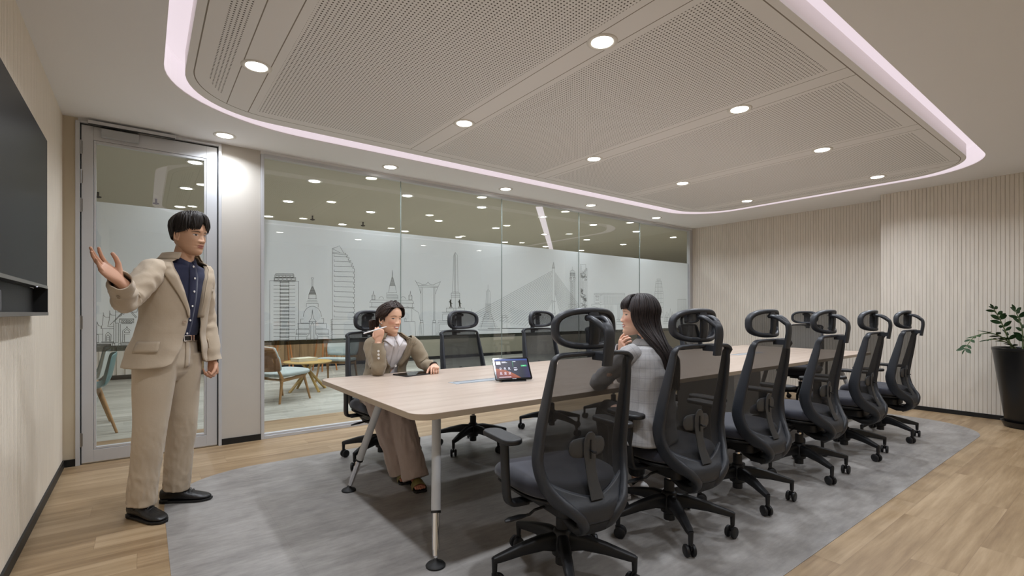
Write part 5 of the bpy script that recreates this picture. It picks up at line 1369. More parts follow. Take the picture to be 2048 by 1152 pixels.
def cloth(name, col, weave=700, var=0.06, rough=0.85, check=None):
    m = bpy.data.materials.new(name); m.use_nodes = True; k = NT(m); tc = k.n('ShaderNodeTexCoord'); vec = tc.outputs['Object']
    n1 = k.noise(vec, 9.0, 4); n2 = k.noise(vec, weave, 2)
    c0 = lin(col); f = k.m('ADD', k.m('MULTIPLY', n1, 0.35), k.m('MULTIPLY', n2, 0.65))
    c = k.ramp(f, [(0.3, tuple(v * (1 - var) for v in c0)), (0.7, tuple(min(1, v * (1 + var)) for v in c0))])
    if check:
        uv = k.n('ShaderNodeUVMap'); sp = k.n('ShaderNodeSeparateXYZ'); k.l(uv.outputs[0], sp.inputs[0])
        for ax, cnt in ((0, check[1]), (1, check[2])):
            fr_ = k.m('FRACT', k.m('MULTIPLY', sp.outputs[ax], cnt)); l1 = k.m('LESS_THAN', k.m('ABSOLUTE', k.m('SUBTRACT', fr_, 0.5)), 0.05); l2 = k.m('LESS_THAN', k.m('ABSOLUTE', k.m('SUBTRACT', fr_, 0.66)), 0.025)
            c = k.mix(k.m('MULTIPLY', k.m('ADD', k.m('MULTIPLY', l1, 0.5), k.m('MULTIPLY', l2, 0.35)), n2), c, check[0])
    k.l(c, k.b.inputs['Base Color']); k.b.inputs['Roughness'].default_value = rough; k.b.inputs['Sheen Weight'].default_value = 0.15
    bp = k.n('ShaderNodeBump'); bp.inputs['Strength'].default_value = 0.25; bp.inputs['Distance'].default_value = 0.01
    wv = k.noise(vec, 16.0, 3); k.l(k.m('ADD', wv, k.m('MULTIPLY', n2, 0.06)), bp.inputs['Height']); k.l(bp.outputs[0], k.b.inputs['Normal'])
    return m

def jacket_shell(T, t0, t1, gr, gl, rows=46, cols=72, off=0.0, wr=0.003, seed=0.0, drape=None):
    """open front shell; gr/gl: gap in degrees of the right/left front edge by level parameter"""
    g = []
    for i in range(rows + 1):
        t = t0 + (t1 - t0) * i / rows; a0 = 90 - interp(t, gr) ; a1 = 90 + interp(t, gl) - 360; row = []
        for j in range(cols + 1):
            th = a0 + (a1 - a0) * j / cols; p = T.point(t, th, off); c, a, b, f, r = T.at(t); dv = (p - c).normalized()
            e = min(j, cols - j) / cols
            p = p + dv * (wr * nz(p, 9, seed) * 1.6 + wr * nz(p, 24, seed + 5) * .8) 
            if drape: p = drape(p, t, th, dv)
            row.append(p)
        g.append(row)
    return g
def lapel(T, ts, edge, width, off, sgn):
    """folded collar strip lying on the jacket: edge angle and width (degrees) by level"""
    g = []
    for t in ts:
        row = []; e = interp(t, edge); w = interp(t, width)
        for j in range(7):
            u = j / 6; th = 90 - sgn * (e + w * u); p = T.point(t, th, (off + 0.004 * math.sin(PI * u)) if j else -.022); row.append(p)
        g.append(row)
    return g
def button(mb, p, nrm, r=0.0075, th=0.003):
    nrm = Vector(nrm).normalized(); q = nrm.to_track_quat('Z', 'Y').to_matrix().to_4x4(); mb.lathe([(r * .7, 0), (r, th * .3), (r, th * .8), (r * .8, th), (r * .55, th * .7), (0.0004, th * .7)], 16, mtx=Matrix.Translation(p) @ q)
def uv_grid(o, nr, nc, order_cols_first=True):
    me = o.data; uv = me.uv_layers.new(name='UVMap')
    return uv

def shoe(mb_up, mb_sole, pos, yaw, side, L=0.29):
    """leather shoe; origin under the ankle, toe along +y"""
    mt = Matrix.Translation(pos) @ Matrix.Rotation(yaw, 4, 'Z')
    prof = [(-.088, .022, .074, .030), (-.082, .033, .086, .012), (-.06, .040, .094, .012), (-.03, .041, .100, .012), (0.0, .041, .104, .012), (.03, .043, .094, .012), (.06, .046, .076, .012), (.10, .049, .056, .012), (.14, .050, .048, .012), (.17, .043, .041, .012), (.19, .030, .034, .014), (.202, .013, .026, .017)]
    rs = []
    for y, w, h, b in prof:
        r_ = []
        for i in range(24):
            a = 2 * PI * i / 24; c, s_ = math.cos(a), math.sin(a); x = w * math.copysign(abs(c) ** .75, c) + side * .006 * max(0, (y - .02) / .18); z = b + (h - b) * (0.5 + 0.5 * math.copysign(abs(s_) ** .8, s_)); x *= 1 - .25 * max(0, s_) * (y > -.06) * (.5 if y > .08 else 1)
            r_.append((x, y, z))
        rs.append(r_)
    mb_up.rings(rs, mtx=mt)
    sole = []
    for y, w, h, b in [(-.088, .022, 0, 0)] + prof[1:-1] + [(.206, .018, 0, 0)]: sole.append((w * 1.04 + side * .006 * max(0, (y - .02) / .18), y))
    pts = sole + [(-x_ + 2 * side * .006 * max(0, (y_ - .02) / .18), y_) for x_, y_ in sole[::-1]]
    mb_sole.prism(pts, 0.002, .015, mtx=mt)
    mb_sole.prism([p for p in pts if p[1] < -.02], 0.002, .022, mtx=mt)
    return mt
M['shoe'] = mat('black_shoe_leather', (24, 23, 23), 0.35, bump=(120, 0.15, 3))
M['sole'] = mat('black_shoe_sole', (16, 15, 15), 0.6)
M['button'] = mat('white_shirt_button', (214, 210, 206), 0.3)
# ------------------------------------------------------------------ standing man in a beige suit
def build_man():
    root = empty('person', (0.12, 3.60, 0)); tag(root, 'standing man in beige suit and navy shirt with one open palm raised', 'person')
    inv = Matrix.Translation((-0.12, -3.60, 0))
    def V(x, y, z): return Vector((x - 0.12, y - 3.60, z))
    F = Vector((.64, -.77, 0)); Rt = Vector((F.y, -F.x, 0)); Fp = Vector((.71, -.70, 0)); up = Vector((0, 0, 1))
    SK, SKH = (206, 162, 132), (198, 150, 122)
    body = Body()
    N = V(.180, 3.525, 1.515)
    headO = V(.224, 3.478, 1.663); Fh = Vector((.63, -.775, -.09))
    HM = frame_mtx(headO, Fh)
    ninv = HM.inverted()
    neck = [(ninv @ (N - F * .015 + up * -.09), .062), (ninv @ (N + up * -.02 - F * .005 + Vector((.008, -.006, 0))), .055), (ninv @ (N + up * .05 + Vector((.018, -.014, 0))), .053), (Vector((0, -.020, -.075)), .056), (Vector((0, -.018, -.03)), .056)]
    hb = head_chunk(0.2, False, neck); co, fs = remesh_chunk(hb, .0018, 1)
    col = paint_head(co, SK, (158, 96, 84), (36, 27, 24), 0.1, gaze=(-.0015, -.0005))
    body.add(co, fs, col, HM)
    # arms: right arm raised, left arm hanging
    RS, LS = V(.050, 3.412, 1.445), V(.292, 3.618, 1.440)
    RE, RW = V(-.072, 3.262, 1.262), V(-.094, 3.035, 1.352)
    LE, LW = V(.318, 3.690, 1.165), V(.356, 3.668, .905)
    mb = MB(); limb(mb, [RS, RE, RW], [.04, .034, .025]); limb(mb, [LS, LE, LW], [.04, .034, .025])
    # trunk and legs under the clothes
    limb(mb, [V(.16, 3.56, 1.44), V(.15, 3.57, 1.2), V(.125, 3.60, .95)], [.09, .085, .09])
    RH, LH = V(.058, 3.546, .93), V(.186, 3.668, .93); RK, LK = V(.028, 3.530, .50), V(.192, 3.690, .50); RA, LA = V(-.012, 3.575, .09), V(.165, 3.752, .09)
    limb(mb, [RH, RK, RA], [.08, .055, .035]); limb(mb, [LH, LK, LA], [.08, .055, .035])
    co, fs = remesh_chunk(mb, .012, 2); body.add(co, fs, SK)
    # right hand: palm up and open towards the camera
    hd = (V(-.205, 2.99, 1.470) - RW).normalized(); tip = hd
    palmn = Vector((.62, -.60, .50)).normalized(); back = (-palmn - hd * (-palmn).dot(hd)).normalized(); xr = hd.cross(back).normalized()
    HMt = Matrix(((xr.x, hd.x, back.x, RW.x), (xr.y, hd.y, back.y, RW.y), (xr.z, hd.z, back.z, RW.z), (0, 0, 0, 1)))
    # for a right hand with the back of the hand up and fingers forward, the thumb lies on -x
    hb = hand_chunk(-1, [(14, 12, 8), (8, 10, 8), (10, 12, 8), (14, 14, 10)], (.55, .80, -.45, .10, .95, -.15), spread=0.045, scale=1.10)
    co, fs = remesh_chunk(hb, .0021, 2); body.add(co, fs, SKH, HMt)
    # left hand: hanging, loosely closed
    hd = Vector((.05, -.10, -1)).normalized(); back = Vector((.75, -.55, 0)); back = Rt * -1.0; back = (back - hd * back.dot(hd)).normalized(); xr = hd.cross(back).normalized()
    HMt = Matrix(((xr.x, hd.x, back.x, LW.x), (xr.y, hd.y, back.y, LW.y), (xr.z, hd.z, back.z, LW.z - .01), (0, 0, 0, 1)))
    hb = hand_chunk(1, [(45, 70, 35), (50, 72, 35), (55, 75, 35), (58, 75, 35)], (.35, .85, -.55, -.2, .75, -.7), spread=0.02, scale=1.0)
    co, fs = remesh_chunk(hb, .0021, 2); body.add(co, fs, SKH, HMt)
    body.build('body', root)
    # hair: full, brushed forward with a parted fringe
    HAIR = hair_material('man_black_hair', (24, 19, 17), (50, 42, 37)); mb = MB(); random.seed(3)
    rows = []
    for el in range(-30, 91, 6):
        row = []
        for az in range(0, 360, 8):
            fr_ = max(0, math.sin(R(az))); lim = 38 * fr_ ** 2 - 24 * (1 - fr_) * (1 if math.sin(R(az)) < 0 else .25) + (4 if abs(math.cos(R(az))) > .75 else 0)
            e = max(el, lim); row.append(skull(az, e, .008 + .012 * min(1, max(0, (e - 12) / 20))))
        rows.append(row)
    mb.rings(rows)
    for i in range(520):
        az = random.uniform(-60, 240) if i < 300 else random.uniform(180, 360)
        s_ = math.sin(R(az)); side = abs(math.cos(R(az)))
        e1 = (30 + random.uniform(-4, 6)) if s_ > .86 else (random.uniform(8, 26) if s_ > .5 else (4 + random.uniform(-5, 8)) if s_ > -.25 else random.uniform(-34, -20))
        if -.30 <= s_ < .30: e1 = random.uniform(3, 13)
        elif -.6 <= s_ < -.30: e1 = random.uniform(-24, -8)
        st = random.uniform(-8, 8); thin = 1 if s_ > 0 else .6; o = .017 + .010 * max(0, s_) + random.uniform(0, .005) * thin
        lock(mb, [skull(az + 12, 84, .016), skull(az - st, 66, o + .008), skull(az + st * .2, (66 + e1) / 2 + 6, o + .008), skull(az + st * .6, e1 + 9, o * (.75 if s_ > .4 else .55)), skull(az + st, e1 + random.uniform(-3, 3), .002)], random.uniform(.0035, .006), .0026, n=6, taper=.2)
    for i in range(190):    # fringe falling to either side of the parting
        az0 = 92 + random.uniform(-10, 10); tgt = random.choice([random.uniform(40, 78), random.uniform(30, 62), random.uniform(98, 152)]); e1 = random.uniform(7, 17) - (4 if 50 < tgt < 74 and random.random() < .3 else 0)
        o = random.uniform(.022, .034); sgn = 1 if tgt > 90 else -1
        lock(mb, [skull(az0, 76, .020), skull((az0 * .7 + tgt * .3), 60, o + .008), skull((az0 * .35 + tgt * .65), 44, o + .006), skull(tgt, e1 + 13, .017), skull(tgt + 4 * sgn, e1, .005)], random.uniform(.003, .0055), .0024, n=6, taper=.1)
    for q in (-1, 1):      # side burns
        for k_ in range(12): az = 90 - q * (86 - k_ * 2); lock(mb, [skull(az, 26, .011), skull(az, 8, .008), skull(az, -7 + k_ * .6, .002)], .004, .0025, n=6)
    hr_ = mb.build('hair', HAIR, root, angle=180); hr_.matrix_local = HM
    # shirt
    SH = cloth('navy_linen_shirt', (34, 38, 66), 900, .12)
    Lv = [(V(.120, 3.605, .97), .130, .085, Fp), (V(.135, 3.590, 1.06), .150, .104, F), (V(.148, 3.578, 1.15), .155, .110, F), (V(.160, 3.560, 1.30), .175, .118, F), (V(.168, 3.548, 1.40), .185, .112, F), (V(.174, 3.540, 1.46), .160, .096, F), (V(.178, 3.533, 1.492), .092, .078, F), (N + up * -.012, .066, .064, F)]
    T = Torso(smooth_levels(Lv), 2.4); tm_ = len(T.L) - 1
    rows = []
    for i in range(41):
        t = tm_ * i / 40; rows.append([T.point(t, 360 * j / 60, -.003) + (Vector((0, 0, 0))) for j in range(60)])
    mb = MB(); mb.rings([[p + (p - T.at(tm_ * i / 40)[0]).normalized() * (.004 * nz(p, 13, 2)) for p in row] for i, row in enumerate(rows)], cap=False)
    sh_ = mb.build('shirt', SH, root, angle=180)
    mb = MB()   # collar leaves with open neck and placket
    for q in (-1, 1):
        g = []
        for i in range(9):
            a = 90 - q * (12 + i * 21); base = N + Rt * (.066 * math.cos(R(a))) + F * (.066 * math.sin(R(a))); h = .040
            out_ = (base - N).normalized(); lift = up * (.018 - .040 * max(0, math.sin(R(a))) ** 2)
            drop = .038 if i > 1 else (.060 if i == 0 else .052)
            g.append([base + lift - out_ * .006 - up * .004, base + lift + up * .010, base + lift + out_ * .010 + up * .004, base + lift + out_ * .018 - up * drop * (.9), base + lift + out_ * .016 - up * drop])
        mb.rings(g, closed=False, cap=False)
    mb.build('collar', SH, sh_, solid=.002, angle=60)
    g = []
    for i in range(22):
        t = 1 + (tm_ - 8) * i / 21; g.append([T.point(t, 90 + d, .002) for d in (-6, -2, 2, 6)])
    mb = MB(); mb.rings(g, closed=False, cap=False); mb.build('placket', SH, sh_, solid=.003, angle=60)
    mb = MB()
    for z in (1.475, 1.405, 1.325, 1.24, 1.155, 1.075):
        t = min(range(400), key=lambda k_: abs(T.at(tm_ * k_ / 400)[0].z - z)) * tm_ / 400; button(mb, T.point(t, 90, .006), F, .0062)
    mb.build('shirt_buttons', M['button'], sh_)
    # open neck
    mb = MB(); pts = [N + F * .068 + up * .008 + Rt * .018, N + F * .070 + up * .008 - Rt * .018, N + F * .094 - up * .055]
    # trousers
    TR = cloth('beige_suit_cloth', (187, 170, 148), 800, .05)
    mb = MB()
    def leg(H, K, A_, q, seed):
        pts = [H + up * .02, H.lerp(K, .45), K, K.lerp(A_, .5), A_ + up * -.005]; P = catmull(pts, 12); m = len(P); rows = []
        for i, p in enumerate(P):
            u = i / (m - 1); rr = np.interp(u, [0, .22, .5, .75, 1], [.116, .104, .082, .076, .074]); t = (P[min(i + 1, m - 1)] - P[max(i - 1, 0)]).normalized()
            f = (Fp - t * Fp.dot(t)).normalized(); r = t.cross(f); row = []
            for j in range(40):
                w = 2 * PI * j / 40; c, s_ = math.cos(w), math.sin(w); rad = rr * (1 + .05 * max(0, s_) ** 16 + .03 * max(0, -s_) ** 12); x = r * (c * rad * .96) + f * (s_ * rad)
                q_ = p + x; nv = nz(Vector((c * .25 + q_.z * .35, s_ * .2, q_.z * 1.25 + c * .07 + s_ * .05)), 13, seed); fold = (.0065 * (1 - abs(nv) * 3.2)) * (max(0, (u - .45)) * 1.5 + .35 * math.exp(-((u - .5) / .09) ** 2) + .35 * max(0, .18 - u) * 4) + .003 * nz(q_, 9, seed)
                row.append(q_ + x.normalized() * fold)
            rows.append(row)
        mb.rings(rows, cap=True)
    leg(RH, RK, RA, -1, 1.0); leg(LH, LK, LA, 1, 4.0)
    pv = [(V(.120, 3.606, .79), .09, .06, Fp), (V(.120, 3.606, .845), .150, .100, Fp), (V(.121, 3.606, .89), .168, .116, Fp), (V(.122, 3.605, .95), .168, .118, Fp), (V(.128, 3.600, 1.02), .156, .110, Fp), (V(.130, 3.598, 1.045), .154, .108, F)]
    TP = Torso(smooth_levels(pv, 4), 2.3); tmp = len(TP.L) - 1
    mb.rings([[TP.point(tmp * i / 16, 360 * j / 60, .001 + .0025 * nz(TP.point(tmp * i / 16, 360 * j / 60), 16, 3)) for j in range(60)] for i in range(17)], cap=True)
    co, fs = remesh_chunk(mb, .0055, 2); mb = MB(); mb.v = [tuple(v) for v in co]; mb.f = fs
    tr = mb.build('trousers', TR, root, angle=180)
    mb = MB(); g = [[TP.point(tmp * i / 16, 92 + d, .006) for d in (-4, 0, 4)] for i in range(5, 15)]; mb.rings(g, closed=False, cap=False); mb.build('fly', TR, tr, solid=.003, angle=60)
    mb = MB(); BL = mat('black_belt_leather', (18, 18, 18), 0.35)
    mb.rings([[TP.point(tmp - .1, 360 * j / 60, o) + up * z for j in range(60)] for o, z in ((.002, -.014), (.006, -.014), (.006, .017), (.002, .017))], cap=False); belt = mb.build('belt', BL, root, angle=40)
    mb = MB(); c0 = TP.point(tmp - .1, 92, .009); 
    for dx, dz, w_, h_ in ((0, .016, .024, .0025), (0, -.016, .024, .0025), (-.024, 0, .0025, .018), (.024, 0, .0025, .018)):
        cc = c0 + Rt * dx + up * (dz + .001); mb.box(-w_, w_, -.002, .002, -h_, h_, mtx=frame_mtx(cc, F))
    mb.box(-.0015 - .036, -.0325, -.003, .003, -.018, .018, mtx=frame_mtx(c0, F)); mb.box(-.045, -.041, -.003, .003, -.018, .018, mtx=frame_mtx(c0, F))
    mb.build('buckle', M['chrome'], belt, smooth=False)
    # jacket
    LvJ = [(V(.108, 3.612, .885), .232, .175, Fp), (V(.118, 3.604, .97), .214, .162, F), (V(.135, 3.590, 1.08), .188, .140, F), (V(.148, 3.580, 1.17), .180, .136, F), (V(.158, 3.564, 1.30), .190, .140, F), (V(.166, 3.550, 1.40), .200, .132, F), (V(.172, 3.543, 1.455), .190, .114, F), (V(.175, 3.540, 1.492), .166, .100, F), (V(.177, 3.534, 1.520), .100, .084, F), (V(.178, 3.530, 1.545), .076, .076, F)]
    TJ = Torso(smooth_levels(LvJ), 2.5); tj = len(TJ.L) - 1; n6 = 6.0
    gr = [(0, 44), (.35 * n6, 25), (n6, 13), (2 * n6, 7), (3 * n6, 5), (3.4 * n6, 6), (4 * n6, 14), (5 * n6, 25), (6 * n6, 34), (7 * n6, 42), (9 * n6, 50)]
    gl = [(0, 40), (.35 * n6, 28), (n6, 22), (2 * n6, 18), (3 * n6, 16), (4 * n6, 17), (5 * n6, 22), (6 * n6, 31), (7 * n6, 42), (9 * n6, 50)]
    def drape(p, t, th, dv):
        if t < 10: p = p + dv * (.008 * math.sin(R(th) * 5 + 1.0) * (1 - t / 10))
        u = (t / n6)
        if u < .5: p = p + up * (.022 * (1 - abs(math.sin(R(th)))) * 0 )
        return p
    rows = jacket_shell(TJ, 0, tj, gr, gl, 54, 84, 0, .0028, 7.0, drape)
    mb = MB(); mb.rings(rows, closed=False, cap=False)
    jk = mb.build('jacket', TR, root, solid=.006, offset=-1, angle=180)
    # sleeves: seams at the shoulder
    mb = MB()
    def sl(S_, E_, W_, q, seed):
        inn = S_ + Rt * (-q * .035) + up * .004
        hd_ = (W_ - E_).normalized()
        rows = sleeve(mb, [inn, S_.lerp(E_, .12) + Rt * (q * .004), S_.lerp(E_, .55), E_, E_.lerp(W_, .5), W_ + hd_ * .012], [.058, .070, .064, .060, .055, .046] if q == 1 else [.060, .066, .058, .056, .050, .044], .004, seed)
        last = rows[-1]; c = sum(last, Vector()) / len(last); mb.rings([last, [c + (v - c) * .90 for v in last], [c + (v - c) * .86 - hd_ * .06 for v in last]], cap=False)
    sl(RS, RE, RW, 1, 11.0); s1 = mb.build('sleeve', TR, jk, angle=180)
    mb = MB(); sl(LS, LE, LW, -1, 15.0); s2 = mb.build('sleeve', TR, jk, angle=180)
    # collar and lapels
    for q, edge in ((1, gr), (-1, gl)):
        ts = [3.0 * n6 + (6.9 - 3.0) * n6 * i / 22 for i in range(23)]
        wd = [(3.0 * n6, 2), (3.6 * n6, 9), (4.5 * n6, 19), (5.4 * n6, 27), (5.9 * n6, 31), (6.0 * n6, 27), (6.9 * n6, 22)]
        g = lapel(TJ, ts, edge, wd, .007, q)
        mb = MB(); mb.rings(g, closed=False, cap=False); mb.build('lapel', TR, jk, solid=.004, offset=0, angle=60)
    g = []
    for i in range(25):
        a = 90 - 38 + (-284) * i / 24; row = []
        for (tt, o, z) in ((8.9 * n6, -.004, .010), (8.8 * n6, .008, .009), (8.5 * n6, .009, .003), (8.1 * n6, .008, 0.0), (7.7 * n6, .007, 0.0)):
            row.append(TJ.point(tt, a, o) + up * z)
        g.append(row)
    mb = MB(); mb.rings(g, closed=False, cap=False); mb.build('jacket_collar', TR, jk, solid=.004, offset=0, angle=60)
    # pocket flap, breast welt, button
    g = [[TJ.point(1.05 * n6 + .55 * n6 * i / 4, 42 - 42 * j / 8 + (0), .007) for j in range(9)] for i in range(5)]
    mb = MB(); mb.rings(g, closed=False, cap=False); mb.build('pocket_flap', TR, jk, solid=.004, offset=0, angle=60)
    g = [[TJ.point(1.05 * n6 + .55 * n6 * i / 4, 180 - 42 + 40 * j / 8, .007) for j in range(9)] for i in range(5)]
    mb = MB(); mb.rings(g, closed=False, cap=False); mb.build('pocket_flap', TR, jk, solid=.004, offset=0, angle=60)
    g = [[TJ.point(4.25 * n6 + .16 * n6 * i / 2, 128 + 17 * j / 5, .006) for j in range(6)] for i in range(3)]
    mb = MB(); mb.rings(g, closed=False, cap=False); mb.build('breast_pocket', TR, jk, solid=.003, offset=0, angle=60)
    mb = MB(); pb = TJ.point(2.75 * n6, 90 - 13, .008); button(mb, pb, F * .9 + Rt * .3, .011, .004); BT = mat('horn_button', (168, 146, 124), 0.35); mb.build('jacket_button', BT, jk)
    mb = MB()
    for k_ in range(2): button(mb, RE.lerp(RW, .72 + .09 * k_) + Vector((-.01, -.006, -.055)), Vector((-.2, -.2, -1)), .008, .003)
    mb.build('cuff_buttons', BT, s1)
    # shoes with socks
    mbu, mbs, mbl, mbk = MB(), MB(), MB(), MB()
    for (A_, d, q) in ((RA, Vector((.55, -.83)), 1), (LA, Vector((.88, -.48)), -1)):
        yaw = math.atan2(d.y, d.x) - PI / 2; a, b, c = MB(), MB(), MB()
        mt = shoe(a, b, Vector((A_.x, A_.y, 0.002)), yaw, q)
        for k_ in range(5):
            y = .030 + k_ * .016; z = .099 - k_ * .0075
            c.tube([(-.022, y + .004, z - .006), (-.008, y, z + .002), (.008, y + .006, z + .002), (.022, y + .008, z - .006)], .0022, 6, mtx=mt)
        for sx in (-1, 1):
            c.tube(catmull([(0, .030, .102), (sx * .018, .026, .107), (sx * .032, .034, .096), (sx * .022, .048, .092), (0, .034, .102)], 4), .002, 6, mtx=mt)
            c.tube(catmull([(0, .032, .102), (sx * .015, .052, .096), (sx * .026, .066, .080)], 4), .002, 6, mtx=mt)
        u_ = a.build('shoe', M['shoe'], root, angle=180, subsurf=1); b.build('sole', M['sole'], u_, smooth=False, bevel=.002); c.build('laces', M['sole'], u_)
        k2 = MB(); k2.tube([A_ + up * .06, A_, A_ - up * .03], [.040, .040, .042], 16); k2.build('sock', M['sole'], root)
    return root
build_man()
# ------------------------------------------------------------------ seated woman in the brown blazer
def closed_torso(mb, T, n=30, cols=60, off=0.0, seed=0.0, amp=.003):
    tm_ = len(T.L) - 1
    for_rows = []
    for i in range(n + 1):
        t = tm_ * i / n; row = []
        for j in range(cols):
            p = T.point(t, 360 * j / cols, off); dv = (p - T.at(t)[0]).normalized(); row.append(p + dv * amp * (nz(p, 11, seed) * 1.4 + .6 * nz(p, 28, seed)))
        for_rows.append(row)
    mb.rings(for_rows, cap=False); return for_rows
def level_at(T, z):
    tm_ = len(T.L) - 1; return min(range(601), key=lambda k_: abs(T.at(tm_ * k_ / 600)[0].z - z)) * tm_ / 600
def shirt_collar(name, N, F, Rt, m, parent, r0=.060, hgt=.034, gap=6, point=.055, flare=.016):
    up = Vector((0, 0, 1)); mb = MB()
    for q in (-1, 1):
        g = []
        for i in range(9):
            a = 90 - q * (gap + i * 21); base = N + Rt * (r0 * math.cos(R(a))) + F * (r0 * math.sin(R(a)))
            o = (base - N).normalized(); lift = up * (.012 - .022 * max(0, math.sin(R(a))) ** 2); dr = point if i == 0 else (point * .8 if i == 1 else hgt)
            sp = (Rt * math.copysign(1, math.cos(R(a))) * (.014 if i == 0 else 0))
            g.append([base + lift - o * .004 - up * .004, base + lift + up * .006, base + lift + o * .006 + up * .003, base + lift + o * (flare if i < 4 else .016) - up * dr * .9 + sp, base + lift + o * (flare if i < 4 else .015) - up * dr + sp])
        mb.rings(g, closed=False, cap=False)
    return mb.build(name, m, parent, solid=.002, angle=60)
def trouser_leg(mb, pts, rad, Fw, seed, amp=.006, n=40):
    P = catmull(pts, 12); m = len(P); prev = None; rr_ = np.interp(np.linspace(0, len(pts) - 1, m), range(len(pts)), rad)
    for _ in range(4): rr_[1:-1] = .25 * rr_[:-2] + .5 * rr_[1:-1] + .25 * rr_[2:]
    rows = []
    for i, p in enumerate(P):
        t = (P[min(i + 1, m - 1)] - P[max(i - 1, 0)]).normalized()
        a = (prev - t * prev.dot(t)).normalized() if prev is not None else (Vector(Fw) - t * Vector(Fw).dot(t)).normalized(); prev = a; b = t.cross(a); row = []
        for j in range(n):
            w = 2 * PI * j / n; dv = a * math.cos(w) + b * math.sin(w); q = p + dv * rr_[i] * (1 + .04 * max(0, math.cos(w)) ** 14)
            nv = nz(Vector((math.cos(w) * .25, math.sin(w) * .25, i * .035)), 8, seed); row.append(q + dv * (amp * (1 - 3.0 * abs(nv)) + amp * .4 * nz(q, 12, seed)))
        rows.append(row)
    mb.rings(rows, cap=True)

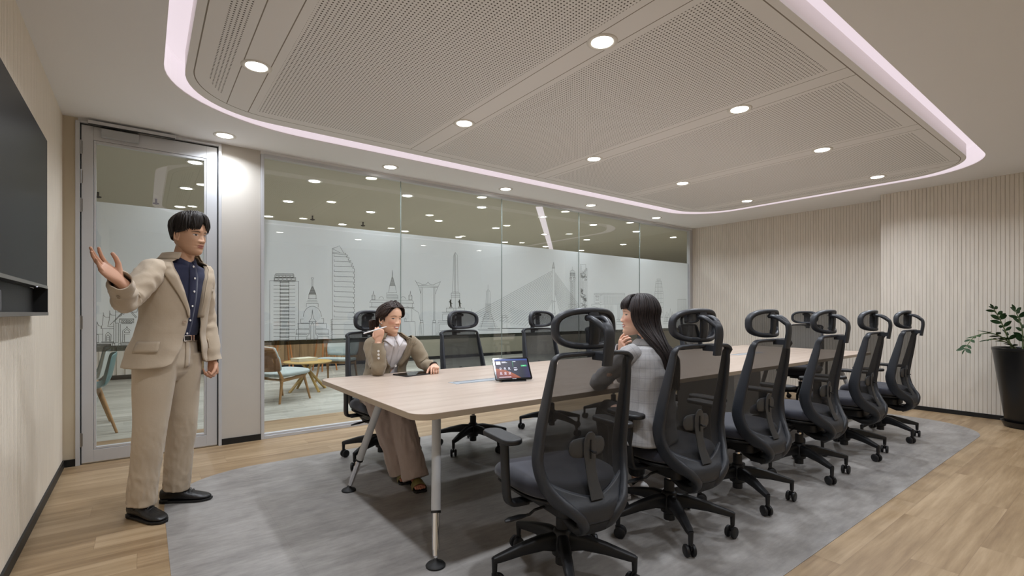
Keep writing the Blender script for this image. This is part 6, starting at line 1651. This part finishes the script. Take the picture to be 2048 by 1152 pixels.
def build_woman_blazer():
    O = Vector((1.52, 3.72, 0)); root = empty('person', tuple(O)); tag(root, 'smiling woman in brown blazer with ponytail sitting at the table, holding a white stylus', 'person')
    def V(x, y, z): return Vector((x, y, z)) - O
    up = Vector((0, 0, 1)); F = Vector((.08, -1, 0)).normalized(); Rt = Vector((F.y, -F.x, 0))
    SK, SKH = (222, 178, 150), (216, 168, 142)
    N = V(1.525, 3.575, 1.030); body = Body()
    headO = V(1.508, 3.530, 1.156); Fh = Vector((.26, -.95, -.05)); HM = frame_mtx(headO, Fh, (.05, 0, 1)) @ Matrix.Scale(.99, 4); ninv = HM.inverted()
    neck = [(ninv @ (N - F * .02 + up * -.07), .058), (ninv @ N, .052), (ninv @ (N + up * .04), .050), (Vector((0, -.020, -.07)), .052), (Vector((0, -.018, -.03)), .050)]
    hb = head_chunk(1.0, True, neck); co, fs = remesh_chunk(hb, .0018, 1)
    body.add(co, fs, paint_head(co, SK, (176, 84, 84), (52, 38, 34), 1.0, gaze=(.002, .0), female=True, blush=.5), HM)
    RS, LS = V(1.385, 3.590, .965), V(1.700, 3.565, .965); RE, RW = V(1.365, 3.420, .785), V(1.358, 3.400, .995); LE, LW = V(1.765, 3.470, .795), V(1.775, 3.330, .778)
    mb = MB(); limb(mb, [RS, RE, RW], [.034, .030, .022]); limb(mb, [LS, LE, LW], [.034, .030, .022]); limb(mb, [V(1.54, 3.60, .96), V(1.53, 3.66, .78), V(1.52, 3.74, .58)], [.08, .075, .09])
    RH, LH = V(1.44, 3.74, .575), V(1.61, 3.73, .575); RK, LK = V(1.335, 3.40, .570), V(1.475, 3.36, .580); RA, LA = V(1.490, 3.285, .085), V(1.500, 3.085, .085)
    limb(mb, [RH, RK, RA], [.06, .045, .030]); limb(mb, [LH, LK, LA], [.06, .045, .030])
    co, fs = remesh_chunk(mb, .012, 2); body.add(co, fs, SK)
    # right hand by the jaw, holding the stylus
    hd = Vector((.10, .02, 1)).normalized(); back = Vector((-.35, -.90, .1)); back = (back - hd * back.dot(hd)).normalized(); xr = hd.cross(back).normalized()
    H1 = Matrix(((xr.x, hd.x, back.x, RW.x), (xr.y, hd.y, back.y, RW.y), (xr.z, hd.z, back.z, RW.z), (0, 0, 0, 1)))
    hb = hand_chunk(-1, [(52, 58, 30), (58, 64, 34), (64, 66, 36), (66, 66, 36)], (.15, .75, -.80, -.45, .75, -.55), spread=.02, scale=.92); co, fs = remesh_chunk(hb, .0020, 1); body.add(co, fs, SKH, H1)
    # left hand resting on the table, finger tapping the tablet
    hd = Vector((-.42, -.88, -.10)).normalized(); back = Vector((.0, -.05, 1)); back = (back - hd * back.dot(hd)).normalized(); xr = hd.cross(back).normalized()
    H2 = Matrix(((xr.x, hd.x, back.x, LW.x), (xr.y, hd.y, back.y, LW.y), (xr.z, hd.z, back.z, LW.z + .016), (0, 0, 0, 1)))
    hb = hand_chunk(1, [(12, 28, 22), (48, 62, 35), (55, 68, 35), (58, 68, 35)], (.55, .75, -.5, .1, .9, -.5), spread=.03, scale=.90); co, fs = remesh_chunk(hb, .0020, 1); body.add(co, fs, SKH, H2)
    # feet in open-toed slides
    for (A_, d) in ((RA, Vector((-.25, -.97)).normalized()), (LA, Vector((-.20, -.97)).normalized())):
        yaw = math.atan2(d.y, d.x) - PI / 2; mt = Matrix.Translation((A_.x, A_.y, 0)) @ Matrix.Rotation(yaw, 4, 'Z'); fb = MB(); rs = []
        for y, w, h in [(-.065, .022, .055), (-.05, .030, .065), (-.01, .032, .085), (.03, .033, .075), (.07, .038, .058), (.105, .040, .046), (.12, .036, .042)]:
            rs.append([(w * math.cos(a), y, .018 + (h - .018) * (.5 + .5 * math.sin(a))) for a in [2 * PI * i / 20 for i in range(20)]])
        fb.rings(rs)
        for k_ in range(5): x = -.028 + k_ * .0145; fb.tube([(x, .10, .032), (x, .128 - .002 * abs(k_ - 2), .030), (x, .142 - .004 * abs(k_ - 2), .026)], [.0085, .0085, .006], 10)
        co, fs = remesh_chunk(fb, .003, 1); body.add(co, fs, (196, 132, 110), mt)
    body.build('body', root)
    SLD = mat('olive_leather', (128, 116, 66), 0.45)
    for (A_, d) in ((RA, Vector((-.25, -.97)).normalized()), (LA, Vector((-.20, -.97)).normalized())):
        yaw = math.atan2(d.y, d.x) - PI / 2; mt = Matrix.Translation((A_.x, A_.y, 0)) @ Matrix.Rotation(yaw, 4, 'Z'); mb = MB(); rows = []
        for i in range(7):
            y = .045 + .065 * i / 6; w = .043 + .004 * i / 6; h = .072 - .018 * i / 6; rows.append([(w * math.cos(a), y + .01 * math.sin(a) ** 2, .012 + (h - .012) * math.sin(a)) for a in [PI * j / 16 for j in range(17)]])
        mb.rings(rows, closed=False, cap=False, mtx=mt); sl_ = mb.build('slide_sandal', SLD, root, solid=.003, offset=1, angle=60)
        mb = MB(); pts = [(.030 * math.cos(a) * 1.0, -.07 + .02 * math.sin(a)) for a in [PI + PI * j / 8 for j in range(9)]] + [(.036, .03), (.046, .09), (.044, .135), (.03, .148), (-.03, .148), (-.044, .135), (-.046, .09), (-.036, .03)]
        mb.prism(pts, .002, .016, mtx=mt); mb.build('sole', M['sole'], sl_, smooth=False, bevel=.002)
    # hair: parted, drawn back into a low ponytail
    HAIR = hair_material('dark_brown_hair', (26, 18, 16), (64, 44, 36)); mb = MB(); random.seed(21); rows = []
    for el in range(-30, 91, 6):
        row = []
        for az in range(0, 360, 8):
            fr_ = max(0, math.sin(R(az))); lim = 40 * fr_ ** 3 + 6 * fr_ - 26 * (1 - fr_) * (1 if math.sin(R(az)) < 0 else .5)
            row.append(skull(az, max(el, lim), .010))
        rows.append(row)
    mb.rings(rows)
    knot = Vector((.050, -.088, -.028))
    for i in range(420):
        q = random.choice((-1, 1)); d_ = random.random()
        a0 = 90 - q * (2 + 10 * d_); start = skull(a0, 42 + 42 * d_ + random.uniform(-3, 3), .018)
        low = random.uniform(-14, 50) * (1 - .2 * d_); a1 = 90 - q * (62 + 30 * d_); o = .017 + random.uniform(0, .007)
        lock(mb, [start, skull(90 - q * (38 + 10 * d_), 34 + 34 * d_, o + .006), skull(a1, min(60, low + 16), o + .003), skull(90 - q * 128, low * .55 - 4, o), knot + Vector((-q * .008, .006, random.uniform(-.02, .02)))], random.uniform(.0035, .0055), .0024, n=6, taper=.7)
    for i in range(46):   # loose strands framing the face
        q = random.choice((-1, 1)); lock(mb, [skull(90 - q * 6, 60, .014), skull(90 - q * 46, 34, .016), skull(90 - q * 66, 8, .010), skull(90 - q * (72 + random.uniform(-4, 6)), -16 + random.uniform(-12, 8), .006)], .0035, .0022, n=6, taper=.1)
    for i in range(150):
        a = random.uniform(0, 2 * PI); r_ = random.uniform(0, .030); e = knot + Vector((math.cos(a) * r_ + .014, -.026 + math.sin(a) * r_ * .7, -.02)); lock(mb, [knot, e + Vector((math.cos(a) * .012, 0, .02)), e + Vector((0, 0, -.05)), e + Vector((-math.cos(a) * r_ * .3, .01, -.10 + random.uniform(-.025, .02)))], .007, .005, n=6, taper=.2, center=knot)
    hr_ = mb.build('hair', HAIR, root, angle=180); hr_.matrix_local = HM
    mb = MB(); mb.ball(tuple(HM @ Vector((.078, -.004, -.042))), .0048, 12, 8); mb.build('earring', M['button'], root)
    # clothes
    WH = cloth('white_shirt_cotton', (222, 218, 220), 900, .03, .7)
    Lv = [(V(1.525, 3.700, .66), .125, .085, F), (V(1.53, 3.675, .76), .120, .085, F), (V(1.535, 3.635, .86), .135, .096, F), (V(1.54, 3.605, .94), .158, .104, F), (V(1.533, 3.590, .985), .118, .084, F), (V(1.525, 3.580, 1.015), .060, .058, F)]
    T = Torso(smooth_levels(Lv), 2.3); mb = MB(); closed_torso(mb, T, 36, 60, 0, 3.0, .004); sh_ = mb.build('shirt', WH, root, angle=180)
    shirt_collar('collar', N + up * -.010, F, Rt, WH, sh_, r0=.058, gap=4, point=.072, flare=.044)
    g = [[T.point(6 + 19 * i / 15, 90 + d, .003) for d in (-8, 0, 8)] for i in range(16)]; mb = MB(); mb.rings(g, closed=False, cap=False); mb.build('placket', WH, sh_, solid=.002, angle=60)
    BZ = cloth('taupe_blazer_cloth', (138, 124, 102), 800, .07)
    LvJ = [(V(1.52, 3.715, .60), .190, .150, F), (V(1.525, 3.700, .68), .172, .135, F), (V(1.53, 3.675, .77), .158, .122, F), (V(1.535, 3.635, .86), .170, .128, F), (V(1.54, 3.605, .935), .178, .118, F), (V(1.543, 3.592, .985), .160, .098, F), (V(1.535, 3.588, 1.012), .112, .082, F), (V(1.527, 3.585, 1.035), .074, .070, F)]
    TJ = Torso(smooth_levels(LvJ), 2.5); tj = len(TJ.L) - 1
    gr = [(0, 20), (6, 8), (12, 4), (15, 15), (18, 24), (24, 33), (30, 40), (36, 44), (42, 50)]; gl = [(0, 24), (6, 14), (12, 10), (15, 14), (18, 22), (24, 30), (30, 38), (36, 44), (42, 50)]
    mb = MB(); mb.rings(jacket_shell(TJ, 0, tj, gr, gl, 46, 80, 0, .003, 9.0), closed=False, cap=False); jk = mb.build('blazer', BZ, root, solid=.005, offset=-1, angle=180)
    def sl(S_, E_, W_, q, seed, rad):
        mb = MB(); inn = S_ + Rt * (-q * .03) + up * .002; hd_ = (W_ - E_).normalized()
        rows = sleeve(mb, [inn, S_.lerp(E_, .12) + Rt * (q * .004), S_.lerp(E_, .55), E_, E_.lerp(W_, .5), W_ - hd_ * .012], rad, .0035, seed); last = rows[-1]; c = sum(last, Vector()) / len(last)
        mb.rings([last, [c + (v - c) * .90 for v in last], [c + (v - c) * .84 - hd_ * .05 for v in last]], cap=False); return mb.build('sleeve', BZ, jk, angle=180)
    s1 = sl(RS, RE, RW, 1, 2.0, [.056, .062, .058, .056, .052, .043]); s2 = sl(LS, LE, LW, -1, 5.0, [.056, .062, .056, .050, .046, .038])
    for q, edge in ((1, gr), (-1, gl)):
        ts = [13 + 27.5 * i / 22 for i in range(23)]; wd = [(13, 1), (16, 12), (22, 28), (29, 44), (32, 46), (33, 36), (40.5, 26)]
        mb = MB(); mb.rings(lapel(TJ, ts, edge, wd, .011, q), closed=False, cap=False); mb.build('lapel', BZ, jk, solid=.005, offset=0, angle=60)
    g = []
    for i in range(25):
        a = 90 - 38 - 284 * i / 24; g.append([TJ.point(tt, a, o) + up * z for tt, o, z in ((41.5, -.002, .010), (41, .010, .009), (37, .011, .001), (34, .008, 0))])
    mb = MB(); mb.rings(g, closed=False, cap=False); mb.build('blazer_collar', BZ, jk, solid=.004, offset=0, angle=60)
    mb = MB(); button(mb, TJ.point(13.2, 92, .006), F, .010, .004); mb.build('blazer_button', M['button'], jk)
    mb = MB()
    for k_ in range(3): c = RE.lerp(RW, .42 + .12 * k_); button(mb, c + Vector((-.018, -.052 + .002 * k_, 0)), Vector((-.25, -1, 0)), .0085, .004)
    mb.build('cuff_buttons', M['button'], s1)
    PT = cloth('mushroom_trouser_cloth', (184, 166, 156), 800, .05); mb = MB()
    trouser_leg(mb, [RH + Vector((0, .03, 0)), RH.lerp(RK, .5), RK + up * .005, RK.lerp(RA, .45) + Vector((0, -.01, 0)), RA + up * -.035], [.098, .088, .076, .080, .092], (0, 0, 1), 3.0)
    trouser_leg(mb, [LH + Vector((0, .03, 0)), LH.lerp(LK, .5), LK + up * .005, LK.lerp(LA, .45) + Vector((0, -.01, 0)), LA + up * -.035], [.098, .088, .076, .080, .092], (0, 0, 1), 6.0)
    TP = Torso([(V(1.522, 3.75, .49), .165, .12, F), (V(1.522, 3.75, .56), .185, .14, F), (V(1.523, 3.74, .64), .165, .125, F), (V(1.525, 3.71, .72), .135, .10, F)], 2.4); mb.rings([[TP.point(3 * i / 8, 360 * j / 40) for j in range(40)] for i in range(9)])
    co, fs = remesh_chunk(mb, .006, 2); mb = MB(); mb.v = [tuple(v) for v in co]; mb.f = fs; mb.build('trousers', PT, root, angle=180)
    mb = MB(); c = LW + Vector((0, .012, .012)); ax = (LW - LE).normalized(); a = ax.orthogonal().normalized(); b = ax.cross(a); mb.tube([c + a * (.030 * math.cos(t)) + b * (.026 * math.sin(t)) for t in [2 * PI * i / 24 for i in range(24)]], 0, 8, flat=(.007, .003), loop=True, up=tuple(ax)); mb.build('bracelet', mat('dark_wristband', (36, 32, 32), .4), root)
    mb = MB(); rp = H2 @ Vector((.0085 * .9, .095, .0)); mb.ball(tuple(rp + up * .009), .0038, 10, 6); mb.build('ring', M['chrome'], root)
    # stylus in her hand
    st = empty('stylus', (0, 0, 0)); tag(st, 'white stylus held in the raised hand of the woman in the brown blazer', 'pen')
    a_ = at_d(727, 667, 3.42); b_ = at_d(774, 653, 3.50); st.location = a_; d = (b_ - a_); L = d.length; d.normalize(); a0 = Vector((0, 0, 0))
    mb = MB(); mb.tube([a0, d * .004, d * (L * .80), d * (L * .97)], [.003, .0046, .0048, .003], 14); mb.build('barrel', mat('white_plastic', (226, 224, 224), .35), st, angle=50); mb = MB(); mb.tube([d * (L * .965), d * L], [.0028, .0008], 12); mb.build('tip', M['swhite'] if False else mat('stylus_tip', (200, 200, 200), .4), st)
build_woman_blazer()

# ------------------------------------------------------------------ seated woman in the grey checked jacket
def build_woman_check():
    O = Vector((2.24, 1.60, 0)); root = empty('person', tuple(O)); tag(root, 'seated woman with long black hair and grey checked jacket, chin on hand, face in profile', 'person')
    def V(x, y, z): return Vector((x, y, z)) - O
    up = Vector((0, 0, 1)); F = Vector((-.22, .975, 0)).normalized(); Rt = Vector((F.y, -F.x, 0))
    SK, SKH = (228, 186, 162), (222, 176, 152)
    N = V(2.265, 1.715, 1.030); body = Body()
    headO = V(2.222, 1.760, 1.185); Fh = Vector((-.75, .66, .03)); HM = frame_mtx(headO, Fh, (-.04, .04, 1)) @ Matrix.Scale(.95, 4); ninv = HM.inverted()
    neck = [(ninv @ (N - F * .02 + up * -.07), .058), (ninv @ N, .050), (ninv @ (N + up * .05), .048), (Vector((0, -.022, -.07)), .050), (Vector((0, -.018, -.03)), .050)]
    hb = head_chunk(.95, True, neck); co, fs = remesh_chunk(hb, .0018, 1)
    body.add(co, fs, paint_head(co, SK, (178, 92, 88), (44, 34, 32), .95, gaze=(.0, .0), female=True, blush=.55), HM)
    LS, RS = V(2.100, 1.690, .985), V(2.425, 1.765, .985); LE, LW = V(2.100, 1.940, .800), V(2.32, 2.12, .780); RE, RW = V(2.47, 2.060, .795), V(2.290, 1.935, .985)
    mb = MB(); limb(mb, [RS, RE, RW], [.034, .030, .022]); limb(mb, [LS, LE, LW], [.034, .030, .022]); limb(mb, [V(2.25, 1.70, .98), V(2.225, 1.68, .80), V(2.21, 1.68, .60)], [.08, .075, .09])
    RH, LH = V(2.29, 1.70, .575), V(2.13, 1.69, .575); RK, LK = V(2.46, 2.04, .575), V(2.29, 2.05, .575); RA, LA = V(2.60, 2.06, .085), V(2.44, 2.10, .085)
    limb(mb, [RH, RK, RA], [.06, .045, .034]); limb(mb, [LH, LK, LA], [.06, .045, .034])
    co, fs = remesh_chunk(mb, .012, 2); body.add(co, fs, SK)
    chin = HM @ Vector((0, .060, -.122)); hd = (chin + Vector((-.012, .01, -.006)) - RW).normalized(); back = Vector((-.2, .75, -.6)); back = (back - hd * back.dot(hd)).normalized(); xr = hd.cross(back).normalized()
    H1 = Matrix(((xr.x, hd.x, back.x, RW.x), (xr.y, hd.y, back.y, RW.y), (xr.z, hd.z, back.z, RW.z), (0, 0, 0, 1)))
    hb = hand_chunk(-1, [(48, 66, 36), (52, 68, 36), (56, 70, 36), (60, 70, 36)], (.5, .8, -.5, -.2, .9, -.5), spread=.02, scale=.90); co, fs = remesh_chunk(hb, .0020, 1); body.add(co, fs, SKH, H1)
    hd = (LW - LE).normalized(); back = (up - hd * up.dot(hd)).normalized(); xr = hd.cross(back).normalized()
    H2 = Matrix(((xr.x, hd.x, back.x, LW.x), (xr.y, hd.y, back.y, LW.y), (xr.z, hd.z, back.z, LW.z + .002), (0, 0, 0, 1)))
    hb = hand_chunk(1, [(14, 20, 14), (16, 22, 14), (18, 24, 14), (22, 26, 16)], (.6, .8, -.3, .3, .9, -.2), spread=.03, scale=.90); co, fs = remesh_chunk(hb, .0022, 1); body.add(co, fs, SKH, H2)
    body.build('body', root)
    HAIR = hair_material('long_black_hair', (19, 16, 17), (54, 42, 40)); mb = MB(); random.seed(8); rows = []
    for el in range(-30, 91, 6):
        row = []
        for az in range(0, 360, 8):
            fr_ = max(0, math.sin(R(az))); lim = 22 * fr_ ** 2 - 28 * (1 - fr_) * (1 if math.sin(R(az)) < 0 else .6)
            row.append(skull(az, max(el, lim), .010))
        rows.append(row)
    mb.rings(rows)
    for i in range(170):  # straight fringe
        az = random.uniform(48, 132); o = random.uniform(.012, .018)
        lock(mb, [skull(90 + (az - 90) * .3, 80, .014), skull(90 + (az - 90) * .75, 58, o + .004), skull(az, 34, o + .006), skull(az, 20, o + .002), skull(az, 9 + random.uniform(-1.5, 1.5) + 3 * abs(az - 90) / 40, .011)], random.uniform(.003, .0048), .0022, n=6, taper=.5)
    inv = HM.inverted(); blk = MB()
    def hang(az, el, o, fall, sway):
        """from the crown over the skull, then straight down the back (in head space)"""
        st = [skull(az, 84, .014), skull(az, 62, o + .004), skull(az, 36, o + .006), skull(az, 10, o + .006), skull(az, -14, o + .004)]
        pw = HM @ st[-1]; out = []
        for k_ in range(1, 7):
            u = k_ / 6; s1_ = min(1, u * 1.15); s1_ = s1_ * s1_ * (3 - 2 * s1_); x = pw + Vector((sway[0] * s1_ + .02 * u, sway[1] * s1_, -fall * u)); out.append(inv @ x)
        return st + out
    for i in range(620):
        az = random.uniform(172, 372) if i > 120 else random.choice((random.uniform(150, 176), random.uniform(4, 20)))
        s_ = math.sin(R(az)); o = .012 + random.uniform(0, .010); fall = random.uniform(.28, .36) + (.03 if s_ < -.5 else -.02)
        # strands gather behind the shoulders
        pw = HM @ skull(az, -14, o); sp_ = math.cos(R(az)) * .045 + random.uniform(-.02, .02); tgt = V(2.240 + sp_, 1.545 + random.uniform(-.012, .008) + abs(sp_) * .3, 0); w_ = 1.0
        sw = (tgt.x - pw.x, tgt.y - pw.y)
        lock(mb, hang(az, 0, o, fall, sw), random.uniform(.0035, .006), .0026, n=6, taper=.35, center=Vector((0, .02, -.10)))
    hr_ = mb.build('hair', HAIR, root, angle=180); hr_.matrix_local = HM
    # jacket with a woven check
    CK = cloth('grey_check_jacket', (158, 156, 156), 500, .16, .85, check=((.12, .12, .13), 15.0, 13.0))
    LvJ = [(V(2.205, 1.675, .505), .190, .140, F), (V(2.210, 1.672, .62), .172, .124, F), (V(2.222, 1.672, .74), .154, .114, F), (V(2.238, 1.678, .86), .166, .122, F), (V(2.255, 1.690, .945), .176, .112, F), (V(2.262, 1.708, .998), .158, .094, F), (V(2.265, 1.712, 1.025), .105, .078, F), (V(2.267, 1.715, 1.048), .064, .062, F)]
    TJ = Torso(smooth_levels(LvJ), 2.5); tj = len(TJ.L) - 1; gp = [(0, 12), (12, 4), (20, 8), (30, 24), (42, 40)]
    def with_uv(mb, rows_spec, name, parent, **kw):
        o = mb.build(name, CK, parent, **kw); me = o.data; uv = me.uv_layers.new(name='UVMap'); v0 = 0; uvs = np.zeros((len(me.vertices), 2)); k_ = 0
        for nr, nc, su, sv in rows_spec:
            for a in range(nr):
                for b in range(nc):
                    if k_ < len(uvs): uvs[k_] = (b / max(1, nc - 1) * su, a / max(1, nr - 1) * sv)
                    k_ += 1
        li = np.zeros(len(me.loops), dtype=np.int32); me.loops.foreach_get('vertex_index', li); uv.data.foreach_set('uv', uvs[li].astype(np.float32).ravel()); return o
    g = jacket_shell(TJ, 0, tj, gp, gp, 46, 80, 0, .0035, 19.0); mb = MB(); mb.rings(g, closed=False, cap=False); jk = with_uv(mb, [(47, 81, 1.9, 1.0)], 'jacket', root, solid=.005, offset=-1, angle=180)
    def sl(S_, E_, W_, q, seed, rad):
        mb = MB(); inn = S_ + Rt * (-q * .03) + up * .002; hd_ = (W_ - E_).normalized()
        rows = sleeve(mb, [inn, S_.lerp(E_, .12) + Rt * (q * .004), S_.lerp(E_, .55), E_, E_.lerp(W_, .5), W_ - hd_ * .010], rad, .0035, seed); last = rows[-1]; c = sum(last, Vector()) / len(last); nr = len(rows)
        mb.rings([last, [c + (v - c) * .90 for v in last], [c + (v - c) * .84 - hd_ * .05 for v in last]], cap=False); return with_uv(mb, [(nr, 32, .62, .95), (3, 32, .62, .1)], 'sleeve', jk, angle=180)
    sl(LS, LE, LW, -1, 2.0, [.052, .056, .050, .048, .044, .038]); sl(RS, RE, RW, 1, 5.0, [.056, .063, .058, .054, .050, .042])
    g = []
    for i in range(25):
        a = 90 - 30 - 300 * i / 24; g.append([TJ.point(tt, a, o) + up * z for tt, o, z in ((41.5, -.002, .006), (41, .006, .005), (38, .007, .001), (35, .005, 0))])
    mb = MB(); mb.rings(g, closed=False, cap=False); with_uv(mb, [(25, 4, .1, .8)], 'jacket_collar', jk, solid=.004, offset=0, angle=60)
    # dark trousers, socks and trainers under the table
    BK = cloth('black_trouser_cloth', (30, 30, 33), 800, .08); mb = MB()
    trouser_leg(mb, [RH + Vector((0, -.03, 0)), RH.lerp(RK, .5), RK, RK.lerp(RA, .5), RA + up * .06], [.075, .078, .068, .060, .052], (0, 0, 1), 3.0, .004); trouser_leg(mb, [LH + Vector((0, -.03, 0)), LH.lerp(LK, .5), LK, LK.lerp(LA, .5), LA + up * .06], [.075, .078, .068, .060, .052], (0, 0, 1), 6.0, .004)
    TP = Torso([(V(2.21, 1.68, .50), .13, .09, F), (V(2.21, 1.68, .56), .14, .10, F), (V(2.21, 1.68, .62), .12, .09, F), (V(2.21, 1.68, .66), .10, .07, F)], 2.4); mb.rings([[TP.point(3 * i / 8, 360 * j / 40) for j in range(40)] for i in range(9)])
    co, fs = remesh_chunk(mb, .007, 2); mb = MB(); mb.v = [tuple(v) for v in co]; mb.f = fs; mb.build('trousers', BK, root, angle=180)
    TW = mat('white_trainer_leather', (206, 204, 204), .5); RD = mat('red_trainer_patch', (190, 44, 38), .5)
    for A_, d in ((RA, Vector((.25, 1)).normalized()), (LA, Vector((-.75, .66)).normalized())):
        yaw = math.atan2(d.y, d.x) - PI / 2; a, b = MB(), MB(); mt = shoe(a, b, Vector((A_.x, A_.y, .002)), yaw, 1); a.v = [tuple(v) for v in a.v]
        u_ = a.build('trainer', TW, root, angle=180, subsurf=1); b.build('sole', TW, u_, smooth=False, bevel=.003)
        c = MB(); c.box(-.046, -.041, -.01, .05, .030, .046, mtx=mt); c.box(.041, .046, -.01, .05, .030, .046, mtx=mt); c.box(-.02, .02, -.089, -.083, .04, .06, mtx=mt); c.build('red_patch', RD, u_, smooth=False, bevel=.002)
        k2 = MB(); k2.tube([A_ + up * .08, A_ + up * .02, A_ - up * .02], [.038, .038, .040], 16); k2.build('sock', M['sole'], root)
build_woman_check()
